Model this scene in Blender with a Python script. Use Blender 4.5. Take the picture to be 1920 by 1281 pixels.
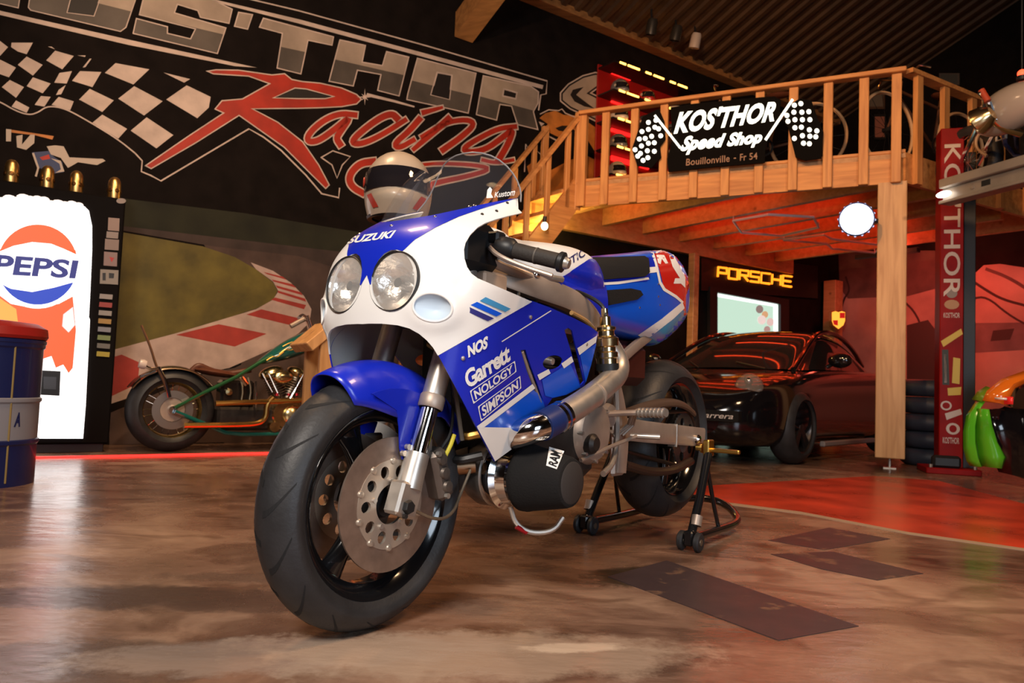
import bpy, bmesh, math, random
from mathutils import Vector, Matrix
from mathutils.bvhtree import BVHTree
from mathutils.geometry import tessellate_polygon
random.seed(7)
PI = math.pi
sc = bpy.context.scene
COL = sc.collection
for _o in list(bpy.data.objects): bpy.data.objects.remove(_o)

# ------------------------------------------------------------------ camera
FPX, PITCH, ROLL, CAMH = 1420.0, math.radians(3.34), math.radians(2.25), 0.583
CF = Vector((0, math.cos(PITCH), math.sin(PITCH)))
CU = Vector((0, -math.sin(PITCH), math.cos(PITCH)))
CR = Vector((1, 0, 0))
CO = Vector((0, 0, CAMH))
_c, _s = math.cos(ROLL), math.sin(ROLL)
R2, U2 = CR * _c - CU * (-_s) * -1, CU
R2 = CR * _c + CU * _s      # image right axis, in the world
U2 = CU * _c - CR * _s      # image up axis, in the world
cam_data = bpy.data.cameras.new('camera')
cam = bpy.data.objects.new('camera', cam_data); COL.objects.link(cam)
cam_data.sensor_width = 36.0
cam_data.lens = FPX / 1920.0 * 36.0
cam_data.clip_start = 0.05
cam_data.clip_end = 100
cam_data.dof.use_dof = True
cam_data.dof.focus_distance = 2.05
cam_data.dof.aperture_fstop = 7.0
cam.matrix_world = Matrix(((R2.x, U2.x, -CF.x, CO.x), (R2.y, U2.y, -CF.y, CO.y), (R2.z, U2.z, -CF.z, CO.z), (0, 0, 0, 1)))
sc.camera = cam

# ------------------------------------------------------------------ world, lamps, exposure
sc.view_settings.view_transform = 'Standard'
sc.view_settings.look = 'None'
sc.view_settings.exposure = 0.0
sc.view_settings.gamma = 1.0
sc.view_settings.use_curve_mapping = False
for _k, _v in (('max_bounces', 6), ('diffuse_bounces', 3), ('glossy_bounces', 4), ('transmission_bounces', 6), ('transparent_max_bounces', 8), ('caustics_reflective', False), ('caustics_refractive', False), ('sample_clamp_indirect', 4.0)):
    try: setattr(sc.cycles, _k, _v)
    except Exception: pass
world = bpy.data.worlds.new('night'); sc.world = world
world.use_nodes = True
world.node_tree.nodes['Background'].inputs[0].default_value = (0.5, 0.33, 0.22, 1)
world.node_tree.nodes['Background'].inputs[1].default_value = 0.012
def area_lamp(name, loc, target, size, power, col, size_y=None, spread=None):
    d = bpy.data.lights.new(name, 'AREA'); d.energy = power; d.color = col
    d.shape = 'RECTANGLE'; d.size = size; d.size_y = size_y or size
    if spread: d.spread = math.radians(spread)
    o = bpy.data.objects.new(name, d); COL.objects.link(o)
    o.location = loc
    o.rotation_euler = (Vector(target) - Vector(loc)).to_track_quat('-Z', 'Y').to_euler()
    return o
def spot_lamp(name, loc, target, power, col, ang=60, blend=.5, rad=.06):
    d = bpy.data.lights.new(name, 'SPOT'); d.energy = power; d.color = col
    d.spot_size = math.radians(ang); d.spot_blend = blend; d.shadow_soft_size = rad
    o = bpy.data.objects.new(name, d); COL.objects.link(o); o.location = loc
    o.rotation_euler = (Vector(target) - Vector(loc)).to_track_quat('-Z', 'Y').to_euler()
    return o
WARM = (1.0, 0.62, 0.34); AMBER = (1.0, 0.5, 0.2); NEUT = (1.0, 0.86, 0.72); COOL = (0.72, 0.85, 1.0)
area_lamp('ceiling_lamp', (-.9, -1.0, 2.7), (0.1, 2.3, .6), .9, 150, (1.0, .90, .80))
area_lamp('ceiling_lamp', (2.4, 1.5, 3.9), (2.2, 3.0, 0), .8, 110, WARM)
area_lamp('ceiling_lamp', (-1.6, 3.0, 4.2), (-1.9, 4.6, 0), .8, 80, WARM)
spot_lamp('warm_spot', (0.2, 3.2, 4.0), (2.2, 7.2, 2.9), 430, (1.0, .48, .17), 60)
spot_lamp('warm_spot', (-0.6, 2.4, 4.0), (-1.3, 7.0, 2.4), 270, (1.0, .66, .42), 80)
area_lamp('cool_fill_light', (2.4, -2.2, 1.3), (0.0, 2.0, .5), 1.6, 85, COOL)  # added cool fill from behind the camera; no window is built there
spot_lamp('warm_spot', (-1.4, 4.3, 3.9), (-1.9, 5.8, .3), 190, (1.0, .68, .38), 40)  # spot added to brighten the chopper, without a fixture

# ------------------------------------------------------------------ rays through the photograph's frame (all used to find points on real surfaces)
def ray(px, py):
    return (CF * FPX + R2 * (px - 960.0) - U2 * (py - 640.5)).normalized()
def on_plane(px, py, p0, n):
    d = ray(px, py); t = (Vector(p0) - CO).dot(n) / d.dot(n)
    return CO + d * t
def ground(px, py, z=0.0):
    return on_plane(px, py, Vector((0, 0, z)), Vector((0, 0, 1)))
def at_y(px, py, y):
    d = ray(px, py); return CO + d * (y / d.y)

# ------------------------------------------------------------------ materials
MATS = {}
def mat(name, col=(.5, .5, .5), rough=.5, metal=0.0, emit=None, es=1.0, coat=0.0, trans=0.0, alpha=1.0, ior=1.45,
        noise=0.0, nscale=8.0, nstretch=(1, 1, 1), bump=0.0, bscale=40.0, rvar=0.0, col2=None, spec=.5):
    if name in MATS: return MATS[name]
    m = bpy.data.materials.new(name); m.use_nodes = True
    nt = m.node_tree; b = nt.nodes['Principled BSDF']
    b.inputs['Base Color'].default_value = (*col, 1)
    b.inputs['Roughness'].default_value = rough
    b.inputs['Metallic'].default_value = metal
    b.inputs['IOR'].default_value = ior
    b.inputs['Specular IOR Level'].default_value = spec
    if coat: b.inputs['Coat Weight'].default_value = coat; b.inputs['Coat Roughness'].default_value = .06
    if trans: b.inputs['Transmission Weight'].default_value = trans
    if alpha < 1: b.inputs['Alpha'].default_value = alpha
    if emit: b.inputs['Emission Color'].default_value = (*emit, 1); b.inputs['Emission Strength'].default_value = es
    if noise or bump or rvar:
        tc = nt.nodes.new('ShaderNodeTexCoord'); mp = nt.nodes.new('ShaderNodeMapping')
        mp.inputs['Scale'].default_value = nstretch
        nt.links.new(tc.outputs['Object'], mp.inputs[0])
        nz = nt.nodes.new('ShaderNodeTexNoise'); nz.inputs['Scale'].default_value = nscale; nz.inputs['Detail'].default_value = 6
        nt.links.new(mp.outputs[0], nz.inputs['Vector'])
        if noise:
            rp = nt.nodes.new('ShaderNodeValToRGB')
            c2 = col2 or tuple(max(0, c * (1 - noise)) for c in col)
            c1 = col if col2 else tuple(min(1, c * (1 + noise * .5)) for c in col)
            rp.color_ramp.elements[0].color = (*c2, 1); rp.color_ramp.elements[0].position = .32
            rp.color_ramp.elements[1].color = (*c1, 1); rp.color_ramp.elements[1].position = .68
            nt.links.new(nz.outputs[0], rp.inputs[0]); nt.links.new(rp.outputs[0], b.inputs['Base Color'])
        if rvar:
            mr = nt.nodes.new('ShaderNodeMapRange'); mr.inputs[3].default_value = max(0.02, rough - rvar); mr.inputs[4].default_value = min(1, rough + rvar)
            nt.links.new(nz.outputs[0], mr.inputs[0]); nt.links.new(mr.outputs[0], b.inputs['Roughness'])
        if bump:
            n2 = nt.nodes.new('ShaderNodeTexNoise'); n2.inputs['Scale'].default_value = bscale; n2.inputs['Detail'].default_value = 4
            nt.links.new(mp.outputs[0], n2.inputs['Vector'])
            bp = nt.nodes.new('ShaderNodeBump'); bp.inputs['Strength'].default_value = bump; bp.inputs['Distance'].default_value = .01
            nt.links.new(n2.outputs[0], bp.inputs['Height']); nt.links.new(bp.outputs[0], b.inputs['Normal'])
    MATS[name] = m
    return m
def emitter(name, col=None, strength=1.0):
    return mat(name, (.02, .02, .02), .4, emit=col, es=strength)
def wood_mat(name, c1, c2, scale=1.0, axis=0):
    if name in MATS: return MATS[name]
    m = bpy.data.materials.new(name); m.use_nodes = True; nt = m.node_tree; b = nt.nodes['Principled BSDF']
    tc = nt.nodes.new('ShaderNodeTexCoord'); mp = nt.nodes.new('ShaderNodeMapping')
    s = [14.0, 14.0, 14.0]; s[axis] = 1.2
    mp.inputs['Scale'].default_value = [v * scale for v in s]
    nz = nt.nodes.new('ShaderNodeTexNoise'); nz.inputs['Scale'].default_value = 1.6; nz.inputs['Detail'].default_value = 7; nz.inputs['Distortion'].default_value = .6
    rp = nt.nodes.new('ShaderNodeValToRGB'); rp.color_ramp.elements[0].color = (*c2, 1); rp.color_ramp.elements[0].position = .3
    rp.color_ramp.elements[1].color = (*c1, 1); rp.color_ramp.elements[1].position = .65
    kn = nt.nodes.new('ShaderNodeTexVoronoi'); kn.inputs['Scale'].default_value = 3.4
    kr = nt.nodes.new('ShaderNodeValToRGB'); kr.color_ramp.elements[0].color = (.35, .3, .28, 1); kr.color_ramp.elements[0].position = .03
    kr.color_ramp.elements[1].color = (1, 1, 1, 1); kr.color_ramp.elements[1].position = .1
    mx = nt.nodes.new('ShaderNodeMix'); mx.data_type = 'RGBA'; mx.blend_type = 'MULTIPLY'; mx.inputs['Factor'].default_value = .8
    L = nt.links.new
    L(tc.outputs['Object'], mp.inputs[0]); L(mp.outputs[0], nz.inputs['Vector']); L(nz.outputs[0], rp.inputs[0])
    L(tc.outputs['Object'], kn.inputs['Vector']); L(kn.outputs['Distance'], kr.inputs[0])
    L(rp.outputs[0], mx.inputs['A']); L(kr.outputs[0], mx.inputs['B']); L(mx.outputs['Result'], b.inputs['Base Color'])
    b.inputs['Roughness'].default_value = .55
    MATS[name] = m
    return m

# ------------------------------------------------------------------ mesh building
def V(*a): return Vector(a)
class MB:
    """collects shapes for ONE mesh object"""
    def __init__(s): s.v = []; s.f = []; s.mi = []; s.mats = []
    def slot(s, m):
        if m is None: return 0
        if m not in s.mats: s.mats.append(m)
        return s.mats.index(m)
    def add(s, vs, fs, m=None):
        o = len(s.v); i = s.slot(m)
        s.v += [tuple(v) for v in vs]; s.f += [tuple(a + o for a in f) for f in fs]; s.mi += [i] * len(fs)
        return s
    def box(s, lo, hi, m=None, M=None, bev=0.0):
        x0, y0, z0 = lo; x1, y1, z1 = hi
        if bev > 0:
            b = min(bev, (x1 - x0) / 2.01, (y1 - y0) / 2.01, (z1 - z0) / 2.01)
            vs = []
            for sx in (0, 1):
                for sy in (0, 1):
                    for sz in (0, 1):
                        X, Y, Z = (x0, x1)[sx], (y0, y1)[sy], (z0, z1)[sz]
                        dx, dy, dz = (b, -b)[sx], (b, -b)[sy], (b, -b)[sz]
                        vs += [(X, Y + dy, Z + dz), (X + dx, Y, Z + dz), (X + dx, Y + dy, Z)]
            bm = bmesh.new(); bv = [bm.verts.new(v) for v in vs]
            r = bmesh.ops.convex_hull(bm, input=bv)
            bm.normal_update(); bm.verts.index_update()
            fs = [[v.index for v in f.verts] for f in bm.faces]; vv = [v.co.copy() for v in bm.verts]; bm.free()
        else:
            vv = [V(x, y, z) for x in (x0, x1) for y in (y0, y1) for z in (z0, z1)]
            fs = [(0, 1, 3, 2), (4, 6, 7, 5), (0, 4, 5, 1), (2, 3, 7, 6), (0, 2, 6, 4), (1, 5, 7, 3)]
        if M is not None: vv = [M @ v for v in vv]
        return s.add(vv, fs, m)
    def cyl(s, p0, p1, r0, r1=None, n=16, caps=True, m=None):
        r1 = r0 if r1 is None else r1
        p0, p1 = Vector(p0), Vector(p1); d = (p1 - p0).normalized(); a = d.orthogonal().normalized(); b = d.cross(a)
        vs = []
        for p, r in ((p0, r0), (p1, r1)):
            vs += [p + (a * math.cos(2 * PI * i / n) + b * math.sin(2 * PI * i / n)) * r for i in range(n)]
        fs = [(i, (i + 1) % n, n + (i + 1) % n, n + i) for i in range(n)]
        if caps: fs += [tuple(range(n - 1, -1, -1)), tuple(range(n, 2 * n))]
        return s.add(vs, fs, m)
    def tube(s, pts, r, n=10, m=None, closed=False, caps=True, smooth=0, ry=None):
        P = [Vector(p) for p in pts]
        for _ in range(smooth):
            Q = []
            cnt = len(P)
            for i in range(cnt if closed else cnt - 1):
                a, b = P[i], P[(i + 1) % cnt]; Q += [a * .75 + b * .25, a * .25 + b * .75]
            P = Q if closed else [P[0]] + Q + [P[-1]]
        rad = r if callable(r) else (lambda t: r)
        k = len(P); vs = []; up = None
        for i, p in enumerate(P):
            if closed: d = P[(i + 1) % k] - P[i - 1]
            else: d = P[min(i + 1, k - 1)] - P[max(i - 1, 0)]
            if d.length < 1e-9: d = Vector((0, 0, 1))
            d.normalize()
            if up is None: up = d.orthogonal().normalized()
            up = (up - d * up.dot(d))
            up = up.normalized() if up.length > 1e-6 else d.orthogonal().normalized()
            b = d.cross(up); rr = rad(i / max(1, k - 1))
            for j in range(n):
                a = 2 * PI * j / n
                vs.append(p + up * (math.cos(a) * rr) + b * (math.sin(a) * (rr if ry is None else ry)))
        fs = []
        for i in range(k if closed else k - 1):
            for j in range(n):
                i2 = (i + 1) % k
                fs.append((i * n + j, i * n + (j + 1) % n, i2 * n + (j + 1) % n, i2 * n + j))
        if caps and not closed: fs += [tuple(range(n - 1, -1, -1)), tuple(range((k - 1) * n, k * n))]
        return s.add(vs, fs, m)
    def lathe(s, prof, org=(0, 0, 0), axis=(0, 0, 1), n=32, m=None, closed=False, arc=(0, 2 * PI)):
        """prof: list of (radius, along)"""
        org, ax = Vector(org), Vector(axis).normalized(); a = ax.orthogonal().normalized(); b = ax.cross(a)
        full = abs(arc[1] - arc[0] - 2 * PI) < 1e-6
        na = n if full else n + 1
        vs = []
        for r, h in prof:
            for j in range(na):
                t = arc[0] + (arc[1] - arc[0]) * j / n
                vs.append(org + ax * h + (a * math.cos(t) + b * math.sin(t)) * r)
        k = len(prof); fs = []
        for i in range(k if closed else k - 1):
            i2 = (i + 1) % k
            for j in range(n):
                j2 = (j + 1) % na
                fs.append((i * na + j, i * na + j2, i2 * na + j2, i2 * na + j))
        return s.add(vs, fs, m)
    def grid(s, rows, m=None, closed_u=False):
        k, n = len(rows), len(rows[0]); vs = [p for r in rows for p in r]; fs = []
        for i in range(k - 1):
            for j in range(n if closed_u else n - 1):
                j2 = (j + 1) % n
                fs.append((i * n + j, i * n + j2, (i + 1) * n + j2, (i + 1) * n + j))
        return s.add(vs, fs, m)
    def sphere(s, c, r, n=16, m=None, sc3=(1, 1, 1), M=None):
        rows = []
        for i in range(n // 2 + 1):
            t = PI * i / (n // 2)
            rows.append([V(c[0] + sc3[0] * r * math.sin(t) * math.cos(2 * PI * j / n), c[1] + sc3[1] * r * math.sin(t) * math.sin(2 * PI * j / n), c[2] + sc3[2] * r * math.cos(t)) for j in range(n)])
        if M is not None: rows = [[M @ p for p in r_] for r_ in rows]
        return s.grid(rows, m, True)
    def prism(s, loops, fn, t0=0.0, t1=.002, m=None):
        """flat polygon with holes: loops of 2D points, fn(u, v, t) -> 3D, extruded from t0 to t1"""
        pl = [[Vector((p[0], p[1], 0)) for p in l] for l in loops]
        tris = tessellate_polygon(pl); flat = [p for l in pl for p in l]; n = len(flat)
        vs = [fn(p.x, p.y, t1) for p in flat] + [fn(p.x, p.y, t0) for p in flat]
        fs = [tuple(t) for t in tris] + [tuple(i + n for i in reversed(t)) for t in tris]
        o = 0
        for l in pl:
            k = len(l)
            fs += [(o + i, o + (i + 1) % k, n + o + (i + 1) % k, n + o + i) for i in range(k)]
            o += k
        return s.add(vs, fs, m)
    def obj(s, name, m=None, parent=None, smooth=35, loc=None, rot=None, **props):
        me = bpy.data.meshes.new(name); me.from_pydata([tuple(v) for v in s.v], [], s.f)
        bm = bmesh.new(); bm.from_mesh(me)
        bmesh.ops.recalc_face_normals(bm, faces=bm.faces[:]); bm.to_mesh(me); bm.free()
        ms = s.mats if s.mats and s.mats != [None] else [m]
        for q in ms: me.materials.append(q)
        if len(ms) > 1:
            for p, i in zip(me.polygons, s.mi): p.material_index = i
        if smooth:
            me.shade_smooth(); me.set_sharp_from_angle(angle=math.radians(smooth))
        o = bpy.data.objects.new(name, me); COL.objects.link(o)
        if parent: o.parent = parent
        if loc is not None: o.location = loc
        if rot is not None: o.rotation_euler = rot
        for k_, v_ in props.items(): o[k_] = v_
        return o
def thing(name, label, cat, loc=(0, 0, 0), rotz=0.0, group=None):
    o = bpy.data.objects.new(name, None); COL.objects.link(o); o.location = loc; o.rotation_euler = (0, 0, rotz)
    o.empty_display_size = .1
    o['label'] = label; o['category'] = cat
    if group: o['group'] = group
    return o
def tag(o, label, cat, group=None):
    o['label'] = label; o['category'] = cat
    if group: o['group'] = group
    return o
def struct(o): o['kind'] = 'structure'; return o
def share(src, name, parent=None, mw=None, **props):
    """another object with the same mesh data"""
    o = bpy.data.objects.new(name, src.data); COL.objects.link(o)
    if parent: o.parent = parent
    if mw is not None: o.matrix_local = mw
    for k_, v_ in props.items(): o[k_] = v_
    return o
def copy_tree(o, parent=None):
    c = o.copy(); COL.objects.link(c)
    if parent: c.parent = parent
    for ch in [q for q in bpy.data.objects if q.parent == o]: copy_tree(ch, c)
    return c

# ------------------------------------------------------------------ lettering and flat shapes
_TXT = {}
def text2d(body, bold=0.0, shear=0.0, spacing=1.0):
    """triangulated outline of a word, scaled to the unit box (u right, v up)"""
    k = (body, bold, shear, spacing)
    if k in _TXT: return _TXT[k]
    cu = bpy.data.curves.new('t', 'FONT'); cu.body = body; cu.offset = bold; cu.shear = shear; cu.space_character = spacing; cu.resolution_u = 4
    o = bpy.data.objects.new('t', cu); COL.objects.link(o)
    dg = bpy.context.evaluated_depsgraph_get(); me = bpy.data.meshes.new_from_object(o.evaluated_get(dg))
    vs = [(v.co.x, v.co.y) for v in me.vertices]; fs = [tuple(p.vertices) for p in me.polygons]
    bpy.data.objects.remove(o); bpy.data.curves.remove(cu); bpy.data.meshes.remove(me)
    x0 = min(v[0] for v in vs); x1 = max(v[0] for v in vs); y0 = min(v[1] for v in vs); y1 = max(v[1] for v in vs)
    vs = [((x - x0) / (x1 - x0), (y - y0) / (y1 - y0)) for x, y in vs]
    _TXT[k] = (vs, fs)
    return _TXT[k]
def quad(bl, br, tr, tl):
    def f(u, v):
        return (bl[0] * (1 - u) * (1 - v) + br[0] * u * (1 - v) + tr[0] * u * v + tl[0] * (1 - u) * v,
                bl[1] * (1 - u) * (1 - v) + br[1] * u * (1 - v) + tr[1] * u * v + tl[1] * (1 - u) * v)
    return f
def tri2d(loops):
    pl = [[Vector((p[0], p[1], 0)) for p in l] for l in loops]
    return [(p.x, p.y) for l in pl for p in l], [tuple(t) for t in tessellate_polygon(pl)]
def diced(loops, step):
    """polygon (with holes) in 2D cut along a square grid"""
    vs, fs = tri2d(loops); bm = bmesh.new(); bv = [bm.verts.new((x, y, 0)) for x, y in vs]
    for t in fs:
        try: bm.faces.new([bv[i] for i in t])
        except ValueError: pass
    for ax in (0, 1):
        lo = min(v[ax] for v in vs); hi = max(v[ax] for v in vs); q = lo + step
        while q < hi - step * .2:
            no = (1, 0, 0) if ax == 0 else (0, 1, 0); co = (q, 0, 0) if ax == 0 else (0, q, 0)
            bmesh.ops.bisect_plane(bm, geom=bm.verts[:] + bm.edges[:] + bm.faces[:], plane_co=co, plane_no=no)
            q += step
    bmesh.ops.remove_doubles(bm, verts=bm.verts[:], dist=1e-5)
    bm.verts.index_update()
    r = [(v.co.x, v.co.y) for v in bm.verts], [tuple(v.index for v in f.verts) for f in bm.faces]
    bm.free(); return r
def inset(poly, d):
    n = len(poly); A = sum(poly[i][0] * poly[(i + 1) % n][1] - poly[(i + 1) % n][0] * poly[i][1] for i in range(n)); sg = 1 if A > 0 else -1
    out = []
    for i in range(n):
        p0, p1, p2 = Vector(poly[i - 1]), Vector(poly[i]), Vector(poly[(i + 1) % n])
        a = (p1 - p0).normalized(); b = (p2 - p1).normalized()
        na = Vector((-a.y, a.x)) * sg; nb = Vector((-b.y, b.x)) * sg
        h = (na + nb); h = h / max(.35, h.length_squared) * 2
        q = p1 + h * d
        out.append((q.x, q.y))
    return out
def ribbon(pts, w, cap=True):
    """outline polygon strip of a stroke of width w (number or list) in 2D -> quads"""
    n = len(pts); ws = w if isinstance(w, (list, tuple)) else [w] * n
    vs, fs = [], []
    for i, p in enumerate(pts):
        a = Vector(pts[max(0, i - 1)]); b = Vector(pts[min(n - 1, i + 1)]); d = (b - a).normalized(); nn = Vector((-d.y, d.x)) * ws[i] / 2
        p = Vector(p); e = Vector((0, 0))
        if cap and i == 0: e = -d * ws[i] * .4
        if cap and i == n - 1: e = d * ws[i] * .4
        vs += [tuple(p + nn + e), tuple(p - nn + e)]
    fs = [(2 * i, 2 * i + 1, 2 * i + 3, 2 * i + 2) for i in range(n - 1)]
    return vs, fs
def smooth2(pts, k=2):
    for _ in range(k):
        q = [pts[0]]
        for a, b in zip(pts, pts[1:]):
            q += [(a[0] * .75 + b[0] * .25, a[1] * .75 + b[1] * .25), (a[0] * .25 + b[0] * .75, a[1] * .25 + b[1] * .75)]
        pts = q + [pts[-1]]
    return pts
def ellipse(cx, cy, rx, ry, n=28, rot=0.0):
    c, s = math.cos(rot), math.sin(rot)
    return [(cx + rx * math.cos(2 * PI * i / n) * c - ry * math.sin(2 * PI * i / n) * s, cy + rx * math.cos(2 * PI * i / n) * s + ry * math.sin(2 * PI * i / n) * c) for i in range(n)]
# ================================================================== ROOM SHELL
W0 = ground(215, 834); WE = Vector((.814, .581, 0)).normalized(); WN = Vector((.581, -.814, 0)).normalized()
ZUP = Vector((0, 0, 1))
def on_wall(px, py, off=0.0): return on_plane(px, py, W0 + WN * off, WN)
CORNER = on_wall(1552, 640); CORNER.z = 0
DROIT = CORNER + WN * 5.2
LEFT_END = W0 - WE * 5.6; LEFT_END.z = 0
WALL_H = 4.85
m_floor = bpy.data.materials.new('worn brown concrete floor'); m_floor.use_nodes = True
def _floor_nodes():
    nt = m_floor.node_tree; b = nt.nodes['Principled BSDF']; L = nt.links.new; N = nt.nodes.new
    tc = N('ShaderNodeTexCoord')
    n1 = N('ShaderNodeTexNoise'); n1.inputs['Scale'].default_value = 1.3; n1.inputs['Detail'].default_value = 9; n1.inputs['Roughness'].default_value = .62; n1.inputs['Distortion'].default_value = .5
    L(tc.outputs['Object'], n1.inputs['Vector'])
    r1 = N('ShaderNodeValToRGB'); e = r1.color_ramp.elements
    e[0].position = .3; e[0].color = (.10, .056, .038, 1); e[1].position = .72; e[1].color = (.44, .29, .20, 1)
    q = r1.color_ramp.elements.new(.5); q.color = (.232, .134, .092, 1)
    L(n1.outputs[0], r1.inputs[0])
    mp = N('ShaderNodeMapping'); mp.inputs['Scale'].default_value = (1.2, 1.9, 1); mp.inputs['Rotation'].default_value = (0, 0, .25)
    L(tc.outputs['Object'], mp.inputs[0])
    n2 = N('ShaderNodeTexNoise'); n2.inputs['Scale'].default_value = 2.2; n2.inputs['Detail'].default_value = 8; n2.inputs['Distortion'].default_value = 1.2
    L(mp.outputs[0], n2.inputs['Vector'])
    r2 = N('ShaderNodeValToRGB'); r2.color_ramp.elements[0].position = .40; r2.color_ramp.elements[0].color = (.42, .36, .34, 1); r2.color_ramp.elements[1].position = .52; r2.color_ramp.elements[1].color = (1, 1, 1, 1)
    L(n2.outputs[0], r2.inputs[0])
    mx = N('ShaderNodeMix'); mx.data_type = 'RGBA'; mx.blend_type = 'MULTIPLY'; mx.inputs['Factor'].default_value = .7
    L(r1.outputs[0], mx.inputs['A']); L(r2.outputs[0], mx.inputs['B'])
    # stains and worn patches, each an irregular blot with its own place on the concrete
    cur = mx.outputs['Result']
    n4 = N('ShaderNodeTexNoise'); n4.inputs['Scale'].default_value = 9; n4.inputs['Detail'].default_value = 8; n4.inputs['Roughness'].default_value = .7
    L(tc.outputs['Object'], n4.inputs['Vector'])
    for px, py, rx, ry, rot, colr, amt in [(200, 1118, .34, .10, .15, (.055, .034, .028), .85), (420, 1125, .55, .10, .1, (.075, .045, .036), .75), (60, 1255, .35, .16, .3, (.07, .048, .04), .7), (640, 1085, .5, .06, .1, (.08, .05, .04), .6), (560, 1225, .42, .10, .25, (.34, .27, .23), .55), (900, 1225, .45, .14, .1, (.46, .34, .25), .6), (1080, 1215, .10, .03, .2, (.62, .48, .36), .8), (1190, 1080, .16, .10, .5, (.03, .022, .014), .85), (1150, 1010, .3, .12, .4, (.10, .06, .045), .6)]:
        g = ground(px, py)
        m_ = N('ShaderNodeMapping'); m_.vector_type = 'TEXTURE'; m_.inputs['Location'].default_value = (g.x, g.y, 0); m_.inputs['Rotation'].default_value = (0, 0, rot); m_.inputs['Scale'].default_value = (rx * 1.6, ry * 1.6, 1)
        L(tc.outputs['Object'], m_.inputs[0])
        gr = N('ShaderNodeTexGradient'); gr.gradient_type = 'SPHERICAL'; L(m_.outputs[0], gr.inputs[0])
        ad = N('ShaderNodeMath'); ad.operation = 'MULTIPLY_ADD'; L(n4.outputs[0], ad.inputs[0]); ad.inputs[1].default_value = 1.1; L(gr.outputs['Fac'], ad.inputs[2])
        rg = N('ShaderNodeMapRange'); rg.inputs[1].default_value = .78; rg.inputs[2].default_value = 1.02; rg.inputs[3].default_value = 0; rg.inputs[4].default_value = amt; L(ad.outputs[0], rg.inputs[0])
        gz = N('ShaderNodeMath'); gz.operation = 'GREATER_THAN'; gz.inputs[1].default_value = .001; L(gr.outputs['Fac'], gz.inputs[0])
        ml_ = N('ShaderNodeMath'); ml_.operation = 'MULTIPLY'; L(rg.outputs[0], ml_.inputs[0]); L(gz.outputs[0], ml_.inputs[1])
        mm = N('ShaderNodeMix'); mm.data_type = 'RGBA'; L(ml_.outputs[0], mm.inputs['Factor']); L(cur, mm.inputs['A']); mm.inputs['B'].default_value = (*colr, 1); cur = mm.outputs['Result']
    L(cur, b.inputs['Base Color'])
    mr = N('ShaderNodeMapRange'); mr.inputs[1].default_value = .3; mr.inputs[2].default_value = .7; mr.inputs[3].default_value = .16; mr.inputs[4].default_value = .36
    L(n1.outputs[0], mr.inputs[0]); L(mr.outputs[0], b.inputs['Roughness'])
    mp3 = N('ShaderNodeMapping'); mp3.inputs['Scale'].default_value = (5, 12, 1)
    L(tc.outputs['Object'], mp3.inputs[0])
    n3 = N('ShaderNodeTexNoise'); n3.inputs['Scale'].default_value = 1.5; n3.inputs['Detail'].default_value = 3
    L(mp3.outputs[0], n3.inputs['Vector'])
    bp = N('ShaderNodeBump'); bp.inputs['Strength'].default_value = .25; bp.inputs['Distance'].default_value = .012
    L(n3.outputs[0], bp.inputs['Height']); L(bp.outputs[0], b.inputs['Normal'])
_floor_nodes()
foot = [LEFT_END, Vector((LEFT_END.x, -4, 0)), Vector((7.6, -4, 0)), DROIT, CORNER]
floor = struct(MB().prism([[(p.x, p.y) for p in foot]], lambda u, v, t: V(u, v, t), -.12, 0).obj('floor', m_floor, smooth=0))
# painted floor: the red bay and the dark painted letter strips
def flat_on_floor(name, poly, m, t=.0015, step=None):
    pts = [ground(*p) for p in poly]
    return MB().prism([[(p.x, p.y) for p in pts]], lambda u, v, tt: V(u, v, tt), 0.0, t).obj(name, m, floor, smooth=0)
m_redfloor = mat('red floor paint', (.55, .05, .02), .3, noise=.4, nscale=3, bump=.06, bscale=30, rvar=.1)
m_darkpaint = mat('worn dark floor paint', (.05, .035, .038), .42, noise=.0, nscale=9, rvar=.12)
def _worn(m, c1, c2, pos):
    nt = m.node_tree; b = nt.nodes['Principled BSDF']; tc = nt.nodes.new('ShaderNodeTexCoord'); n = nt.nodes.new('ShaderNodeTexNoise')
    n.inputs['Scale'].default_value = 5; n.inputs['Detail'].default_value = 9; n.inputs['Roughness'].default_value = .65
    r = nt.nodes.new('ShaderNodeValToRGB'); r.color_ramp.elements[0].position = pos; r.color_ramp.elements[0].color = (*c1, 1)
    r.color_ramp.elements[1].position = pos + .06; r.color_ramp.elements[1].color = (*c2, 1)
    nt.links.new(tc.outputs['Object'], n.inputs['Vector']); nt.links.new(n.outputs[0], r.inputs[0]); nt.links.new(r.outputs[0], b.inputs['Base Color'])
_worn(m_darkpaint, (.05, .032, .034), (.17, .095, .06), .58)
flat_on_floor('red_floor_paint', [(1180, 922), (1345, 910), (1640, 893), (1760, 902), (1920, 945), (2300, 1010), (2300, 1080), (1920, 1031), (1700, 1000), (1500, 962), (1310, 938)], m_redfloor)
flat_on_floor('floor_seam', [(1310, 936), (1500, 960), (1700, 998), (1920, 1029), (2300, 1078), (2300, 1083), (1920, 1033), (1700, 1002), (1500, 964), (1310, 940)], mat('pale floor seam', (.36, .26, .18), .6), .002)
for k, pl in enumerate([[(1555, 990), (1669, 1011), (1545, 1032), (1440, 1014)], [(1445, 1040), (1560, 1035), (1731, 1076), (1645, 1089), (1540, 1068)],
                        [(1250, 1052), (1610, 1175), (1460, 1202), (1140, 1082)]]):
    flat_on_floor('floor_marking', pl, m_darkpaint, .0016 + k * .0001)
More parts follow.
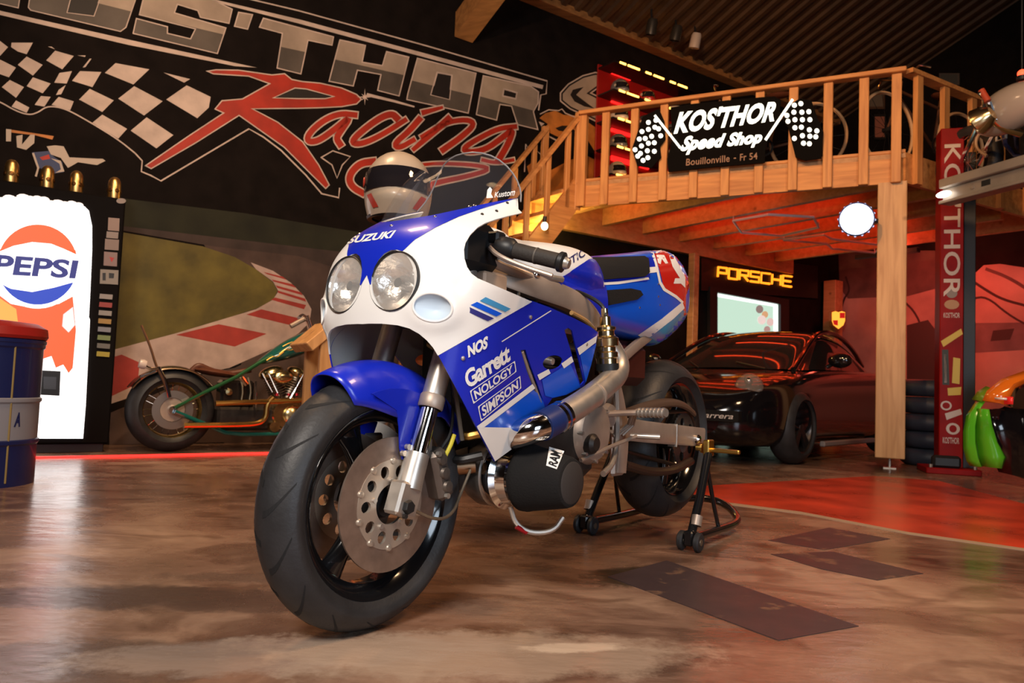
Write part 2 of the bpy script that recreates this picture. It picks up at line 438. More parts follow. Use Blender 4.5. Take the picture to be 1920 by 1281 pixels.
# walls: each a slab with thickness
def wall_slab(name, a, b, h, m, t=.14, outn=None):
    a, b = Vector(a), Vector(b); e = (b - a).normalized(); n = outn.normalized(); L = (b - a).length
    M = Matrix(((e.x, n.x, 0, a.x), (e.y, n.y, 0, a.y), (0, 0, 1, 0), (0, 0, 0, 1)))
    return struct(MB().box((-.1, 0, -.1), (L + .1, t, h), M=M).obj(name, m, smooth=0))
m_wallblack = mat('black painted wall', (.009, .006, .005), .85, noise=.35, nscale=5, bump=.12, bscale=60, spec=.12)
m_wallside = mat('dark brown wall', (.05, .035, .028), .7, noise=.3, nscale=3)
wall_left = wall_slab('wall_left', LEFT_END, CORNER, WALL_H + .05, m_wallblack, outn=-WN)
wall_back = wall_slab('wall_back', CORNER, DROIT, WALL_H + 2.2, m_wallblack, outn=WE)
m_rock = mat('rock mural plaster', (.42, .25, .2), .75, noise=.6, nscale=1.1, bump=.5, bscale=3, col2=(.17, .095, .08))
def rockp(t, z): p = CORNER + WN * t - WE * .003; return V(p.x, p.y, z)
rr_ = []
for i in range(27):
    t = .05 + 5.1 * i / 26; zt_ = 2.35 + .12 * math.sin(i * 1.7) + .08 * math.sin(i * 4.1); rr_.append([rockp(t, .0 + zt_ * j / 3) for j in range(4)])
MB().grid(rr_).obj('rock_mural', m_rock, wall_back, smooth=0)
wall_slab('wall_right', DROIT, (7.6, -4, 0), 10.6, m_wallside, outn=V(1, .05, 0))
wall_slab('wall_front', (7.6, -4, 0), (LEFT_END.x, -4, 0), 10.6, m_wallside, outn=V(0, -1, 0))
wall_slab('wall_far_left', (LEFT_END.x, -4, 0), LEFT_END, 10.6, m_wallside, outn=V(-1, 0, 0))
# roof: single slope rising away from the mural wall, with real ribs and beams
def roof(s, d, off=0.0): # s along the wall, d away from it
    p = W0 + WE * s + WN * d; return V(p.x, p.y, WALL_H + .38 * d + off)
m_roof = mat('brown ribbed roof lining', (.085, .042, .018), .6, noise=.3, nscale=4)
SMAX = (CORNER - W0).length + 2.5
ceiling = struct(MB().grid([[roof(s, d) for s in (-9, SMAX)] for d in (-.3, 14)]).grid([[roof(s, d, .1) for s in (-9, SMAX)] for d in (-.3, 14)]).obj('ceiling', m_roof, smooth=0))
rib = None
s = 2.0
while s < SMAX - 1.2:
    b = MB()
    b.grid([[roof(s - .05, d, -.001), roof(s - .03, d, -.035), roof(s + .03, d, -.035), roof(s + .05, d, -.001)] for d in (.12, 7.5)])
    b.obj('ceiling_rib', m_roof, ceiling, smooth=0)
    s += .2
m_beam = wood_mat('amber roof timber', (.42, .19, .06), (.26, .11, .035), 1.0, 0)
# eave beam along the mural wall, starting where the photograph shows it
P0 = on_wall(1010, 0, .16); P1 = on_wall(1400, 118, .16)
s0, s1 = (P0 - W0).dot(WE), SMAX - 2.4
Mw = Matrix(((WE.x, WN.x, 0, W0.x), (WE.y, WN.y, 0, W0.y), (0, 0, 1, 0), (0, 0, 0, 1)))
MB().box((s0 - 2.0, .0, WALL_H - .02), (s1, .16, WALL_H + .2), M=Mw, bev=.008).obj('eave_beam', m_beam, ceiling, smooth=0)
# rafter end seen at the top of the picture
c0 = on_wall(877, 66, .10); s_r = (c0 - W0).dot(WE)
def rft(ds, d, dz): p = W0 + WE * (s_r + ds) + WN * (.02 + d); return V(p.x, p.y, c0.z + .40 * d + dz)
vs = [rft(ds, d, dz) for ds in (-.11, .11) for d in (0, 3.4) for dz in (-.02, .24)]
MB().add(vs, [(0, 1, 3, 2), (4, 6, 7, 5), (0, 4, 5, 1), (2, 3, 7, 6), (0, 2, 6, 4), (1, 5, 7, 3)]).obj('rafter', m_beam, ceiling, smooth=0)

# ------------------------------------------------------------------ painted mural on the black wall (flat paint layers)
m_pale = mat('pale mural paint', (.56, .43, .36), .65, noise=.18, nscale=7)
m_chrT = mat('mural silver paint, light', (.38, .29, .22), .6, noise=.28, nscale=3)
m_chrB = mat('mural silver paint, dark', (.095, .075, .06), .6, noise=.35, nscale=3)
m_mred = mat('red mural paint', (.40, .022, .007), .6, noise=.25, nscale=5)
m_mblk = mat('black mural paint', (.012, .008, .007), .6)
m_mor = mat('orange mural paint', (.50, .17, .03), .6, noise=.35, nscale=6)
class Paint:
    """one painted piece: polygons given in the photograph's frame, laid on the wall's plane"""
    def __init__(s): s.b = MB()
    def poly(s, loops, m, off):
        vs, fs = tri2d(loops); s.b.add([on_wall(x, y, off) for x, y in vs], fs, m); return s
    def strip(s, pts, w, m, off, sm=2):
        pts = smooth2(pts, sm) if sm else pts
        if isinstance(w, list):
            ws = [w[0] + (w[-1] - w[0]) * i / (len(pts) - 1) if len(w) == 2 else w[min(len(w) - 1, int(i / len(pts) * len(w)))] for i in range(len(pts))]
        else: ws = w
        vs, fs = ribbon(pts, ws); s.b.add([on_wall(x, y, off) for x, y in vs], fs, m); return s
    def end(s, name): return s.b.obj(name, None, wall_left, smooth=0)
def c3(pts): return [(x / 3.0, y / 3.0) for x, y in pts]
def c4(pts): return [(560 + x / 3.2, y / 3.2) for x, y in pts]
def clip_half(poly, line, keep_below):
    """clip a 2D polygon by the line through two points"""
    (x0, y0), (x1, y1) = line
    f = lambda p: (p[1] - (y0 + (y1 - y0) * (p[0] - x0) / (x1 - x0))) * (1 if keep_below else -1)
    out = []
    for i in range(len(poly)):
        a, b_ = poly[i - 1], poly[i]; fa, fb = f(a), f(b_)
        if (fa >= 0) != (fb >= 0): t = fa / (fa - fb); out.append((a[0] + (b_[0] - a[0]) * t, a[1] + (b_[1] - a[1]) * t))
        if fb >= 0: out.append(b_)
    return out
def letter(loops, midline, w=2.2):
    p = Paint(); p.poly(loops, m_pale, .001)
    ins = [inset(loops[0], w)] + [inset(l, -w) for l in loops[1:]]
    p.poly(ins, m_chrT, .002)
    low = clip_half(ins[0], midline, True)
    if len(low) > 2:
        hol = [h for h in (clip_half(l, midline, True) for l in ins[1:]) if len(h) > 2]
        p.poly([low] , m_chrB, .003)
        for h in hol: p.poly([h], m_mblk, .0035)
    for h in ins[1:]: pass
    for l in loops[1:]: p.poly([inset(l, w * .2)], m_mblk, .0036)
    for l in loops[1:]:
        q = inset(l, -w * .9); p.strip(q + [q[0]], w, m_pale, .0038, 0)
    return p.end('mural_letter')
ml = ((0, -12), (1000, 236))
letter([[(-135, -140), (-75, -126), (-88, -88), (10, -122), (70, -104), (-25, -58), (38, -2), (35, 16), (-25, 2), (-90, -62), (-105, -20), (-165, -34)]], ((-160, -84), (40, -36)))
letter([[(66, -78), (52, 14), (57, 20), (226, 60), (237, 52), (264, -26), (258, -38), (76, -84)], [(144, -38), (128, 22), (175, 28), (194, -26)]], ((0, -40), (400, 60)))
letter([c3([(815, -60), (1080, -60), (1310, 50), (1290, 135), (1125, 100), (1110, 62), (1000, 28), (985, 70), (1275, 155), (1225, 305), (745, 190), (765, 100), (945, 148), (945, 185), (1070, 215), (1095, 165), (780, 85)])], ((240, 22), (425, 66)))
letter([c3([(1340, 65), (1425, 80), (1395, 168), (1315, 150)])], ((0, 300), (1000, 420)))
letter([c3([(1480, 98), (1880, 205), (1870, 258), (1735, 230), (1695, 420), (1555, 385), (1585, 190), (1455, 155)])], ((500, 82), (640, 112)))
letter([c4([(245, 235), (405, 270), (385, 370), (500, 390), (525, 305), (665, 340), (605, 580), (470, 545), (490, 450), (355, 425), (330, 520), (178, 490)])], ((600, 105), (780, 146)))
letter([c4([(710, 345), (1068, 437), (1020, 683), (900, 655), (645, 600), (652, 560)]), c4([(835, 440), (915, 455), (900, 590), (800, 565)])], ((760, 148), (900, 182)))
letter([c4([(1105, 450), (1395, 515), (1443, 550), (1440, 620), (1412, 670), (1440, 782), (1310, 750), (1275, 640), (1210, 630), (1190, 725), (1062, 690)]), c4([(1235, 540), (1305, 560), (1300, 588), (1230, 572)])], ((890, 178), (1010, 210)))
P = Paint(); P.poly([[(-220, -158), (398, -2), (560, 36), (1019, 160), (1017, 167), (560, 44), (372, -4), (-220, -150)]], m_pale, .001)
P.strip([(-220, -172), (450, -6), (560, 20), (800, 86), (1026, 152), (1024, 176), (1014, 178), (1010, 206)], 2.6, m_pale, .001, 0)
P.end('mural_stripe')
P = Paint(); P.poly([[(-220, -32), (0, 20), (240, 74), (482, 127), (440, 124), (240, 84), (0, 28), (-220, -24)]], m_pale, .001); P.end('mural_stripe')
# chequered flag
_flag = [[(0, 230), (45, 265), (0, 315), (-50, 270)], [(65, 240), (185, 240), (150, 305), (100, 290), (62, 265)], [(0, 335), (90, 380), (50, 435), (-50, 400)],
           [(100, 365), (150, 318), (240, 365), (185, 425)], [(10, 490), (55, 450), (135, 490), (90, 550)], [(150, 485), (185, 435), (285, 470), (240, 525)],
           [(65, 600), (90, 565), (165, 605), (150, 635)], [(260, 340), (310, 285), (415, 315), (350, 390)], [(305, 465), (335, 410), (405, 400), (375, 470)],
           [(315, 535), (330, 505), (370, 478), (345, 530)], [(195, 590), (230, 540), (285, 545), (250, 600)], [(405, 455), (450, 400), (570, 405), (520, 490)],
           [(445, 560), (505, 500), (640, 565), (575, 630)], [(290, 590), (330, 545), (415, 570), (395, 620)], [(590, 410), (650, 355), (840, 390), (750, 475)],
           [(665, 555), (755, 485), (915, 570), (810, 650)], [(520, 690), (575, 645), (715, 725), (665, 780)], [(735, 735), (825, 660), (975, 760), (880, 835)],
           [(935, 560), (1050, 480), (1185, 545), (1175, 605), (1110, 665)], [(920, 408), (1070, 445), (1035, 465)], [(465, 380), (505, 330), (515, 330), (480, 378)], [(270, 262), (310, 278), (290, 262)], [(435, 312), (482, 312), (478, 320)]]
for pl in _flag + [[(x - 330, y - 70) for x, y in q] for q in _flag[:13] if max(x for x, y in q) < 325]:
    Paint().poly([c3(pl)], m_pale, .001).end('mural_flag_square')
P = Paint()
P.strip(c3([(-330, 500), (-240, 555), (-160, 580), (-90, 540), (0, 572), (90, 625), (165, 648), (215, 632), (260, 600), (320, 600), (390, 622), (520, 695), (665, 785), (760, 862)]), 2.6, m_pale, .001, 2)
P.strip(c3([(760, 862), (800, 905), (795, 965), (850, 988), (905, 1018), (1400, 725), (1480, 770), (1580, 845), (1720, 985), (1810, 1090), (1905, 1112), (1910, 1060)]), 2.8, m_pale, .001, 0)
P.end('mural_outline')
# brush script
def script(paths, name='mural_script_letter'):
    p = Paint(); paths = [(pts, [x * 1.3 for x in w]) for pts, w in paths]
    for pts, w in paths:
        ww = [x + 5.0 for x in w] if isinstance(w, list) else w + 5.0
        p.strip(pts, ww, m_pale, .0042, 2)
    for pts, w in paths: p.strip(pts, w, m_mred, .0052, 2)
    return p.end(name)
Rloops = [c3([(1178, 402), (1215, 396), (1340, 398), (1530, 425), (1600, 418), (1640, 450), (1700, 462)]) + [(600, 157), (640, 166), (668, 178), (676, 186), (668, 194), (640, 199), (600, 201), (560, 202)] + c3([(1560, 607), (1410, 610), (1560, 690), (1700, 800), (1790, 930), (1848, 1040), (1832, 1056), (1760, 985), (1600, 825), (1345, 645), (1100, 800), (850, 945), (825, 932), (1060, 770), (1265, 635), (1215, 612), (1250, 570), (1365, 560), (1525, 470), (1400, 425), (1200, 412)]),
          [(510, 184), (553, 164), (575, 166), (629, 181), (610, 186), (560, 186)]]
P = Paint(); P.poly([inset(Rloops[0], -2.2)], m_pale, .0042); P.poly([Rloops[0]], m_mred, .0052); P.poly([Rloops[1]], m_pale, .0056); P.poly([inset(Rloops[1], 2)], m_mblk, .006); P.end('mural_script_letter')
script([(c4([(340, 690), (250, 680), (150, 720), (60, 800), (50, 850), (110, 850), (200, 790), (320, 690), (250, 790), (225, 830), (250, 868)]), [8, 9])])
script([(c4([(590, 710), (560, 680), (480, 710), (350, 810), (315, 860), (380, 865), (500, 810), (640, 720)]), [10, 7])])
script([(c4([(725, 715), (660, 790), (570, 865), (600, 892), (690, 840)]), [9, 7]), (c4([(750, 675), (860, 645)]), [8, 4])])
script([(c4([(900, 715), (800, 800), (690, 895)]), [11, 6]), (c4([(740, 820), (880, 735), (1010, 715), (1060, 745), (980, 820), (865, 900)]), [6, 9])])
script([(c4([(1300, 760), (1200, 770), (1080, 830), (985, 890), (1010, 915), (1120, 900), (1230, 820), (1290, 770), (1260, 860), (1200, 960)]), [7, 9])])
script([([(700, 303), (676, 306), (659, 322), (654, 338), (662, 352), (680, 362)], [10, 9]), ([(760, 318), (800, 306), (880, 308), (925, 316), (880, 330), (820, 342), (790, 352)], [4, 8])])
script([([(905, 300), (930, 306), (962, 300)], [5, 5])])
P = Paint(); st = c4([(135, 945), (205, 905), (310, 940), (262, 990), (230, 1070), (200, 990)]); P.strip(st + [st[0]], 2.4, m_pale, .0042, 0); P.end('mural_star')
P = Paint(); cx, cy = 684, 182
P.poly([[(cx + (16 if i % 4 == 0 else 9 if i % 2 == 0 else 3) * math.cos(PI * i / 8), cy + (16 if i % 4 == 0 else 9 if i % 2 == 0 else 3) * math.sin(PI * i / 8)) for i in range(16)]], m_pale, .0062)
P.strip([(690, 178), (740, 190), (776, 200)], [6, 3], m_pale, .0062, 0); P.end('mural_star')
# winged emblem to the right of the lettering
def c6(pts): return [(960 + x / 6.4, 120 + y / 6.4) for x, y in pts]
P = Paint(); w_ = c6([(1190, 140), (1000, 110), (850, 150), (680, 250), (590, 350), (590, 440), (700, 530), (850, 600), (1010, 680), (1080, 640), (1190, 560), (1190, 480), (930, 350), (1190, 160)])
P.poly([inset(w_, -2.5)], m_pale, .001); P.poly([w_], m_mblk, .002); P.poly([inset(w_, 3)], m_chrT, .003)
P.poly([c6([(700, 370), (730, 310), (860, 275), (770, 370), (900, 470), (990, 535), (870, 510), (750, 450)])], m_mblk, .004); P.end('mural_wing')
P = Paint(); P.poly([c6([(330, 650), (400, 590), (520, 560), (620, 610), (800, 620), (1000, 760), (1060, 860), (1000, 1060), (900, 900), (700, 760), (560, 880), (380, 790), (430, 720)])], m_mor, .001)
P.poly([c6([(520, 770), (600, 740), (700, 740), (620, 810), (560, 800)])], m_mblk, .002); P.poly([c6([(320, 690), (390, 715), (350, 750)])], m_pale, .002)
P.strip(c6([(340, 600), (440, 550), (560, 560), (600, 540), (640, 590), (760, 640)]), 2.2, m_pale, .002, 0); P.end('mural_flame')
P = Paint(); P.poly([c6([(180, 1230), (240, 1180), (280, 1260), (350, 1120), (420, 1300), (700, 1150), (900, 1100), (1060, 1180), (1060, 1500), (300, 1700)])], m_mor, .001)
P.strip(c6([(150, 1290), (165, 960), (250, 1090), (290, 1150), (285, 1030), (350, 1090)]), 2.2, m_pale, .002, 0); P.strip(c6([(350, 820), (540, 920)]), 2.6, m_pale, .002, 0); P.end('mural_flame')
# race track scene, lower left
m_grass = mat('olive painted grass', (.125, .095, .014), .7, noise=.45, nscale=4)
m_grass2 = mat('dark painted grass', (.017, .017, .007), .85, noise=.5, nscale=3)
m_asph = mat('brown painted asphalt', (.075, .044, .034), .8, noise=.4, nscale=4)
m_kerbr = mat('painted kerb red', (.33, .03, .02), .65, noise=.25, nscale=6)
m_kerbw = mat('painted kerb white', (.46, .33, .28), .65, noise=.25, nscale=6)
Paint().poly([[(380, 455), (640, 470), (900, 505), (900, 832), (420, 832), (470, 600)]], m_asph, .0010).end('mural_track')
P = Paint(); P.poly([[(228, 408), (330, 416), (460, 420), (600, 432), (640, 300), (760, 330), (900, 500), (900, 700), (228, 700)]], m_grass2, .001) if False else None
Paint().poly([[(60, 400), (228, 424), (400, 444), (620, 470), (900, 500), (900, 560), (620, 500), (560, 480), (400, 462), (228, 432), (60, 420)]], mat('far painted asphalt', (.05, .031, .025), .8, noise=.4, nscale=4), .0016).end('mural_track')
Paint().poly([[(60, 360), (228, 372), (460, 400), (640, 430), (900, 470), (900, 500), (620, 470), (400, 444), (228, 424), (60, 400)]], m_grass2, .0011).end('mural_grass')
Paint().poly([[(60, 420), (228, 432), (380, 458), (470, 488), (560, 520), (610, 570), (640, 640), (900, 640), (900, 540), (640, 480), (400, 445)]], m_asph, .0013).end('mural_track')
Paint().poly([[(60, 425), (232, 436), (380, 462), (440, 482), (480, 505), (512, 530), (520, 545), (514, 560), (490, 575), (440, 592), (340, 622), (210, 662), (60, 700)]], m_grass, .0015).end('mural_grass')
kerb = [(470, 492), (512, 508), (545, 530), (570, 555), (584, 580), (580, 605), (560, 625), (520, 650), (430, 690), (380, 700), (200, 760), (60, 800), (60, 690), (205, 658), (330, 625), (420, 598), (480, 580), (512, 562), (522, 546), (512, 528), (480, 505)]
Paint().poly([kerb], m_kerbw, .0017).end('mural_kerb')
for q in [[(60, 715), (228, 665), (262, 680), (258, 720), (205, 745), (60, 790)], [(330, 628), (410, 608), (500, 626), (440, 650)], [(462, 590), (490, 580), (565, 598), (545, 610)],
          [(508, 562), (516, 558), (574, 572), (570, 580)], [(521, 549), (521, 545), (572, 560), (574, 566)], [(520, 540), (517, 535), (564, 548), (568, 554)], [(513, 528), (509, 524), (548, 533), (556, 540)], [(500, 514), (494, 510), (530, 519), (538, 525)]]:
    Paint().poly([q], m_kerbr, .0022).end('mural_kerb_stripe')
Paint().poly([[(205, 834), (205, 775), (380, 702), (440, 690), (520, 652), (585, 600), (640, 600), (800, 640), (800, 832), (500, 828)]], m_asph, .0014).end('mural_track')
# small painted racing car above the vending machine
m_mwhite = mat('cream mural paint', (.5, .4, .32), .65); m_mblue = mat('navy mural paint', (.03, .045, .12), .6)
def cF(pts): return [(x / 7.536, 230 + y / 7.536) for x, y in pts]
P = Paint()
P.poly([cF([(85, 90), (160, 95), (155, 265), (85, 265)])], m_mwhite, .001); P.poly([cF([(160, 100), (760, 190), (740, 240), (500, 180), (160, 140)])], m_mor, .001)
P.poly([cF([(230, 190), (320, 170), (310, 310), (430, 170), (490, 170), (485, 290), (370, 385), (240, 350)])], m_mwhite, .0015)
P.poly([cF([(660, 335), (780, 320), (900, 335), (980, 490), (1370, 510), (1450, 510), (1490, 540), (1370, 600), (1100, 560), (1050, 590), (960, 640), (860, 500), (720, 450)])], m_mwhite, .0012)
P.poly([cF([(450, 420), (700, 400), (760, 480), (880, 560), (900, 700), (760, 720), (560, 640), (500, 560)])], m_mblue, .0011)
P.poly([cF([(720, 505), (860, 540), (910, 690), (780, 710), (860, 660), (840, 580)])], m_mwhite, .0018); P.poly([cF([(560, 490), (690, 450), (710, 510), (600, 530)])], m_mred, .0018)
P.strip(cF([(470, 440), (540, 640), (510, 750)]), 4, m_mwhite, .0019, 0); P.end('mural_car')
# ================================================================== THE RACE MOTORCYCLE (local axes: x forward from the front axle, y to its left, z up)
BO = Vector((-.327, 1.82, 0)); YAW = math.radians(36.1)
HD = Vector((-math.sin(YAW), -math.cos(YAW), 0)); LF = Vector((-HD.y, HD.x, 0))
bike = thing('race_motorcycle', 'blue and white race motorcycle with round twin headlights on a paddock stand', 'motorcycle', BO, math.atan2(HD.y, HD.x))
BM = Matrix(((HD.x, LF.x, 0, BO.x), (HD.y, LF.y, 0, BO.y), (0, 0, 1, 0), (0, 0, 0, 1))); BI = BM.inverted()
BI3 = BI.to_3x3(); CB = BI @ CO
def bray(px, py): return BI3 @ ray(px, py)
def by(px, py, y):
    d = bray(px, py); return CB + d * ((y - CB.y) / d.y)
white_p = mat('white fairing paint', (.84, .82, .79), .36, coat=.2)
blue_p = mat('royal blue fairing paint', (.007, .022, .48), .3, coat=.3)
blue_m = mat('mid blue fairing paint', (.005, .095, .70), .3, coat=.3)
blue_l = mat('sky blue fairing paint', (.06, .30, .58), .25, coat=.5)
red_p = mat('red tail paint', (.62, .02, .012), .22, coat=.6)
decal_w = mat('white vinyl', (.85, .84, .82), .35)
decal_b = mat('blue vinyl', (.012, .03, .28), .35)
rubber = mat('tyre rubber', (.023, .023, .025), .5, noise=.3, nscale=14, bump=.08, bscale=120)
rubber2 = mat('worn tyre tread', (.055, .052, .052), .6, noise=.25, nscale=10)
blackgl = mat('gloss black paint', (.006, .006, .007), .14, coat=.5)
blackmt = mat('satin black', (.012, .012, .013), .45)
foam = mat('black foam', (.010, .009, .009), .9, bump=.2, bscale=200, spec=.3)
alu = mat('brushed aluminium', (.56, .51, .46), .38, .8, noise=.12, nscale=20, rvar=.08)
alu_w = mat('warm raw aluminium', (.44, .35, .29), .48, .55, noise=.2, nscale=9, rvar=.1)
chrome = mat('chrome', (.8, .8, .8), .08, 1.0)
steel = mat('brown disc steel', (.36, .27, .22), .38, .75, noise=.2, nscale=30, nstretch=(1, 1, 1))
brass = mat('polished brass', (.72, .55, .30), .22, 1.0)
gold = mat('anodised gold', (.75, .48, .12), .3, 1.0)
dark_eng = mat('dark engine casting', (.05, .043, .04), .5, .6, noise=.4, nscale=12, bump=.1)
glass = mat('clear lens glass', (.75, .72, .68), .06, alpha=.14, bump=.25, bscale=55)
chrome_bowl = mat('reflector bowl', (.88, .80, .71), .26, .9, bump=.5, bscale=32)

# ---- fairing carrier surface
FZ = [.34, .50, .64, .70, .76, .82, .88, .92, .955, 1.0, 1.08]
FX = [.03, .03, .040, .045, .047, .042, .030, .012, -.015, -.085, -.22]
FW = [.185, .215, .240, .250, .262, .274, .268, .248, .230, .208, .18]
def lerp(z, X, Y):
    if z <= X[0]: return Y[0]
    for i in range(len(X) - 1):
        if z <= X[i + 1]:
            t = (z - X[i]) / (X[i + 1] - X[i]); return Y[i] + (Y[i + 1] - Y[i]) * t
    return Y[-1]
def slerp_(z, X, Y, h=.02):
    return sum(lerp(z + k * h / 2, X, Y) for k in (-2, -1, 0, 1, 2)) / 5
def fair_section(z):
    xn, w, a, p = slerp_(z, FZ, FX), slerp_(z, FZ, FW), .21, 2.45
    pts = []
    for i in range(-27, 31):
        th = PI / 2 * i / 30; c, s_ = max(0, math.cos(th)), math.sin(th)
        pts.append(V(xn - a + a * c ** (2 / p), w * math.copysign(abs(s_) ** (2 / p), s_), z))
    for i in range(1, 30):
        x = xn - a - .03 * i; pts.append(V(x, w - .045 * (xn - a - x), z))
    return pts
rows = [fair_section(.33 + .0125 * i) for i in range(61)]
def bvh_of(rows):
    n = len(rows[0]); vs = [p for r in rows for p in r]
    return BVHTree.FromPolygons(vs, [(i * n + j, i * n + j + 1, (i + 1) * n + j + 1, (i + 1) * n + j) for i in range(len(rows) - 1) for j in range(n - 1)])
FAIR = bvh_of(rows)
def cast(bvh, px, py):
    d = bray(px, py); h = bvh.ray_cast(CB, d)
    if h[0] is not None:
        n = h[1] if h[1].dot(d) < 0 else -h[1]
        return h[0], n
    best = None
    for k in range(40):                     # just past the edge: nearest point of the surface
        q = CB + d * (1.4 + .05 * k); r = bvh.find_nearest(q)
        if r[0] is not None and (best is None or r[3] < best[0]): best = (r[3], r[0], r[1])
    n = best[2]
    return best[1], (n if n.dot(d) < 0 else -n)
def draped(bvh, vf, off=0.0, disp=None):
    out, nor = [], []
    for x, y in vf:
        p, n = cast(bvh, x, y); o = off + (disp(x, y) if disp else 0)
        out.append(p + n * o); nor.append(n)
    return out, nor
def mirror_bm(bm, clip):
    if clip:
        bmesh.ops.bisect_plane(bm, geom=bm.verts[:] + bm.edges[:] + bm.faces[:], plane_co=(0, 0, 0), plane_no=(0, 1, 0), clear_inner=True, dist=1e-5)
    g = bmesh.ops.duplicate(bm, geom=bm.verts[:] + bm.edges[:] + bm.faces[:])['geom']
    for e in g:
        if isinstance(e, bmesh.types.BMVert): e.co.y = -e.co.y
    bmesh.ops.remove_doubles(bm, verts=bm.verts[:], dist=2e-4)
def panel(name, loops, bvh, m, thick=.004, step=12, disp=None, mirror=True, clip=False, parent=None, off=0.0, inner=None, smooth=50):
    vf, fs = diced(loops, step); P, N = draped(bvh, vf, off, disp); n = len(P)
    bm = bmesh.new(); a = [bm.verts.new(p) for p in P]
    for f in fs:
        try: bm.faces.new([a[i] for i in f])
        except ValueError: pass
    if thick:
        b = [bm.verts.new(p - q * thick) for p, q in zip(P, N)]
        edges = [e for e in bm.edges if e.is_boundary]; prs = [(a.index(e.verts[0]), a.index(e.verts[1])) for e in edges]
        for f in fs:
            try: bm.faces.new([b[i] for i in reversed(f)]).material_index = 1 if inner else 0
            except ValueError: pass
        for i, j in prs:
            try: bm.faces.new((a[i], a[j], b[j], b[i]))
            except ValueError: pass
    if mirror and clip: mirror_bm(bm, clip)
    bmesh.ops.recalc_face_normals(bm, faces=bm.faces[:])
    me = bpy.data.meshes.new(name); bm.to_mesh(me); bm.free(); me.materials.append(m)
    if inner: me.materials.append(inner)
    me.shade_smooth(); me.set_sharp_from_angle(angle=math.radians(smooth))
    o = bpy.data.objects.new(name, me); COL.objects.link(o); o.parent = parent or bike
    if mirror and not clip:                 # the same piece on the bike's other side
        m2 = me.copy()
        for v in m2.vertices: v.co.y = -v.co.y
        m2.flip_normals(); o2 = bpy.data.objects.new(name, m2); COL.objects.link(o2); o2.parent = o.parent
    return o
def decal(name, loops, bvh, m, off=.0012, step=12, mirror=False, clip=False, parent=None, disp=None):
    return panel(name, loops, bvh, m, 0, step, disp, mirror, clip, parent, off)
def decal_text(name, body, q, bvh, m, off=.0016, bold=.02, shear=0, parent=None, spacing=1.0):
    vs, fs = text2d(body, bold, shear, spacing); f = quad(*q)
    P, N = draped(bvh, [f(*v) for v in vs], off)
    return MB().add(P, fs).obj(name, m, parent or bike, smooth=0)
def duct(x, y):
    r2 = math.hypot((x - 815) / 60, (y - 582) / 46)
    return .010 * math.exp(-((r2 - .5) / .42) ** 2) if r2 < 1.9 else 0
cut = [(971, 372), (972, 392), (979, 399), (952, 405), (930, 411), (910, 418), (896, 426), (882, 440), (873, 455), (870, 468), (871, 485), (876, 501), (884, 513), (896, 522), (915, 530), (950, 545), (998, 566)]
top_edge = [(625, 431), (650, 428), (700, 421), (760, 413), (810, 405), (870, 392), (925, 380)]
mouth = [(821, 667), (812, 652), (800, 638), (786, 626), (768, 616), (745, 610), (715, 607), (690, 607), (640, 611), (600, 618)]
lampL = ellipse(736.5, 526.5, 40.5, 57.5, 36, .09)
DUCT = ellipse(812, 576.5, 35, 26, 32, .12)
upper = panel('upper_fairing', [top_edge + cut + mouth, lampL, DUCT], FAIR, white_p, .004, 7, duct, True, True)
def dish(x, y):
    r = math.hypot((x - 812) / 36, (y - 576.5) / 27); return duct(x, y) - .020 * max(0, 1 - r ** 3) - .001
panel('air_duct', [ellipse(812, 576.5, 36, 27, 32, .12)], FAIR, mat('white duct with cool light painted in', (.56, .66, .76), .4), .003, 6, dish, True, False, upper)  # pale blue imitates cool light on the white dish, set into its colour
for sy in (1, -1):
    lp_ = [cast(FAIR, x, y)[0] + cast(FAIR, x, y)[1] * (duct(x, y)) for x, y in DUCT]
    MB().tube([V(p.x, p.y * sy, p.z) for p in lp_], .0028, 8, closed=True).obj('duct_lip', white_p, upper)
band = [(600, 445), (625, 430), (650, 427.5), (700, 420.5), (760, 412.5), (810, 404.5), (870, 391.5), (925, 379.5), (971, 371.5), (900, 393), (860, 407), (817, 427), (778, 450), (761, 466)] + [(755, 471.5), (745, 468.5), (733, 469.5), (721, 476), (711, 487), (703, 501), (698, 517), (696, 533), (694, 534)] + [(688, 515), (660, 530), (600, 520)]
b_band = decal('nose_band', [band], FAIR, blue_p, .0012, 8, True, True, upper)
decal_text('lettering', 'SUZUKI', [(651.5, 458.5), (738, 447), (744, 433), (656, 445)], FAIR, decal_w, .0024, .035, .25, upper)
m_scr = mat('bright screw', (.75, .73, .75), .25, 1.0)
def screw(px, py, bvh, r=.005, m=None, parent=None, off=.001):
    p, n = cast(bvh, px, py); return MB().lathe([(0, .0025), (r * .6, .0022), (r, .0008), (r, -.002)], p + n * off, n, 10).obj('screw', m or m_scr, parent or bike)
for x, y in [(670, 433.5), (734, 424), (816, 407), (890, 386), (881, 388)]: screw(x, y, FAIR, .0048, parent=upper)
for x, y in [(904, 402), (931, 396), (951, 381)]: screw(x, y, FAIR, .0042, dark_eng, upper)
for k, (q, m) in enumerate([([(910, 557), (957, 579), (947, 585), (899, 564)], blue_l), ([(894, 566), (941, 588), (930, 593.5), (882, 572)], blue_m), ([(878, 575), (926, 597), (914, 602), (868, 581)], mat('violet stripe', (.03, .03, .2), .35))]):
    decal('stripe', [q], FAIR, m, .0014, 12, True, False, upper)
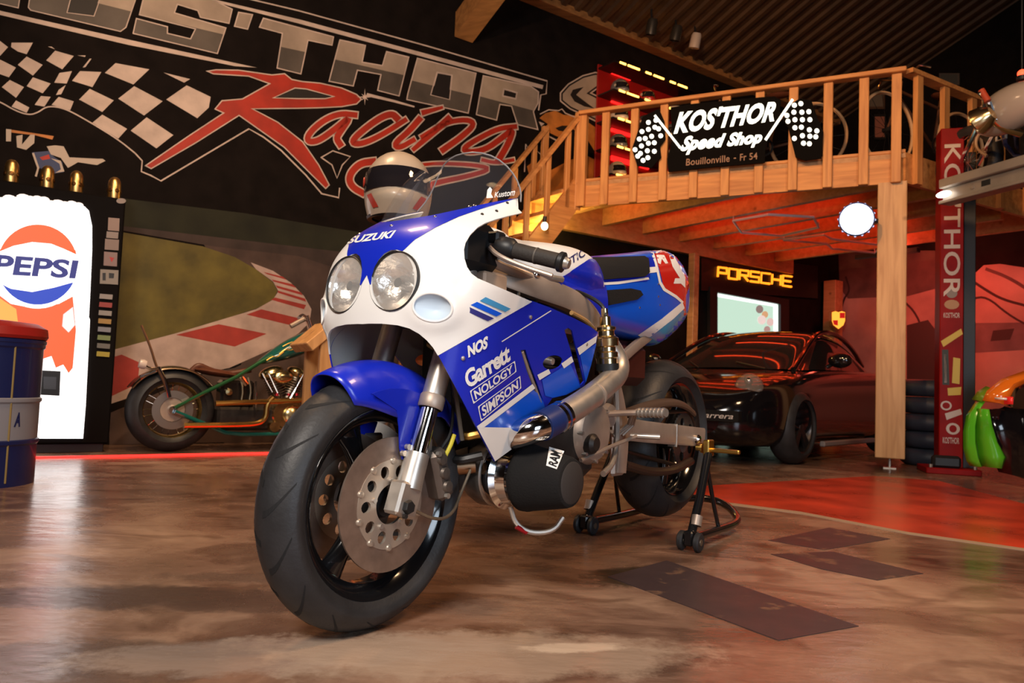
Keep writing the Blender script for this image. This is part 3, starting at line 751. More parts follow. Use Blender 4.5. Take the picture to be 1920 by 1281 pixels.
# ---- headlights
def headlight(sy, mid):
    c, n = cast(FAIR, 736.5, 526.5); n = (n + V(.9, 0, .1)).normalized(); c = c - n * .004
    if sy < 0: c = V(c.x, -c.y, c.z); n = V(n.x, -n.y, n.z)
    h = MB().lathe([(.0715, -.006), (.0722, .002), (.0708, .004), (.0688, .002), (.0688, -.01)], c, n, 40).obj('headlight', blackmt, bike)
    MB().lathe([(.0695, .0), (.066, -.012), (.056, -.03), (.04, -.046), (.02, -.055), (.0, -.057)], c, n, 40).obj('reflector', chrome_bowl, h)
    MB().lathe([(.0, .017), (.02, .0158), (.04, .012), (.055, .0065), (.069, 0), (.069, -.002), (.055, .0045), (.04, .010), (.02, .0138), (.0, .015)], c, n, 40).obj('lens', glass, h)
    MB().lathe([(0, -.012), (.012, -.014), (.014, -.03), (.014, -.055)], c, n, 16).obj('bulb_shield', chrome, h)
headlight(1, 0); headlight(-1, 0)
# ---- blue side panels
side = [(821, 665), (998, 564.5), (1030, 576), (1075, 596), (1108, 613), (1122, 624), (1118, 645), (1108, 685), (1096, 724), (1062, 741), (1036, 747), (1018, 775), (1013, 803), (970, 835), (928, 866), (911, 834), (893, 800), (858, 733)]
slot1 = [(977, 657), (986, 656), (997, 690), (1009, 722), (1019, 752), (1015, 760), (1003, 735), (988, 695)]
slot2 = [(1059, 619), (1066, 615), (1073, 620), (1084, 665), (1096, 715), (1089, 723), (1082, 700), (1070, 655)]
side_p = panel('side_fairing', [side, slot1, slot2, ellipse(1037, 680, 19, 13, 20, -.25)], FAIR, blue_p, .004, 9, None, True, False, off=-.001, inner=white_p)
def ln(x): return 799 + (x - 893) * (-.724)
decal('lower_blue', [[(905, 803), (1000, ln(1000) + 9), (1118, 645), (1108, 685), (1096, 723), (1090, 722), (1079, 690), (1072, 668), (1056, 681), (1037, 696), (1012, 713), (1018, 756), (1013, 758), (1003, 738), (999, 730), (1000, 728), (1012, 740), (1018, 762), (1030, 750), (1016, 776), (1012, 802)]] if False else [[(907, 802), (1000, ln(1000) + 10), (1012, 741), (1019, 755), (1022, 765), (1014, 792), (1012, 802)]], FAIR, blue_m, .0004, 10, True, False, side_p)
decal('lower_blue', [[(1016, 713), (1058, 686), (1066, 676), (1081, 708), (1088, 726), (1062, 740), (1036, 746), (1022, 742)]], FAIR, blue_m, .0004, 10, True, False, side_p)
decal('lower_blue', [[(1087, 664), (1118, 645), (1108, 685), (1098, 718)]], FAIR, blue_m, .0004, 10, True, False, side_p)
for q in [[(893, 800), (998, 720), (1003, 728), (905, 803)], [(1007, 703), (1028, 692), (1032, 700), (1011, 713)], [(1052, 682), (1071, 668), (1075, 678), (1057, 691)], [(1082, 653), (1119, 629), (1117, 642), (1086, 666)]]:
    decal('white_stripe', [q], FAIR, decal_w, .0009, 10, True, False, side_p)
decal('white_corner', [[(894, 801), (1012, 803), (970, 834.5), (928, 865), (911, 833)]], FAIR, white_p, .0006, 10, True, False, side_p)
decal('panel_seam', [ribbon([(826, 668), (945, 638), (1034, 582)], 1.1)[0][::2] + ribbon([(826, 668), (945, 638), (1034, 582)], 1.1)[0][1::2][::-1]] if False else [[(940, 640), (1032, 582), (1034, 583), (941, 641.5)]], FAIR, decal_w, .0006, 12, True, False, side_p)
decal_text('sponsor_lettering', 'NOS', [(878, 671), (915, 652), (914, 629), (873, 650)], FAIR, decal_w, .0012, .05, .2, side_p)
decal_text('sponsor_lettering', 'Garrett', [(877, 730), (957, 676), (953, 643), (868, 698)], FAIR, decal_w, .0012, .035, 0, side_p, .92)
def boxed(word, q):
    f = quad(*q); inn = lambda a: [f(a[0], a[2]), f(a[1], a[2]), f(a[1], a[3]), f(a[0], a[3])]
    loop = lambda e, g: [f(u, v) for u, v in [(e * 2, g), (1 - e * 2, g), (1 - e, g * 2.5), (1 - e, 1 - g * 2.5), (1 - e * 2, 1 - g), (e * 2, 1 - g), (e, 1 - g * 2.5), (e, g * 2.5)]]
    o = decal('sponsor_frame', [loop(.004, .02), loop(.022, .085)], FAIR, decal_w, .0012, 30, False, False, side_p)
    decal_text('sponsor_lettering', word, [f(.07, .17), f(.93, .17), f(.93, .83), f(.07, .83)], FAIR, decal_w, .0013, .03, 0, side_p)
boxed('NOLOGY', [(887, 758), (968, 697), (965, 676), (880, 733)]); boxed('SIMPSON', [(901, 791), (977, 728), (975, 704), (895, 762)])
for x, y in [(995, 595), (868, 672), (1100, 646)]: screw(x, y, FAIR, .005, alu, side_p)
screw(965, 835, FAIR, .008, dark_eng, side_p)
p, n = cast(FAIR, 1040, 679); MB().lathe([(0, .004), (.009, .003), (.011, -.003), (.012, -.03)], p - n * .008, n, 14).obj('fixing_bolt', alu, side_p)
MB().tube([cast(FAIR, x, y)[0] + V(0, -.004, 0) for x, y in [(981, 660), (991, 690), (1003, 722), (1015, 754)]], .005, 8).obj('vent_rod', alu_w, side_p)
# ---- windscreen
base_px = [(712, 419), (735, 416.5), (760, 413), (790, 408.5), (815, 404), (845, 397.5), (870, 392), (900, 385.5), (925, 380), (950, 375.5), (971, 371.5)]
BL = [cast(FAIR, x, y)[0] for x, y in base_px]; BL[0].y = 0
TL = [V(-.295, 0, 1.218), V(-.297, .03, 1.217), V(-.302, .058, 1.212), V(-.310, .084, 1.203), V(-.320, .106, 1.19), V(-.329, .126, 1.172), V(-.335, .142, 1.152), V(-.336, .157, 1.13), V(-.331, .170, 1.108), V(-.32, .182, 1.086), V(-.306, .192, 1.064)]
def scr_row(t):
    r = []
    for i, (a, b) in enumerate(zip(BL, TL)):
        p = a.lerp(b, t); bulge = math.sin(PI * t) * .042 * (1 - (i / 10) ** 2)
        r.append(p + V(.62, .35 * (i / 10), .78) * bulge)
    return r
R_ = []
for k in range(15):
    r = scr_row(k / 14); R_.append([V(p.x, -p.y, p.z) for p in r[:0:-1]] + r)
m_screen = mat('tinted clear windscreen', (.16, .16, .19), .02, alpha=.11)
ws = MB().grid(R_).obj('windscreen', m_screen, bike, smooth=60)
SCR = bvh_of([r[8:] for r in R_])
decal_text('screen_lettering', 'Kustom', [(926, 371), (965, 366), (965, 355), (925, 361)], SCR, decal_w, .002, .02, .3, ws)
decal('screen_emblem', [[(911, 372), (913, 357), (918, 351), (922, 356), (920, 364), (924, 371)]], SCR, decal_w, .002, 20, parent=ws)
MB().tube(R_[-1], .0022, 6).obj('screen_edge', mat('screen edge', (.25, .24, .25), .2), ws)
# ---- front wheel
def tyre_profile(R, w, rim_r, n=22):
    pts = [(rim_r, -w * .36)]
    pts.append((rim_r + (R - rim_r) * .25, -w * .46))
    for i in range(n + 1):
        t = -1 + 2 * i / n; a = t * 1.32
        pts.append((R - w * .46 * (1 - math.cos(a)) * 1.05, w * .515 * math.sin(a) / math.sin(1.32)))
    pts += [(rim_r + (R - rim_r) * .25, w * .46), (rim_r, w * .36)]
    return pts
def ring_disc(mb, r0, r1, y0, y1, c, n=48, m=None): mb.lathe([(r0, y0), (r1, y0), (r1, y1), (r0, y1), (r0, y0)], c, (0, 1, 0), n, m)
def make_wheel(c, R, w, rim_r, spokes, ang, nm, grooves):
    wh = MB().lathe(tyre_profile(R, w, rim_r), c, (0, 1, 0), 72).obj(nm, rubber, bike, smooth=60)
    rim = MB()
    rim.lathe([(rim_r + .004, -w * .40), (rim_r + .007, -w * .37), (rim_r - .004, -w * .33), (rim_r - .018, -w * .18), (rim_r - .022, 0), (rim_r - .018, w * .18), (rim_r - .004, w * .33), (rim_r + .007, w * .37), (rim_r + .004, w * .40), (rim_r - .008, w * .37), (rim_r - .03, w * .17), (rim_r - .032, 0), (rim_r - .03, -w * .17), (rim_r - .008, -w * .37), (rim_r + .004, -w * .40)], c, (0, 1, 0), 72)
    rim.obj('rim', blackgl, wh)
    for k in range(spokes):
        a = ang + 2 * PI * k / spokes; d = V(math.cos(a), 0, math.sin(a)); t = V(-math.sin(a), 0, math.cos(a)); b = MB(); rows = []
        for q in range(7):
            f = q / 6; r = .035 + (rim_r - .02 - .035) * f; hw = .030 - .010 * math.sin(PI * f) + .012 * f * f; hy = w * (.20 - .08 * f)
            rows.append([c + d * r + t * (hw * math.cos(g)) + V(0, hy * math.sin(g), 0) for g in [2 * PI * j / 14 for j in range(14)]])
        b.grid(rows, closed_u=True).obj('spoke', blackgl, wh)
    MB().lathe([(.0, -w * .5), (.03, -w * .5), (.04, -w * .3), (.046, -w * .15), (.046, w * .15), (.04, w * .3), (.03, w * .5), (0, w * .5)], c, (0, 1, 0), 32).obj('hub', blackmt, wh)
    g = MB()
    def on_tyre(a, t):
        al = t * 1.32; r = R - w * .46 * (1 - math.cos(al)) * 1.05 + .0006; yy = w * .515 * math.sin(al) / math.sin(1.32)
        return c + V(math.cos(a) * r, yy, math.sin(a) * r)
    for k in range(grooves):
        for sg in (1, -1):
            a0 = 2 * PI * (k + (.5 if sg < 0 else 0)) / grooves; rows = []
            for q in range(9):
                f = q / 8; t = sg * (.06 + .76 * f); a = a0 + .42 * f ** 1.6 * 9 / grooves; wd = .012 * (1 - .6 * f)
                rows.append([on_tyre(a - wd / R / 1.6, t), on_tyre(a + wd / R / 1.6, t)])
            g.grid(rows)
    g.obj('tread_groove', mat('groove black', (.007, .007, .008), .8), wh, smooth=0)
    return wh
FC = V(0, 0, .298)
fw = make_wheel(FC, .298, .125, .218, 3, 1.15, 'front_wheel', 15)
carr = mat('disc carrier', (.56, .48, .40), .38, .7)
def brake_disc(c, r_out, y, nm='brake_disc'):
    s_ = 1 if y > 0 else -1; cc = c + V(0, y, 0); b = MB()
    fn = lambda u, v, t: cc + V(u, t, v)
    circ = lambda r, n=64, ph=0: [(r * math.cos(2 * PI * i / n + ph), r * math.sin(2 * PI * i / n + ph)) for i in range(n)]
    holes = []
    b.prism([circ(r_out), circ(r_out * .655)], fn, -.0025, .0025); d = b.obj(nm, steel, fw)
    nh = 10; loops = [circ(r_out * .665), circ(r_out * .30)]
    for k in range(nh):
        a = 2 * PI * k / nh
        loops.append([(r_out * .50 * math.cos(a) + x * math.cos(a) - y_ * math.sin(a), r_out * .50 * math.sin(a) + x * math.sin(a) + y_ * math.cos(a)) for x, y_ in ellipse(0, 0, r_out * .095, r_out * .085, 12)])
    MB().prism(loops, fn, -.004, .004).obj('carrier', carr, d)
    for k in range(nh):
        a = 2 * PI * (k + .5) / nh; p = cc + V(r_out * .645 * math.cos(a), 0, r_out * .645 * math.sin(a))
        MB().lathe([(0, .008 * s_), (.007, .007 * s_), (.009, .003 * s_), (.009, -.003 * s_)], p, (0, 1, 0), 10).obj('rotor_button', carr, d)
    for k in range(5):
        a = 2 * PI * (k + .2) / 5; p = cc + V(r_out * .36 * math.cos(a), 0, r_out * .36 * math.sin(a))
        MB().cyl(p, p + V(0, .009 * s_, 0), .006, n=8).obj('bolt', alu, d)
    return d
brake_disc(FC, .155, .072); brake_disc(FC, .155, -.072)
# ---- fork, clamp, caliper
def fork_x(z): return -.020 - .335 * (z - .318)
for sy in (1, -1):
    y = .104 * sy
    fk = MB().cyl((fork_x(.525), y, .525), (fork_x(.98), y, .98), .0275, n=24).obj('fork_tube', alu, bike)
    MB().lathe([(.0285, 0), (.031, .004), (.031, .03), (.0285, .034)], (fork_x(.52), y, .52), (-.335, 0, 1), 24).obj('seal_ring', alu_w, fk)
    MB().cyl((fork_x(.36), y, .36), (fork_x(.53), y, .53), .0215, n=24).obj('stanchion', chrome, fk)
    MB().cyl((fork_x(.335), y, .335), (fork_x(.415), y, .415), .031, .0285, n=24).obj('axle_clamp', alu, fk)
    M = Matrix.Translation((-.008, y, .305)) @ Matrix.Rotation(-.32, 4, 'Y')
    MB().box((-.034, -.022, -.032), (.036, .024, .045), M=M, bev=.006).obj('axle_lug', alu, fk)
    MB().lathe([(0, .012 * sy), (.014, .012 * sy), (.017, .007 * sy), (.017, -.004 * sy)], (0, y + .024 * sy, .298), (0, 1, 0), 6).obj('axle_nut', blackmt, fk)
    MB().cyl((.008, y + .022 * sy, .278), (.008, y + .03 * sy, .278), .006, n=8).obj('pinch_bolt', dark_eng, fk)
    # caliper
    yc = .085 * sy
    cal = MB()
    M = Matrix.Translation((-.135, yc, .365)) @ Matrix.Rotation(.35, 4, 'Y')
    cal.box((-.028, -.036, -.07), (.026, .034, .06), M=M, bev=.012)
    for k in (-1, 0, 1): cal.lathe([(0, .042 * sy), (.013, .041 * sy), (.017, .03 * sy)], M @ V(0, 0, k * .036), (0, 1, 0), 14)
    co = cal.obj('brake_caliper', mat('caliper casting', (.17, .14, .12), .42, .7, bump=.1), bike)
    for k in (-1, 1): MB().cyl(M @ V(.012, .034 * sy, k * .055), M @ V(.012, .044 * sy, k * .055), .007, n=6).obj('bolt', alu, co)
    MB().box((-.115, yc - .012, .40), (-.05, yc + .012, .45), bev=.006).obj('caliper_bracket', alu, co)
MB().tube([(-.03, .105, .29), (-.10, .13, .255), (-.17, .12, .26), (-.22, .1, .30), (-.27, .09, .36)], .004, 8, smooth=2).obj('brake_hose', mat('steel braided hose', (.25, .2, .15), .4, .8), bike)
MB().tube([(-.15, .09, .42), (-.18, .10, .46), (-.20, .08, .56), (-.2, .05, .68)], .004, 8, smooth=2).obj('brake_hose', blackmt, bike)
MB().tube([(-.155, .10, .40), (-.17, .105, .43), (-.182, .105, .455)], .0055, 8).obj('hose_marker', mat('yellow sleeve', (.6, .5, .03), .5), bike)
for x, z in ((-.235, .76), (-.30, .955)):
    MB().box((x - .03, -.14, z - .02), (x + .03, .14, z + .02), bev=.01).obj('triple_clamp', blackmt, bike)
# ---- front mudguard
rows = []
for i in range(25):
    ph = math.radians(62 + 88 * i / 24); e = i / 24; dp = .075 + .06 * math.sin(PI * min(1, e * 1.3)) * (1 if e < .8 else .8)
    hw = .083 * (.84 + .16 * min(1, e * 4) ** .7)
    row = []
    for j in range(17):
        t = -1 + j / 8; a = t * 1.45; r = .334 - dp * (1 - math.cos(a)) / (1 - math.cos(1.45)) * (abs(t) ** .4); row.append(FC + V(r * math.cos(ph), hw * math.sin(a) / math.sin(1.45), r * math.sin(ph)))
    rows.append(row)
mud = MB().grid(rows)
mo = mud.obj('front_mudguard', blue_p, bike, smooth=60)
sol = mo.modifiers.new('thickness', 'SOLIDIFY'); sol.thickness = .003
for sy in (1, -1):
    fl = [FC + V(.268 * math.cos(math.radians(a)), 0, .268 * math.sin(math.radians(a))) for a in range(72, 117, 4)] + [by(x, y, .086) for x, y in [(806, 752), (798, 800), (786, 838), (772, 860), (757, 862), (752, 840), (751, 800), (746, 770)]]
    MB().prism([[(p.x, p.z) for p in fl]], lambda u, v, t: V(u, sy * (.081 + t), v), -.002, .0022).obj('mudguard_bracket', blue_p, mo)
    for px, py in [(764, 838), (756, 850)]:
        q = by(px, py, .088); MB().cyl((q.x, sy * .084, q.z), (q.x, sy * .094, q.z), .007, n=10).obj('screw', alu, mo)
# ---- inner parts behind the nose: radiator, engine, dash
MB().box((-.40, -.17, .52), (-.34, .17, .80), bev=.01).obj('radiator', blackmt, bike)
eng = MB(); eng.box((-.80, -.18, .30), (-.40, .17, .72), bev=.04)
eo = eng.obj('engine', dark_eng, bike)
for k in range(7): MB().box((-.66, -.19, .52 + .028 * k), (-.39, .185, .53 + .028 * k), bev=.003).obj('cooling_fin', dark_eng, eo)
MB().lathe([(0, .035), (.05, .034), (.085, .022), (.10, .0), (.10, -.05)], (-.745, .17, .452), (0, 1, 0), 36).obj('clutch_cover', alu_w, eo)
MB().lathe([(0, .02), (.02, .02), (.03, .01), (.032, -.01)], (-.70, .2, .42), (0, 1, 0), 20).obj('cover_cap', dark_eng, eo)
MB().lathe([(0, .016), (.035, .014), (.04, 0), (.04, -.04)], (-.86, .165, .50), (0, 1, 0), 24).obj('sprocket_cover', alu_w, eo)
for k in range(8):
    a = 2 * PI * k / 8; MB().cyl((-.745 + .088 * math.cos(a), .17, .452 + .088 * math.sin(a)), (-.745 + .088 * math.cos(a), .198, .452 + .088 * math.sin(a)), .006, n=8).obj('bolt', alu, eo)
MB().box((-.30, -.15, .86), (-.12, .15, 1.0), bev=.03).obj('dash_panel', blackmt, bike)
MB().box((-.30, -.07, .72), (-.12, .07, .80), bev=.02).obj('headlight_bracket', blackmt, bike)
for k, (x0, z0) in enumerate([(-.30, .66), (-.31, .60), (-.30, .46), (-.28, .40)]):
    MB().tube([(x0, .12, z0), (x0 + .05, .06, z0 - .02), (x0 + .02, -.08, z0 + .03)], .012, 8, smooth=2).obj('hose', blackmt if k % 2 else mat('gold hose end', (.5, .3, .08), .35, .9), bike)
MB().tube([(-.10, .05, .77), (-.15, .09, .66), (-.18, .1, .58), (-.22, .1, .44)], .006, 8, smooth=2).obj('hose', mat('grey cable', (.13, .12, .11), .5), bike)
# ---- fuel tank
TX = [-.34, -.38, -.44, -.52, -.62, -.72, -.80, -.86, -.90]
TT = [.985, 1.005, 1.0, 1.010, 1.022, 1.03, 1.03, 1.012, .96]
TB = [.90, .885, .875, .875, .865, .86, .855, .85, .85]
TW = [.10, .145, .175, .182, .182, .175, .160, .145, .12]
rows = []
for i in range(41):
    x = -.34 - .56 * i / 40; zt, zb, w = slerp_(x * -1, [-t for t in TX], TT), slerp_(-x, [-t for t in TX], TB), slerp_(-x, [-t for t in TX], TW)
    r = []
    for j in range(33):
        t = -1 + j / 16; a = t * PI / 2; h = zt - zb
        r.append(V(x, w * math.copysign(abs(math.sin(a)) ** .62, a) * (1 - .06 * (abs(t) > .93)), zb + h * max(0, math.cos(a)) ** .62))
    rows.append(r)
TANKR = rows
tank_b = MB().grid(rows); tank_b.add(rows[0], [tuple(range(33))]); tank_b.add(rows[-1], [tuple(range(32, -1, -1))])
tank = tank_b.obj('fuel_tank', white_p, bike, smooth=70)
TANK = bvh_of([r[14:] for r in rows])
decal('tank_blue', [[(1103, 487), (1046, 523), (1030, 528), (1038, 545), (1085, 568), (1130, 610), (1130, 480)]], TANK, blue_p, .0035, 6, True, False, tank)
decal_text('tank_lettering', 'STIC', [(1063, 500), (1098, 480), (1094, 466), (1061, 487)], TANK, mat('navy vinyl', (.02, .02, .12), .4), .0016, .02, .1, tank)
MB().sphere((-.37, 0, .985), .075, 20, sc3=(1.0, 1.35, .55)).obj('tank_hump', white_p, tank)
blue_side = MB()
for sy in (1, -1):
    rr = []
    for i in range(13):
        f = i / 12
        top = V(-.50 - .36 * f, (.178 - .035 * f) * sy, .885 + .07 * f ** 2 if f < 0 else .89 + .03 * f); bot = V(-.56 - .27 * f, (.178 - .02 * f) * sy, .845 - .065 * f)
        rr.append([top.lerp(bot, k / 6) + V(0, sy * .012 * math.sin(PI * k / 6), 0) for k in range(7)])
    MB().grid(rr).obj('tank_side_cover', blue_p, tank, smooth=60)
# ---- frame
def beam(path, h, w, name, m, parent, sm=2):
    P_ = [Vector(p) for p in path]
    for _ in range(sm):
        Q = [P_[0]]
        for a, b in zip(P_, P_[1:]): Q += [a * .75 + b * .25, a * .25 + b * .75]
        P_ = Q + [P_[-1]]
    rows = []
    for i, p in enumerate(P_):
        d = (P_[min(i + 1, len(P_) - 1)] - P_[max(i - 1, 0)]).normalized(); y = V(0, 1, 0); u = d.cross(y).normalized(); b = .22
        prof = [(-1, -1 + b), (-1 + b, -1), (1 - b, -1), (1, -1 + b), (1, 1 - b), (1 - b, 1), (-1 + b, 1), (-1, 1 - b)]
        rows.append([p + u * (s_ * h / 2) + y * (t_ * w / 2) for s_, t_ in prof])
    b = MB().grid(rows, closed_u=True); b.add(rows[0], [tuple(range(8))]); b.add(rows[-1], [tuple(range(7, -1, -1))])
    return b.obj(name, m, parent, smooth=30)
for sy in (1, -1):
    fr = beam([(-.26, .07 * sy, .90), (-.36, .15 * sy, .865), (-.46, .172 * sy, .85), (-.58, .172 * sy, .842), (-.68, .168 * sy, .822), (-.76, .163 * sy, .785), (-.82, .158 * sy, .72), (-.88, .152 * sy, .64), (-.96, .148 * sy, .52), (-.99, .146 * sy, .42), (-.98, .144 * sy, .31)], .064, .036, 'frame_beam', alu_w, bike)
    beam([(-.90, .12 * sy, .62), (-1.10, .11 * sy, .72), (-1.32, .09 * sy, .80)], .035, .02, 'subframe', alu_w, bike)
    beam([(-.46, .15 * sy, .80), (-.44, .15 * sy, .55), (-.42, .14 * sy, .38)], .03, .03, 'down_tube', blackmt, bike)
    MB().tube([(-.58, .19 * sy, .80), (-.68, .186 * sy, .785), (-.75, .18 * sy, .75), (-.80, .185 * sy, .69)], .007, 8, smooth=2).obj('breather_hose', mat('amber hose', (.4, .22, .08), .35), bike)
pl = MB().box((-1.02, .135, .30), (-.93, .155, .52), bev=.01); pl.obj('pivot_plate', alu_w, bike)
# ---- handlebars
for sy in (1, -1):
    a = V(fork_x(.955), .104 * sy, .955); b_ = V(-.297, .345 * sy, .890)
    hb = MB().cyl(a, b_, .011, n=14).obj('handlebar', alu, bike)
    dd = (b_ - a).normalized(); g0 = a + dd * .105; g1 = b_ - dd * .012
    gp = MB().cyl(g0, g1, .0205, n=20).obj('grip', mat('grip rubber', (.03, .024, .02), .7, bump=.15, bscale=150), hb)
    for f in (0.05, .5, .95):
        q = g0.lerp(g1, f); MB().cyl(q - dd * .002, q + dd * .002, .0215, n=20).obj('grip_ring', mat('grip ring', (.10, .085, .07), .6), hb)
    MB().lathe([(.02, -.012), (.026, -.006), (.026, .004), (.017, .008)], g1, dd, 20).obj('grip_flange', blackmt, hb)
    MB().lathe([(0, .022), (.012, .02), (.016, .012), (.016, -.01)], g1, dd, 18).obj('bar_end', alu, hb)
    MB().lathe([(.013, -.03), (.026, -.028), (.029, -.01), (.029, .012), (.022, .022), (.015, .024)], g0 - dd * .012, dd, 18).obj('lever_perch', blackmt, hb)
    MB().box((-.02, -.02, -.015), (.02, .02, .015), M=Matrix.Translation(g0 - dd * .045 + V(0, 0, .02)), bev=.006).obj('switch', blackmt, hb)
    MB().tube([g0 - dd * .04 + V(.03, 0, -.01), g0 + V(.055, 0, -.025), g0 + dd * .06 + V(.05, 0, -.035), g0 + dd * .14 + V(.04, 0, -.04)], lambda t: .008 - .002 * t, 8, smooth=2, ry=.006).obj('lever', alu_w, hb)
    MB().tube([(-.20, .1 * sy, .93), (-.26, .14 * sy, .90), (-.33, .16 * sy, .885), (-.40, .165 * sy, .875)], .014, 10, smooth=2, ry=.008).obj('steering_bracket', alu_w, bike)
    MB().box((-.315, .125 * sy - .03, .815), (-.215, .125 * sy + .03, .872), bev=.006).obj('relay_box', mat('tan box', (.42, .30, .22), .5), bike)
    MB().tube([(-.38, .15 * sy, .86), (-.35, .16 * sy, .81), (-.40, .165 * sy, .79), (-.44, .16 * sy, .82)], .006, 8, smooth=2).obj('hose', blackmt, bike)
    MB().sphere((-.415, .172 * sy, .888), .014, 12).obj('frame_bolt', chrome, bike)
    MB().tube([(-.40, .165 * sy, .90), (-.47, .182 * sy, .887), (-.53, .184 * sy, .89)], .010, 10).obj('fuel_rail', alu, bike)
# ---- charge pipe, blow-off valve, turbo intake with its filter
pipe_c = [V(-.318, .252, .474), V(-.39, .262, .496), V(-.55, .262, .546), V(-.70, .252, .602), V(-.765, .246, .632), V(-.785, .236, .668), V(-.77, .215, .71), V(-.74, .19, .76)]
cp = MB().tube(pipe_c[1:], .0355, 24, smooth=2).obj('charge_pipe', alu, bike, smooth=60)
MB().tube([V(-.345, .257, .482), V(-.385, .261, .495), V(-.425, .262, .507)], .0395, 24).obj('silicone_coupling', mat('navy silicone', (.012, .025, .11), .35), cp)
MB().tube([V(-.315, .17, .45), V(-.31, .215, .462), V(-.322, .245, .474), V(-.352, .257, .484)], .036, 24, smooth=2).obj('pipe_stub', chrome, cp)
for f in (.40, .422): MB().tube([V(-f, .262, .499 + (f - .4) * .3), V(-f - .012, .262, .503 + (f - .4) * .3)], .0412, 24).obj('hose_clamp', chrome, cp)
MB().tube([V(-.606, .2615, .5645), V(-.612, .2613, .5665)], .0368, 24).obj('weld_seam', alu_w, cp)
bx, byy = -.722, .236
bov = MB().lathe([(.030, 0), (.030, .04), (.034, .044), (.034, .058), (.028, .062), (.028, .074), (.036, .078), (.038, .10), (.034, .104), (.026, .108), (.026, .122), (.031, .126), (.031, .134), (.017, .14), (.017, .165), (.011, .168), (.010, .19), (0, .19)], (bx, byy, .635), (.08, -.05, 1), 28).obj('blow_off_valve', brass, bike, smooth=40)
MB().lathe([(.0345, .0), (.0345, .02)], (bx, byy, .64), (.08, -.05, 1), 28).obj('black_band', blackmt, bov)
MB().tube([(bx + .02, byy, .80), (bx + .01, byy - .02, .84), (bx + .08, byy - .06, .87), (bx + .16, byy - .06, .865)], .006, 8, smooth=2).obj('vacuum_hose', blackmt, bov)
fx, fz = -.392, .342
tb = MB().lathe([(.0, -.05), (.05, -.05), (.075, -.04), (.088, -.01), (.088, .03), (.07, .05), (.06, .06), (0, .06)], (fx, .06, fz), (0, 1, 0), 36).obj('turbocharger', mat('cast steel', (.30, .27, .25), .35, .9, noise=.3, nscale=14), bike)
MB().lathe([(.060, .0), (.085, .005), (.092, .02), (.092, .035), (.078, .045), (.07, .07)], (fx, .09, fz), (0, 1, 0), 36).obj('compressor_ring', chrome, tb)
MB().lathe([(.076, 0), (.079, .002), (.079, .014), (.076, .016)], (fx, .165, fz), (0, 1, 0), 36).obj('hose_clamp', chrome, tb)
flt = MB().lathe([(.0, .0), (.084, .0), (.089, .006), (.089, .02), (.086, .03), (.066, .135), (.062, .145), (.055, .148), (0, .146)], (fx, .178, fz), (0, 1, 0), 48).obj('air_filter', foam, bike, smooth=40)
MB().lathe([(.0, .1505), (.05, .1505), (.056, .147)], (fx, .178, fz), (0, 1, 0), 36).obj('end_cap', mat('filter cap', (.035, .03, .028), .6), flt)
LBL = BVHTree.FromPolygons([V(fx + (.0865 - .19 * t) * math.cos(a), .208 + .105 * t / 1.05, fz + (.0865 - .19 * t * .0 - .02 * t) * math.sin(a)) for t in (0, 1) for a in [2 * PI * i / 48 for i in range(48)]], [(i, (i + 1) % 48, 48 + (i + 1) % 48, 48 + i) for i in range(48)])
def flt_pt(px, py, off):
    d = bray(px, py); best = None
    for k in range(400):
        q = CB + d * (1.6 + .002 * k); yy = q.y - .178
        if .0 < yy < .14:
            R = .086 - (.02) * max(0, (yy - .03) / .105); r = math.hypot(q.x - fx, q.z - fz)
            if r <= R + off: return q
    return CB + d * 2.0
vs, fs = diced([[(1024, 873), (1030, 838), (1058, 846), (1044, 880)]], 6)
MB().add([flt_pt(x, y, .0015) for x, y in vs], fs).obj('filter_label', decal_w, flt, smooth=0)
vs, fs = text2d('RAM', .03); f = quad((1043, 876), (1054, 848), (1034, 842), (1028, 870))
MB().add([flt_pt(*f(*v), .0028) for v in vs], fs).obj('filter_lettering', blackmt, flt, smooth=0)
ex = MB(); ex.tube([(-.36, .03, .36), (-.33, -.02, .34), (-.30, -.10, .34), (-.36, -.16, .40)], .055, 20, smooth=2); ex.obj('exhaust_header', mat('wrapped exhaust', (.055, .04, .033), .8, noise=.4, nscale=20), bike)
MB().tube([(-.30, .08, .37), (-.24, .02, .36), (-.20, -.04, .355), (-.18, -.12, .35)], .022, 14, smooth=2).obj('exhaust_pipe', mat('heated steel pipe', (.40, .24, .14), .3, 1.0), bike)
MB().tube([(fx + .02, .15, fz - .08), (fx + .01, .16, fz - .125), (fx - .02, .19, fz - .15), (fx - .07, .23, fz - .145), (fx - .10, .24, fz - .11)], .007, 8, smooth=2).obj('oil_line', alu, bike)
MB().tube([(fx + .008, .163, fz - .13), (fx - .015, .182, fz - .146)], .0085, 8).obj('oil_fitting', mat('red anodised', (.45, .02, .03), .3, .8), bike)
# silver sump line that runs down beside the frame
MB().tube([(-.90, .17, .60), (-.905, .175, .50), (-.90, .18, .42), (-.86, .19, .35), (-.78, .2, .325)], .010, 10, smooth=2).obj('oil_line', alu, bike)
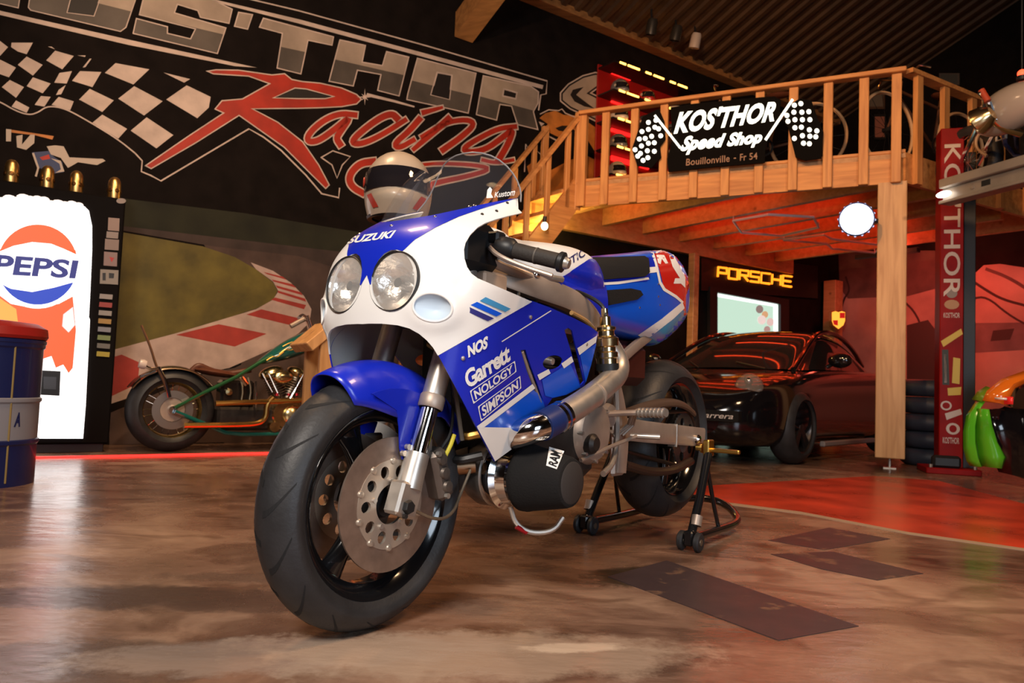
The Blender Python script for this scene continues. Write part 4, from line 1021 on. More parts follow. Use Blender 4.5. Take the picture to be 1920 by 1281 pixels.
# ---- rear: swingarm, wheel, chain, foot controls
RC = V(-1.62, 0, .395)
rw = make_wheel(RC, .3205, .19, .222, 3, .4, 'rear_wheel', 13)
for sy in (1, -1):
    sw = beam([(-.98, .105 * sy, .455), (-1.10, .12 * sy, .447), (-1.22, .13 * sy, .436), (-1.72, .132 * sy, .402)], .076, .034, 'swingarm', alu_w, bike, 1)
    MB().box((-1.44, .132 * sy - .0185, .375), (-1.435, .132 * sy + .0185, .462), bev=.001).obj('weld_line', alu, sw)
    MB().lathe([(0, .02 * sy), (.012, .019 * sy), (.018, .012 * sy), (.018, -.002 * sy)], (-1.62, .15 * sy, .40), (0, 1, 0), 18).obj('axle_end', chrome, sw)
    MB().lathe([(.012, 0), (.012, .018 * sy), (.02, .02 * sy), (.02, .028 * sy), (.0, .03 * sy)], (-1.63, .15 * sy, .365), (0, 1, 0), 16).obj('stand_bobbin', gold, sw)
ring = MB()
circ = lambda r, n=60: [(r * math.cos(2 * PI * i / n), r * math.sin(2 * PI * i / n)) for i in range(n)]
teeth = [((.105 if i % 2 else .112) * math.cos(2 * PI * i / 84), (.105 if i % 2 else .112) * math.sin(2 * PI * i / 84)) for i in range(84)]
ring.prism([teeth] + [ellipse(.07 * math.cos(2 * PI * k / 5), .07 * math.sin(2 * PI * k / 5), .02, .02, 12) for k in range(5)], lambda u, v, t: RC + V(u, .098 + t, v), -.003, .003)
ring.obj('rear_sprocket', mat('grey sprocket', (.22, .2, .19), .4, .9), rw)
MB().lathe([(0, .12), (.02, .12), (.03, .11), (.055, .10), (.055, .08)], RC, (0, 1, 0), 24).obj('cush_hub', mat('grey hub', (.16, .15, .15), .4, .6), rw)
chain = [V(-1.62 + .112 * math.cos(a), .098, .395 + .112 * math.sin(a)) for a in [PI / 2 + PI * k / 16 for k in range(17)]] + [V(-.95, .098, .40), V(-.91, .098, .45), V(-.95, .098, .495)]
MB().tube(chain, .0085, 8, closed=True).obj('drive_chain', mat('dark chain', (.06, .045, .035), .45, .8), bike)
MB().tube([(-1.05, .13, .33), (-1.25, .135, .29), (-1.45, .135, .285), (-1.62, .132, .31)], .016, 10, smooth=2).obj('under_brace', mat('dark brown brace', (.06, .035, .025), .45, .5), bike)
MB().tube([(-1.10, .105, .50), (-1.30, .11, .535), (-1.48, .11, .545), (-1.60, .11, .53), (-1.68, .11, .50)], .012, 10, smooth=2, ry=.02).obj('chain_guard', mat('chain guard', (.10, .06, .04), .5, .3), bike)
for sy in (1, -1):
    peg = MB(); peg.cyl((-.925, .235 * sy, .513), (-.905, .345 * sy, .518), .0135, n=14); po = peg.obj('footpeg', alu, bike)
    for k in range(7):
        q = V(-.923, .247 * sy, .5135).lerp(V(-.907, .335 * sy, .5175), k / 6); MB().lathe([(.0125, -.002), (.0165, -.002), (.0165, .002), (.0125, .002)], q, (.18, sy, .04), 14).obj('peg_ring', alu, po)
    MB().tube([(-.80, .17 * sy, .505), (-.88, .20 * sy, .51), (-.925, .24 * sy, .513)], .010, 8).obj('peg_arm', alu_w, po)
    for dz in (0, .012, .024): MB().tube([(-.925 - dz, .22 * sy, .512), (-.955 - dz * 1.4, .19 * sy, .47), (-.89 - dz * 2.6, .17 * sy, .435)], .006, 8).obj('bracket_rod', alu_w, po)
    MB().tube([(-.66, .19 * sy, .372), (-.80, .205 * sy, .405), (-.96, .22 * sy, .436)], .0065, 8).obj('shift_rod', alu_w, po)
    MB().cyl((-.955, .20 * sy, .436), (-.985, .29 * sy, .437), .0095, n=12).obj('shift_toe', alu, po)
# ---- tail unit
SX = [-.80, -.86, -.95, -1.10, -1.25, -1.38, -1.48, -1.58, -1.66, -1.72, -1.76]
ST = [.99, 1.008, 1.034, 1.066, 1.096, 1.126, 1.146, 1.125, 1.085, 1.03, .98]
SB = [.86, .79, .770, .768, .765, .752, .785, .83, .87, .91, .95]
SW = [.135, .142, .146, .146, .142, .135, .126, .112, .092, .065, .03]
rows = []
for i in range(61):
    x = -.80 - .96 * i / 60; zt, zb, w = [slerp_(-x, [-t for t in SX], q, .03) for q in (ST, SB, SW)]; r = []
    for j in range(33):
        a = -PI / 2 + PI * j / 32; h = (zt - zb) / 2; zc = (zt + zb) / 2
        r.append(V(x, w * max(0, math.cos(a)) ** .5, zc + h * math.copysign(abs(math.sin(a)) ** .62, math.sin(a))))
    rows.append(r + [V(p.x, -p.y, p.z) for p in r[-2:0:-1]])
tb_ = MB().grid(rows, closed_u=True); tb_.add(rows[0], [tuple(range(64))]); tb_.add(rows[-1], [tuple(range(63, -1, -1))])
tail = tb_.obj('tail_fairing', blue_m, bike, smooth=70)
TAIL = bvh_of([r[:33] for r in rows])
decal('tail_upper_blue', [[(1098, 485), (1125, 474), (1215, 466), (1224, 466), (1231, 502), (1218, 508), (1218, 522), (1212, 528), (1108, 533), (1098, 535)]], TAIL, blue_p, .0012, 9, True, False, tail)
decal('tail_red', [[(1221, 462), (1262, 460), (1300, 520), (1300, 585), (1282, 592), (1279, 568), (1268, 556), (1250, 544), (1243, 535), (1237, 510), (1228, 480)]], TAIL, red_p, .0014, 8, True, False, tail)
decal('tail_edge', [[(1218, 468), (1223, 466), (1231, 492), (1239, 528), (1247, 541), (1268, 554), (1281, 566), (1279, 570), (1266, 559), (1243, 545), (1235, 531), (1227, 494)]], TAIL, decal_w, .0016, 8, True, False, tail)
decal('tail_stripe', [[(1213, 502), (1233, 500), (1235, 510), (1213, 513)], ], TAIL, decal_w, .0017, 10, True, False, tail)
decal('tail_sky_blue', [[(1206, 638), (1281, 578), (1292, 586), (1286, 615), (1260, 645), (1240, 655), (1215, 655)]], TAIL, blue_l, .0012, 8, True, False, tail)
decal('tail_stripe', [[(1196, 628), (1240, 598), (1279, 566), (1283, 578), (1262, 598), (1210, 638)]], TAIL, decal_w, .0016, 8, True, False, tail)
decal('tail_thin_stripe', [[(1108, 531), (1160, 528), (1215, 520), (1217, 524), (1160, 533), (1108, 536)]], TAIL, decal_w, .0015, 10, True, False, tail)  # thin white vinyl stripe below the seat pad
for q in [[(1229, 473), (1240, 470), (1252, 494), (1247, 495), (1240, 486), (1238, 496), (1233, 494)], [(1254, 480), (1262, 478), (1284, 520), (1284, 540), (1276, 532), (1262, 532), (1265, 522), (1274, 522), (1260, 500)]]:
    decal('tail_lettering', [q], TAIL, decal_w, .0022, 10, False, False, tail)
panel('seat_pad', [[(1106, 494), (1112, 488), (1206, 484), (1213, 488), (1214, 512), (1206, 519), (1112, 526), (1105, 520)]], TAIL, foam, .012, 9, None, True, False, tail, .010)
panel('knee_pad', [[(1116, 549), (1125, 545), (1180, 541), (1198, 545), (1203, 553), (1192, 562), (1130, 574), (1120, 570)]], TAIL, foam, .010, 9, None, True, False, tail, .007)
for x, y in [(1234, 556), (1237, 572), (1199, 577), (1234, 533)]: screw(x, y, TAIL, .0042, m_scr, tail, .001)
# small heat shield / inner guard under the tail
MB().box((-1.30, -.09, .60), (-.98, .09, .76), bev=.03).obj('inner_mudguard', mat('dark red-brown guard', (.055, .012, .008), .45), bike)
# ================================================================== PADDOCK STAND under the race bike's rear wheel
stand = thing('paddock_stand', 'black tubular paddock stand with small wheels lifting the rear wheel', 'stand', BM @ V(-1.6, 0, 0), math.atan2(HD.y, HD.x))
def SL(x, y, z): return V(x + 1.6, y, z)
m_std = mat('gloss black stand paint', (.008, .008, .009), .18, coat=.4)
MB().tube([SL(-1.43, .222, .045), SL(-1.70, .222, .04), SL(-1.90, .222, .04), SL(-1.99, .20, .055), SL(-2.10, .10, .09), SL(-2.13, 0, .10), SL(-2.10, -.10, .09), SL(-1.99, -.20, .055), SL(-1.90, -.222, .04), SL(-1.70, -.222, .04), SL(-1.43, -.222, .045)], .0165, 12, smooth=2).obj('base_tube', m_std, stand)
for sy in (1, -1):
    up = MB().tube([SL(-1.425, .222 * sy, .06), SL(-1.50, .218 * sy, .17), SL(-1.615, .205 * sy, .345)], .017, 12).obj('upright', m_std, stand)
    MB().tube([SL(-1.60, .207 * sy, .30), SL(-1.66, .216 * sy, .14), SL(-1.70, .222 * sy, .05)], .0085, 10).obj('brace', m_std, stand)
    MB().cyl(SL(-1.445, .23 * sy, .09), SL(-1.46, .23 * sy, .125), .0205, n=14).obj('sleeve', alu_w, up)
    MB().box(SL(-1.66, .20 * sy - .012, .335), SL(-1.60, .20 * sy + .012, .40), bev=.004).obj('hook', gold, stand)
    MB().box(SL(-1.645, min(.195 * sy, .325 * sy), .352), SL(-1.62, max(.195 * sy, .325 * sy), .368), bev=.004).obj('hook_handle', gold, stand)
    for dx, dy in ((0, .032), (0, -.032)):
        w = MB().lathe([(.010, -.010), (.030, -.011), (.036, -.006), (.036, .006), (.030, .011), (.010, .010)], SL(-1.415, .222 * sy + dy, .036), (0, 1, 0), 24).obj('wheel', rubber, stand)
        MB().lathe([(0, .013), (.012, .012), (.014, .0), (.012, -.012), (0, -.013)], SL(-1.415, .222 * sy + dy, .036), (0, 1, 0), 14).obj('wheel_hub', mat('stand wheel hub', (.2, .16, .12), .4, .7), w)
    MB().box(SL(-1.44, .222 * sy - .018, .02), SL(-1.39, .222 * sy + .018, .075), bev=.006).obj('fork_plate', m_std, stand)
MB().tube([SL(-1.50, -.218, .17), SL(-1.46, -.12, .185), SL(-1.46, -.02, .21), SL(-1.48, .02, .25)], .013, 10, smooth=1).obj('spreader', m_std, stand) if False else None

# ================================================================== helmet on a bust stand behind the bike
def helmet_parts(root, shell, visor, stripe, s=1.0, trim=None):
    """full-face helmet, facing local -y, origin at its base centre"""
    rows = []; n = 28
    def prof(t, a):
        z = .25 * (1 - t); k = t
        r = .125 * (max(0.0, 1 - ((z - .115) / .140) ** 2)) ** .5 if z > .115 else .125 - .02 * ((.115 - z) / .115) ** 2
        fx = 1.0; fy = 1.16
        front = max(0, -math.sin(a))
        chin = .045 * front ** 3 * max(0, 1 - abs(z - .055) / .075)
        return V(r * fx * math.cos(a), (r * fy + chin) * math.sin(a), z) * s
    for i in range(21): rows.append([prof(i / 20, 2 * PI * j / n) for j in range(n)])
    sh = MB().grid(rows, closed_u=True).obj('shell', shell, root, smooth=70)
    vr = []
    for i in range(9):
        z = .085 + .085 * i / 8
        vr.append([prof(1 - z / .25, -PI / 2 + (j / 12 - .5) * 2.5) * 1.0 + V(0, -.003 * s, 0) + V(math.cos(-PI / 2 + (j / 12 - .5) * 2.5), math.sin(-PI / 2 + (j / 12 - .5) * 2.5), 0) * .003 * s for j in range(13)])
    MB().grid(vr).obj('visor', visor, root, smooth=70)
    for sx in (1, -1):
        sr = []
        for i in range(7):
            z = .02 + .05 * i / 6; a0 = -PI / 2 + sx * (.55 + .04 * i)
            sr.append([prof(1 - z / .25, a0 + sx * d_) + V(math.cos(a0), math.sin(a0), 0) * .003 * s for d_ in (0, .12, .24)])
        MB().grid(sr).obj('side_stripe', stripe, root, smooth=70)
        q = prof(1 - .125 / .25, -PI / 2 + sx * 1.3); MB().lathe([(0, .006 * s), (.018 * s, .005 * s), (.02 * s, 0)], q, (sx, -.1, 0), 14).obj('visor_pivot', trim or stripe, root)
    MB().lathe([(.092 * s, .0), (.108 * s, -.004 * s), (.112 * s, .006 * s), (.10 * s, .012 * s)], (0, 0, 0), (0, 0, 1), 28).obj('base_trim', blackmt, root)
m_hwhite = mat('cream helmet shell', (.46, .35, .25), .35, coat=.2)
m_visor = mat('dark smoked visor', (.012, .010, .012), .06, coat=.6)
HP = at_y(744, 414, 3.05)
hel = thing('motorcycle_helmet', 'cream full-face helmet with dark visor and red stripes behind the windscreen', 'helmet', (HP.x, HP.y, HP.z), math.radians(6))
helmet_parts(hel, m_hwhite, m_visor, mat('red helmet stripe', (.45, .04, .02), .3), 1.10)
bust = thing('bust_stand', 'black display bust on a pole carrying the cream helmet', 'stand', (HP.x, HP.y, 0), 0)
MB().lathe([(.0, HP.z - .004), (.07, HP.z - .004), (.085, HP.z - .06), (.10, HP.z - .10), (.17, HP.z - .16), (.16, HP.z - .20), (.05, HP.z - .24), (0, HP.z - .24)], (0, 0, 0), (0, 0, 1), 24).obj('shoulders', blackmt, bust, smooth=60)
MB().cyl((0, 0, .02), (0, 0, HP.z - .2), .017, n=14).obj('pole', blackmt, bust)
MB().lathe([(0, .028), (.03, .028), (.16, .012), (.17, .0), (0, 0)], (0, 0, 0), (0, 0, 1), 28).obj('base', blackmt, bust)

# ================================================================== drinks vending machine (front parallel to the mural wall)
VD = .62                                              # front face, out from the wall
vs0 = (on_wall(203, 850, VD) - W0).dot(WE)            # right-hand end
MW_, VH = .98, 1.86
vm = thing('vending_machine', 'tall black vending machine with glowing cola can front beside the chopper', 'vending machine', W0 + WE * vs0 + WN * VD, math.atan2(WE.y, WE.x))
VMI = Matrix(((WE.x, -WN.x, 0, 0), (WE.y, -WN.y, 0, 0), (0, 0, 1, 0), (0, 0, 0, 1)))
_vorg = W0 + WE * vs0 + WN * VD
def vmp(px, py, off=0.0):                             # photograph -> machine-local point on its front (x along, y into the wall, z up)
    p = on_wall(px, py, VD + off) - _vorg; return V(p.dot(WE), -p.dot(WN), p.z)
top_z = vmp(232, 373).z
MB().box((-MW_, .0, .06), (0, VD - .03, top_z), bev=.012).obj('cabinet', mat('black machine steel', (.006, .005, .005), .75, spec=.06), vm)
MB().box((-MW_ + .03, .03, .0), (-.03, VD - .06, .07), bev=.004).obj('plinth', blackmt, vm)
mw_e = emitter('lit white panel', (1.0, .93, .90), 2.6)
mr_e = emitter('lit red print', (1.0, .09, .02), 1.5)
mo_e = emitter('lit orange print', (1.0, .30, .05), 1.6)
mb_e = emitter('lit blue print', (.01, .06, .55), 1.0)
mn_e = emitter('lit navy print', (.02, .03, .25), .8)
mg_e = emitter('lit grey print', (.75, .68, .66), 1.4)
def vface(name, loops, m, off, th=.0012, parent=vm):
    return MB().prism([[(vmp(x, y).x, vmp(x, y).z) for x, y in l] for l in loops], lambda u, v, t: V(u, -off - t, v), 0, th).obj(name, m, parent, smooth=0)
panel_o = vface('lit_panel', [[(-70, 366), (0, 374), (100, 378), (158, 388), (166, 396), (172, 425), (172, 470), (168, 560), (166, 595), (168, 600), (160, 760), (155, 822), (-70, 822)]], mw_e, .004, .014)
cx, cy, R_ = 70, 497, 77
def arc(a0, a1, r, n=20): return [(cx + r * 1.0 * math.cos(a0 + (a1 - a0) * i / n), cy + r * math.sin(a0 + (a1 - a0) * i / n)) for i in range(n + 1)]
vface('can_print', [[(-70, 560), (0, 555), (20, 570), (60, 578), (110, 570), (136, 556), (142, 620), (136, 690), (128, 700), (118, 684), (104, 690), (96, 668), (60, 680), (-70, 690)]], mr_e, .0185)
vface('can_print', [[(-70, 565), (0, 560), (30, 580), (34, 610), (20, 640), (38, 650), (30, 668), (-70, 680)]], mo_e, .0200)
vface('can_ice', [[(118, 590), (136, 576), (140, 610), (128, 624), (116, 612)]], mg_e, .0202); vface('can_ice', [[(2, 640), (16, 618), (34, 634), (28, 656), (8, 660)]], mg_e, .0204)
vface('emblem_ring', [arc(0, 2 * PI * .98, 82, 40)], mw_e, .0215)
wave_t = [(cx - 74, 478), (30, 466), (70, 462), (110, 470), (141, 468)]
top = [p for p in arc(PI, 2 * PI, R_ - 2, 30) if True]
vface('emblem_red', [[(cx - 74, 474)] + [p for p in arc(PI * 1.06, PI * 1.92, R_ - 2, 24)] + [(141, 470), (120, 468), (95, 458), (60, 455), (25, 462)]], mr_e, .023)
vface('emblem_blue', [[(cx - 66, 534), (20, 542), (60, 548), (100, 540), (136, 530)] + [p for p in arc(PI * .16, PI * .84, R_ - 2, 24)]], mb_e, .023)
vs, fs = text2d('PEPSI', .035, .12); f = quad((-14, 515), (147, 524), (147, 489), (-14, 477))
def vtx(x, y, off): q = vmp(x, y); return V(q.x, -off, q.z)
MB().add([vtx(*f(*v), .0245) for v in vs], fs).obj('emblem_lettering', mn_e, panel_o, smooth=0)
for k in range(17):                                     # pale ice lumps along the top of the panel
    x = -60 + k * 13; y = 376 + max(0, k - 8) * 1.6 - random.uniform(0, 7); q = vmp(x, y)
    MB().sphere((q.x, -.012, q.z), random.uniform(.022, .034), 10, sc3=(1.25, .5, .8)).obj('ice_lump', mat('backlit ice', (.7, .65, .62), .3, emit=(1, .9, .85), es=.9), panel_o)
cb = vface('coin_box', [[(72, 694), (112, 696), (110, 742), (72, 740)]], blackmt, .018, .05)
vface('coin_slot', [[(80, 706), (104, 707), (103, 730), (80, 729)]], mat('dark grey plastic', (.05, .05, .055), .3), .069, .004, cb)
cols = [(.42, .38, .36), (.42, .06, .05), (.4, .37, .34), (.5, .30, .08), (.3, .31, .36), (.25, .33, .12), (.2, .19, .17), (.52, .42, .05)]
for k in range(8): vface('selection_button', [[(187 - k * .8, 551 + k * 15.4), (211 - k * .8, 553 + k * 15.4), (210 - k * .8, 562 + k * 15.4), (186 - k * .8, 560 + k * 15.4)]], mat('button %d' % k, tuple(q * .65 for q in cols[k]), .5), .003, .008)
for k, (x0, y0, x1, y1, c) in enumerate([(203, 408, 224, 432, (.42, .30, .26)), (200, 434, 222, 446, (.40, .33, .30)), (197, 448, 223, 468, (.36, .27, .24)), (195, 472, 220, 498, (.38, .26, .25)), (188, 505, 222, 532, (.40, .36, .32))]):
    st = vface('sticker', [[(x0, y0), (x1, y0 + 2), (x1 - 1, y1 + 2), (x0 - 1, y1)]], mat('sticker %d' % k, tuple(q * .6 for q in c), .6), .003, .002)
    if k == 3: vface('sticker_print', [[(205, 482), (214, 484), (209, 492)]], mat('sticker red', (.4, .03, .03), .5), .0052, .001, st)
    if k == 4: vface('sticker_print', [[(192, 512), (198, 512), (198, 526), (192, 526)]], blackmt, .0052, .001, st); vface('sticker_print', [[(204, 512), (214, 513), (213, 522), (204, 522)]], blackmt, .0052, .001, st)
vface('sticker', [ellipse(227, 377, 9, 5, 18)], mat('sticker 1', (.4, .33, .3), .5), .003, .002)
# gilded canisters on top of the machine
def gold_can(px, py, lab):
    p = on_wall(px, py, VD - .10); r = .043
    t = thing('gold_canister', lab, 'canister', (p.x, p.y, top_z), random.random(), 'gilded canisters on the vending machine')
    MB().lathe([(0, 0), (r * .95, 0), (r, .006), (r, .105), (r * .92, .135), (r * .7, .155), (r * .4, .166), (0, .17)], (0, 0, 0), (0, 0, 1), 24).obj('body', mat('gilded tin', (.80, .50, .18), .35, 1.0, noise=.35, nscale=30), t)
    for k in range(6):
        a = 2 * PI * k / 6; MB().lathe([(0, .006), (.012, .004), (.016, 0)], (r * math.cos(a), r * math.sin(a), .065), (math.cos(a), math.sin(a), 0), 10).obj('boss', mat('dark bronze', (.16, .07, .02), .4, .9), t)
    return t
for px, lab in ((20, 'gilded domed canister, leftmost of four on the vending machine'), (88, 'gilded domed canister, second from left on the vending machine'), (143, 'gilded domed canister, third from left on the vending machine'), (215, 'gilded domed canister on the right corner of the vending machine')):
    gold_can(px, 345, lab)
# ================================================================== oil drum seat
DRc = V(-2.66, 3.77, 0); DR = .285
drum = thing('oil_drum_stool', 'blue and white oil drum stool with red padded top', 'stool', DRc, .3)
m_dblue = mat('navy drum paint', (.008, .014, .075), .35, coat=.15); m_dwht = mat('grey white drum paint', (.22, .22, .25), .4)
def drum_z(py): return (at_y(40, py, DRc.y - .25)).z
zs = [0, .215, .44, .68]
for k, (a, b, m) in enumerate([(0.0, .225, m_dblue), (.225, .43, m_dwht), (.43, .70, m_dblue)]):
    MB().lathe([(DR if k else 0, a), (DR, a), (DR, a + .02), (DR, b - .03), (DR + .008, b - .02), (DR + .008, b - .005), (DR, b)], (0, 0, 0), (0, 0, 1), 48).obj('drum_band', m, drum)
for a in (PI * 1.45, PI * 1.78, PI * 1.15):
    MB().box((-.004, -.004, .02), (.004, .004, .69), M=Matrix.Translation((DR * math.cos(a), DR * math.sin(a), 0)), bev=.001).obj('gold_line', mat('gold line', (.25, .17, .05), .5), drum)
MB().lathe([(DR + .004, .69), (DR + .012, .70), (DR + .012, .715), (DR, .72)], (0, 0, 0), (0, 0, 1), 48).obj('rim', m_dblue, drum)
MB().lathe([(DR + .01, .72), (DR + .018, .735), (DR + .012, .775), (DR - .03, .80), (DR * .5, .81), (0, .812)], (0, 0, 0), (0, 0, 1), 48).obj('cushion', mat('red vinyl', (.30, .010, .008), .45), drum)
vs, fs = text2d('A', .04, .2)
MB().add([V((DR + .002) * math.cos(-.62 + .12 * u), (DR + .002) * math.sin(-.62 + .12 * u), .29 + .07 * v) for u, v in vs], fs).obj('drum_print', m_dblue, drum, smooth=0)

# ================================================================== chopper parked along the mural wall
CD = .62
_corg = W0 + WN * CD
chop = thing('chopper_motorcycle', 'green and gold chopper with fat rear tyre parked along the mural wall', 'motorcycle', (_corg.x, _corg.y, 0), math.atan2(WE.y, WE.x))
def cp_(px, py, out=0.0):                               # photograph -> chopper-local: x along the wall, y into the wall, z up
    p = on_wall(px, py, CD + out) - _corg; return V(p.dot(WE), -p.dot(WN), p.z)
g_grn = mat('metal flake green', (.015, .10, .035), .22, .3, coat=.5); g_teal = mat('teal tank paint', (.008, .10, .085), .18, coat=.6)
g_gold = mat('copper gold exhaust', (.62, .36, .10), .25, 1.0); g_poly = mat('polished gold casting', (.72, .58, .30), .22, 1.0, noise=.3, nscale=20); brown = mat('brown leather', (.10, .03, .015), .45)
def cwheel(c, R, w, name, rr, dr):
    wh = MB().lathe(tyre_profile(R, w, rr), c, (0, 1, 0), 56).obj(name, rubber, chop, smooth=60)
    MB().lathe([(rr + .006, -w * .36), (rr + .008, -w * .30), (rr - .012, -w * .2), (rr - .02, 0), (rr - .012, w * .2), (rr + .008, w * .3), (rr + .006, w * .36)], c, (0, 1, 0), 56).obj('rim', g_poly, wh)
    d = MB().lathe([(dr, -.075), (dr, -.068), (dr * .62, -.068), (dr * .62, -.075), (dr, -.075)], c, (0, 1, 0), 48).obj('brake_disc', mat('grey disc', (.4, .36, .33), .3, .9), wh)
    MB().lathe([(0, -.09), (.03, -.09), (.04, -.06), (.045, .06), (0, .06)], c, (0, 1, 0), 24).obj('hub', chrome, wh)
    MB().lathe([(dr * .6, -.066), (dr * .6, -.06), (.03, -.06), (.03, -.066), (dr * .6, -.066)], c, (0, 1, 0), 32).obj('carrier', alu_w, wh)
    for k in range(20):
        a = 2 * PI * k / 20; b = a + (.35 if k % 2 else -.35); MB().cyl(c + V(.04 * math.cos(a), .03 * (1 if k % 4 < 2 else -1), .04 * math.sin(a)), c + V((rr - .015) * math.cos(b), 0, (rr - .015) * math.sin(b)), .0025, n=5).obj('spoke', chrome, wh)
    return wh
c_r = cp_(320, 768); c_r.y = 0; Rr = c_r.z
cwheel(c_r, Rr, .20, 'rear_wheel', Rr * .66, Rr * .46)
c_f = V(c_r.x + 1.33, 0, .30); cwheel(c_f, .30, .09, "front_wheel", .23, .12)
rows = []
for i in range(17):
    a = math.radians(150 - 118 * i / 16); r = Rr + .018
    rows.append([c_r + V(r * math.cos(a) , .11 * math.sin(t), (r - .03 * (1 - math.cos(t))) * math.sin(a)) for t in [-1.3 + 2.6 * j / 8 for j in range(9)]])
fo = MB().grid(rows).obj('rear_fender', mat('black chop fender', (.02, .012, .01), .2, coat=.5), chop, smooth=60); md = fo.modifiers.new('t', 'SOLIDIFY'); md.thickness = .004
for e in (0, 8): MB().tube([r[e] for r in rows], .006, 8).obj('fender_trim', mat('warm chrome', (.7, .55, .4), .15, 1.0), fo)
def ct(name, pts, r, m, out=0.0, sm=2, par=None, n=10): return MB().tube([cp_(x, y, out if len(p_) < 3 else p_[2]) for p_ in pts for x, y in [p_[:2]]], r, n, smooth=sm).obj(name, m, par or chop)
ct('sissy_bar', [(318, 745), (306, 712), (292, 685), (282, 650), (265, 610)], .009, mat('bronze bar', (.35, .2, .12), .3, .9), .12)
ct('taillight_arm', [(300, 690), (280, 692), (268, 683)], .011, chrome, .12); MB().lathe([(0, .03), (.03, .025), (.035, 0), (.03, -.02), (0, -.02)], cp_(268, 683, .12), (-1, 0, .2), 18).obj('taillight', mat('pale lamp', (.6, .5, .45), .2), chop)
ct('plate_bracket', [(262, 707), (292, 696)], .012, chrome, .12, 0)
ct('fender_strut', [(318, 745), (312, 718), (298, 690)], .013, chrome, .12, 1)
for o_ in (.12, -.12):
    ct('frame_tube', [(328, 765), (390, 733), (445, 706)], .015, g_grn, o_, 0); ct('frame_tube', [(328, 772), (360, 785), (395, 800), (430, 815), (520, 814), (640, 812)], .016, g_teal, o_, 1)
    ct('frame_tube', [(445, 706), (500, 672), (570, 640), (600, 625)], .016, g_grn, o_ * .4, 1); ct('frame_tube', [(596, 640), (592, 700), (600, 760), (640, 812)], .015, g_grn, o_ * .6, 1)
ct('seat_rail', [(360, 695), (372, 684), (388, 692), (420, 703), (470, 694)], .022, brown, 0, 2)
seat = MB().sphere((0, 0, 0), 1, 16, M=Matrix.Translation(cp_(405, 699)) @ Matrix.Rotation(.12, 4, 'Y') @ Matrix.Diagonal((.17, .12, .03, 1))).obj('seat', brown, chop)
# teardrop tank
ta, tb2 = cp_(482, 682), cp_(585, 640); rows = []
for i in range(15):
    f = i / 14; p = ta.lerp(tb2, f); w = .012 + .115 * math.sin(PI * min(1, f * .62 + .02)) ** .8 * (1 if f < .95 else .8); h = .01 + .085 * math.sin(PI * min(1, f * .6 + .02))
    rows.append([p + V(-.25 * h * math.sin(a), w * math.cos(a) * .9, h * math.sin(a) * (1 if math.sin(a) > 0 else .7)) for a in [2 * PI * j / 20 for j in range(20)]])
tk = MB().grid(rows, closed_u=True); tk.add(rows[-1], [tuple(range(20))]); tko = tk.obj('fuel_tank', g_teal, chop, smooth=60)
for pts in ([(500, 676), (512, 668), (520, 670), (532, 660)], [(524, 664), (536, 654), (546, 658), (562, 647)], [(530, 650), (545, 642), (560, 640)]):
    ct('tank_script', pts, .0045, mat('gold leaf', (.7, .45, .10), .35, .8), .118, 2, tko, 6)
# v-twin engine
def lat(name, px, py, ax, prof, m, out=.1, par=None, n=20): return MB().lathe(prof, cp_(px, py, out), ax, n).obj(name, m, par or chop)
ec = MB().lathe([(0, -.11), (.11, -.11), (.13, -.09), (.13, .09), (.11, .11), (0, .11)], cp_(530, 775, 0), (0, 1, 0), 28).obj('engine', g_poly, chop)
for px, py, tilt in ((492, 710, -.38), (568, 708, .38)):
    base = cp_(530, 765, 0); d = V(math.sin(tilt), 0, math.cos(tilt)); cyl = MB()
    for k in range(8): cyl.lathe([(.03, 0), (.075, 0), (.075, .008), (.03, .008)], base + d * (.11 + .02 * k), d, 22)
    cyl.cyl(base + d * .08, base + d * .28, .05, n=20); cy = cyl.obj('cylinder', mat('fin casting', (.25, .2, .15), .35, .9), ec)
    MB().sphere((0, 0, 0), 1, 16, M=Matrix.Translation(base + d * .30) @ Matrix.Rotation(tilt, 4, 'Y') @ Matrix.Diagonal((.10, .085, .05, 1))).obj('rocker_box', g_poly, ec)
    MB().cyl(cp_(530 + (-12 if tilt < 0 else 14), 748, .12), cp_(492 if tilt < 0 else 570, 700, .12), .007, n=8).obj('pushrod', chrome, ec); MB().cyl(cp_(538 + (-12 if tilt < 0 else 14), 748, .12), cp_(504 if tilt < 0 else 560, 700, .12), .007, n=8).obj('pushrod', chrome, ec)
MB().sphere((0, 0, 0), 1, 18, M=Matrix.Translation(cp_(530, 707, .16)) @ Matrix.Diagonal((.085, .04, .05, 1))).obj('air_cleaner', g_poly, ec)
lat('cam_cover', 548, 778, (0, -1, 0), [(0, .05), (.05, .048), (.075, .03), (.08, 0)], g_poly, .1, ec); lat('oil_pump', 512, 800, (0, -1, 0), [(0, .04), (.04, .04), (.05, 0)], g_poly, .1, ec)
for px, py, r in ((463, 777, .045), (482, 778, .032)): lat('gearbox_cover', px, py, (0, -1, 0), [(0, .04), (r * .8, .036), (r, .01), (r, -.05)], mat('worn casting', (.4, .33, .27), .35, .9), .06)
lat('ignition_cap', 428, 735, (0, -1, 0), [(0, .03), (.025, .026), (.03, 0)], g_poly, .08)
MB().box(cp_(410, 768, .06) - V(0, 0, 0), cp_(500, 715, -.08), bev=.02).obj('oil_tank', mat('black oil tank', (.012, .010, .009), .2, coat=.5), chop) if False else MB().box((cp_(408, 760).x, -.08, cp_(408, 765).z), (cp_(470, 760).x, .08, cp_(408, 712).z), bev=.02).obj('oil_tank', mat('black oil tank', (.012, .010, .009), .2, coat=.5), chop)
MB().box((cp_(400, 800).x, -.10, cp_(400, 806).z), (cp_(520, 760).x, .08, cp_(400, 762).z), bev=.02).obj('gearbox', dark_eng, chop)
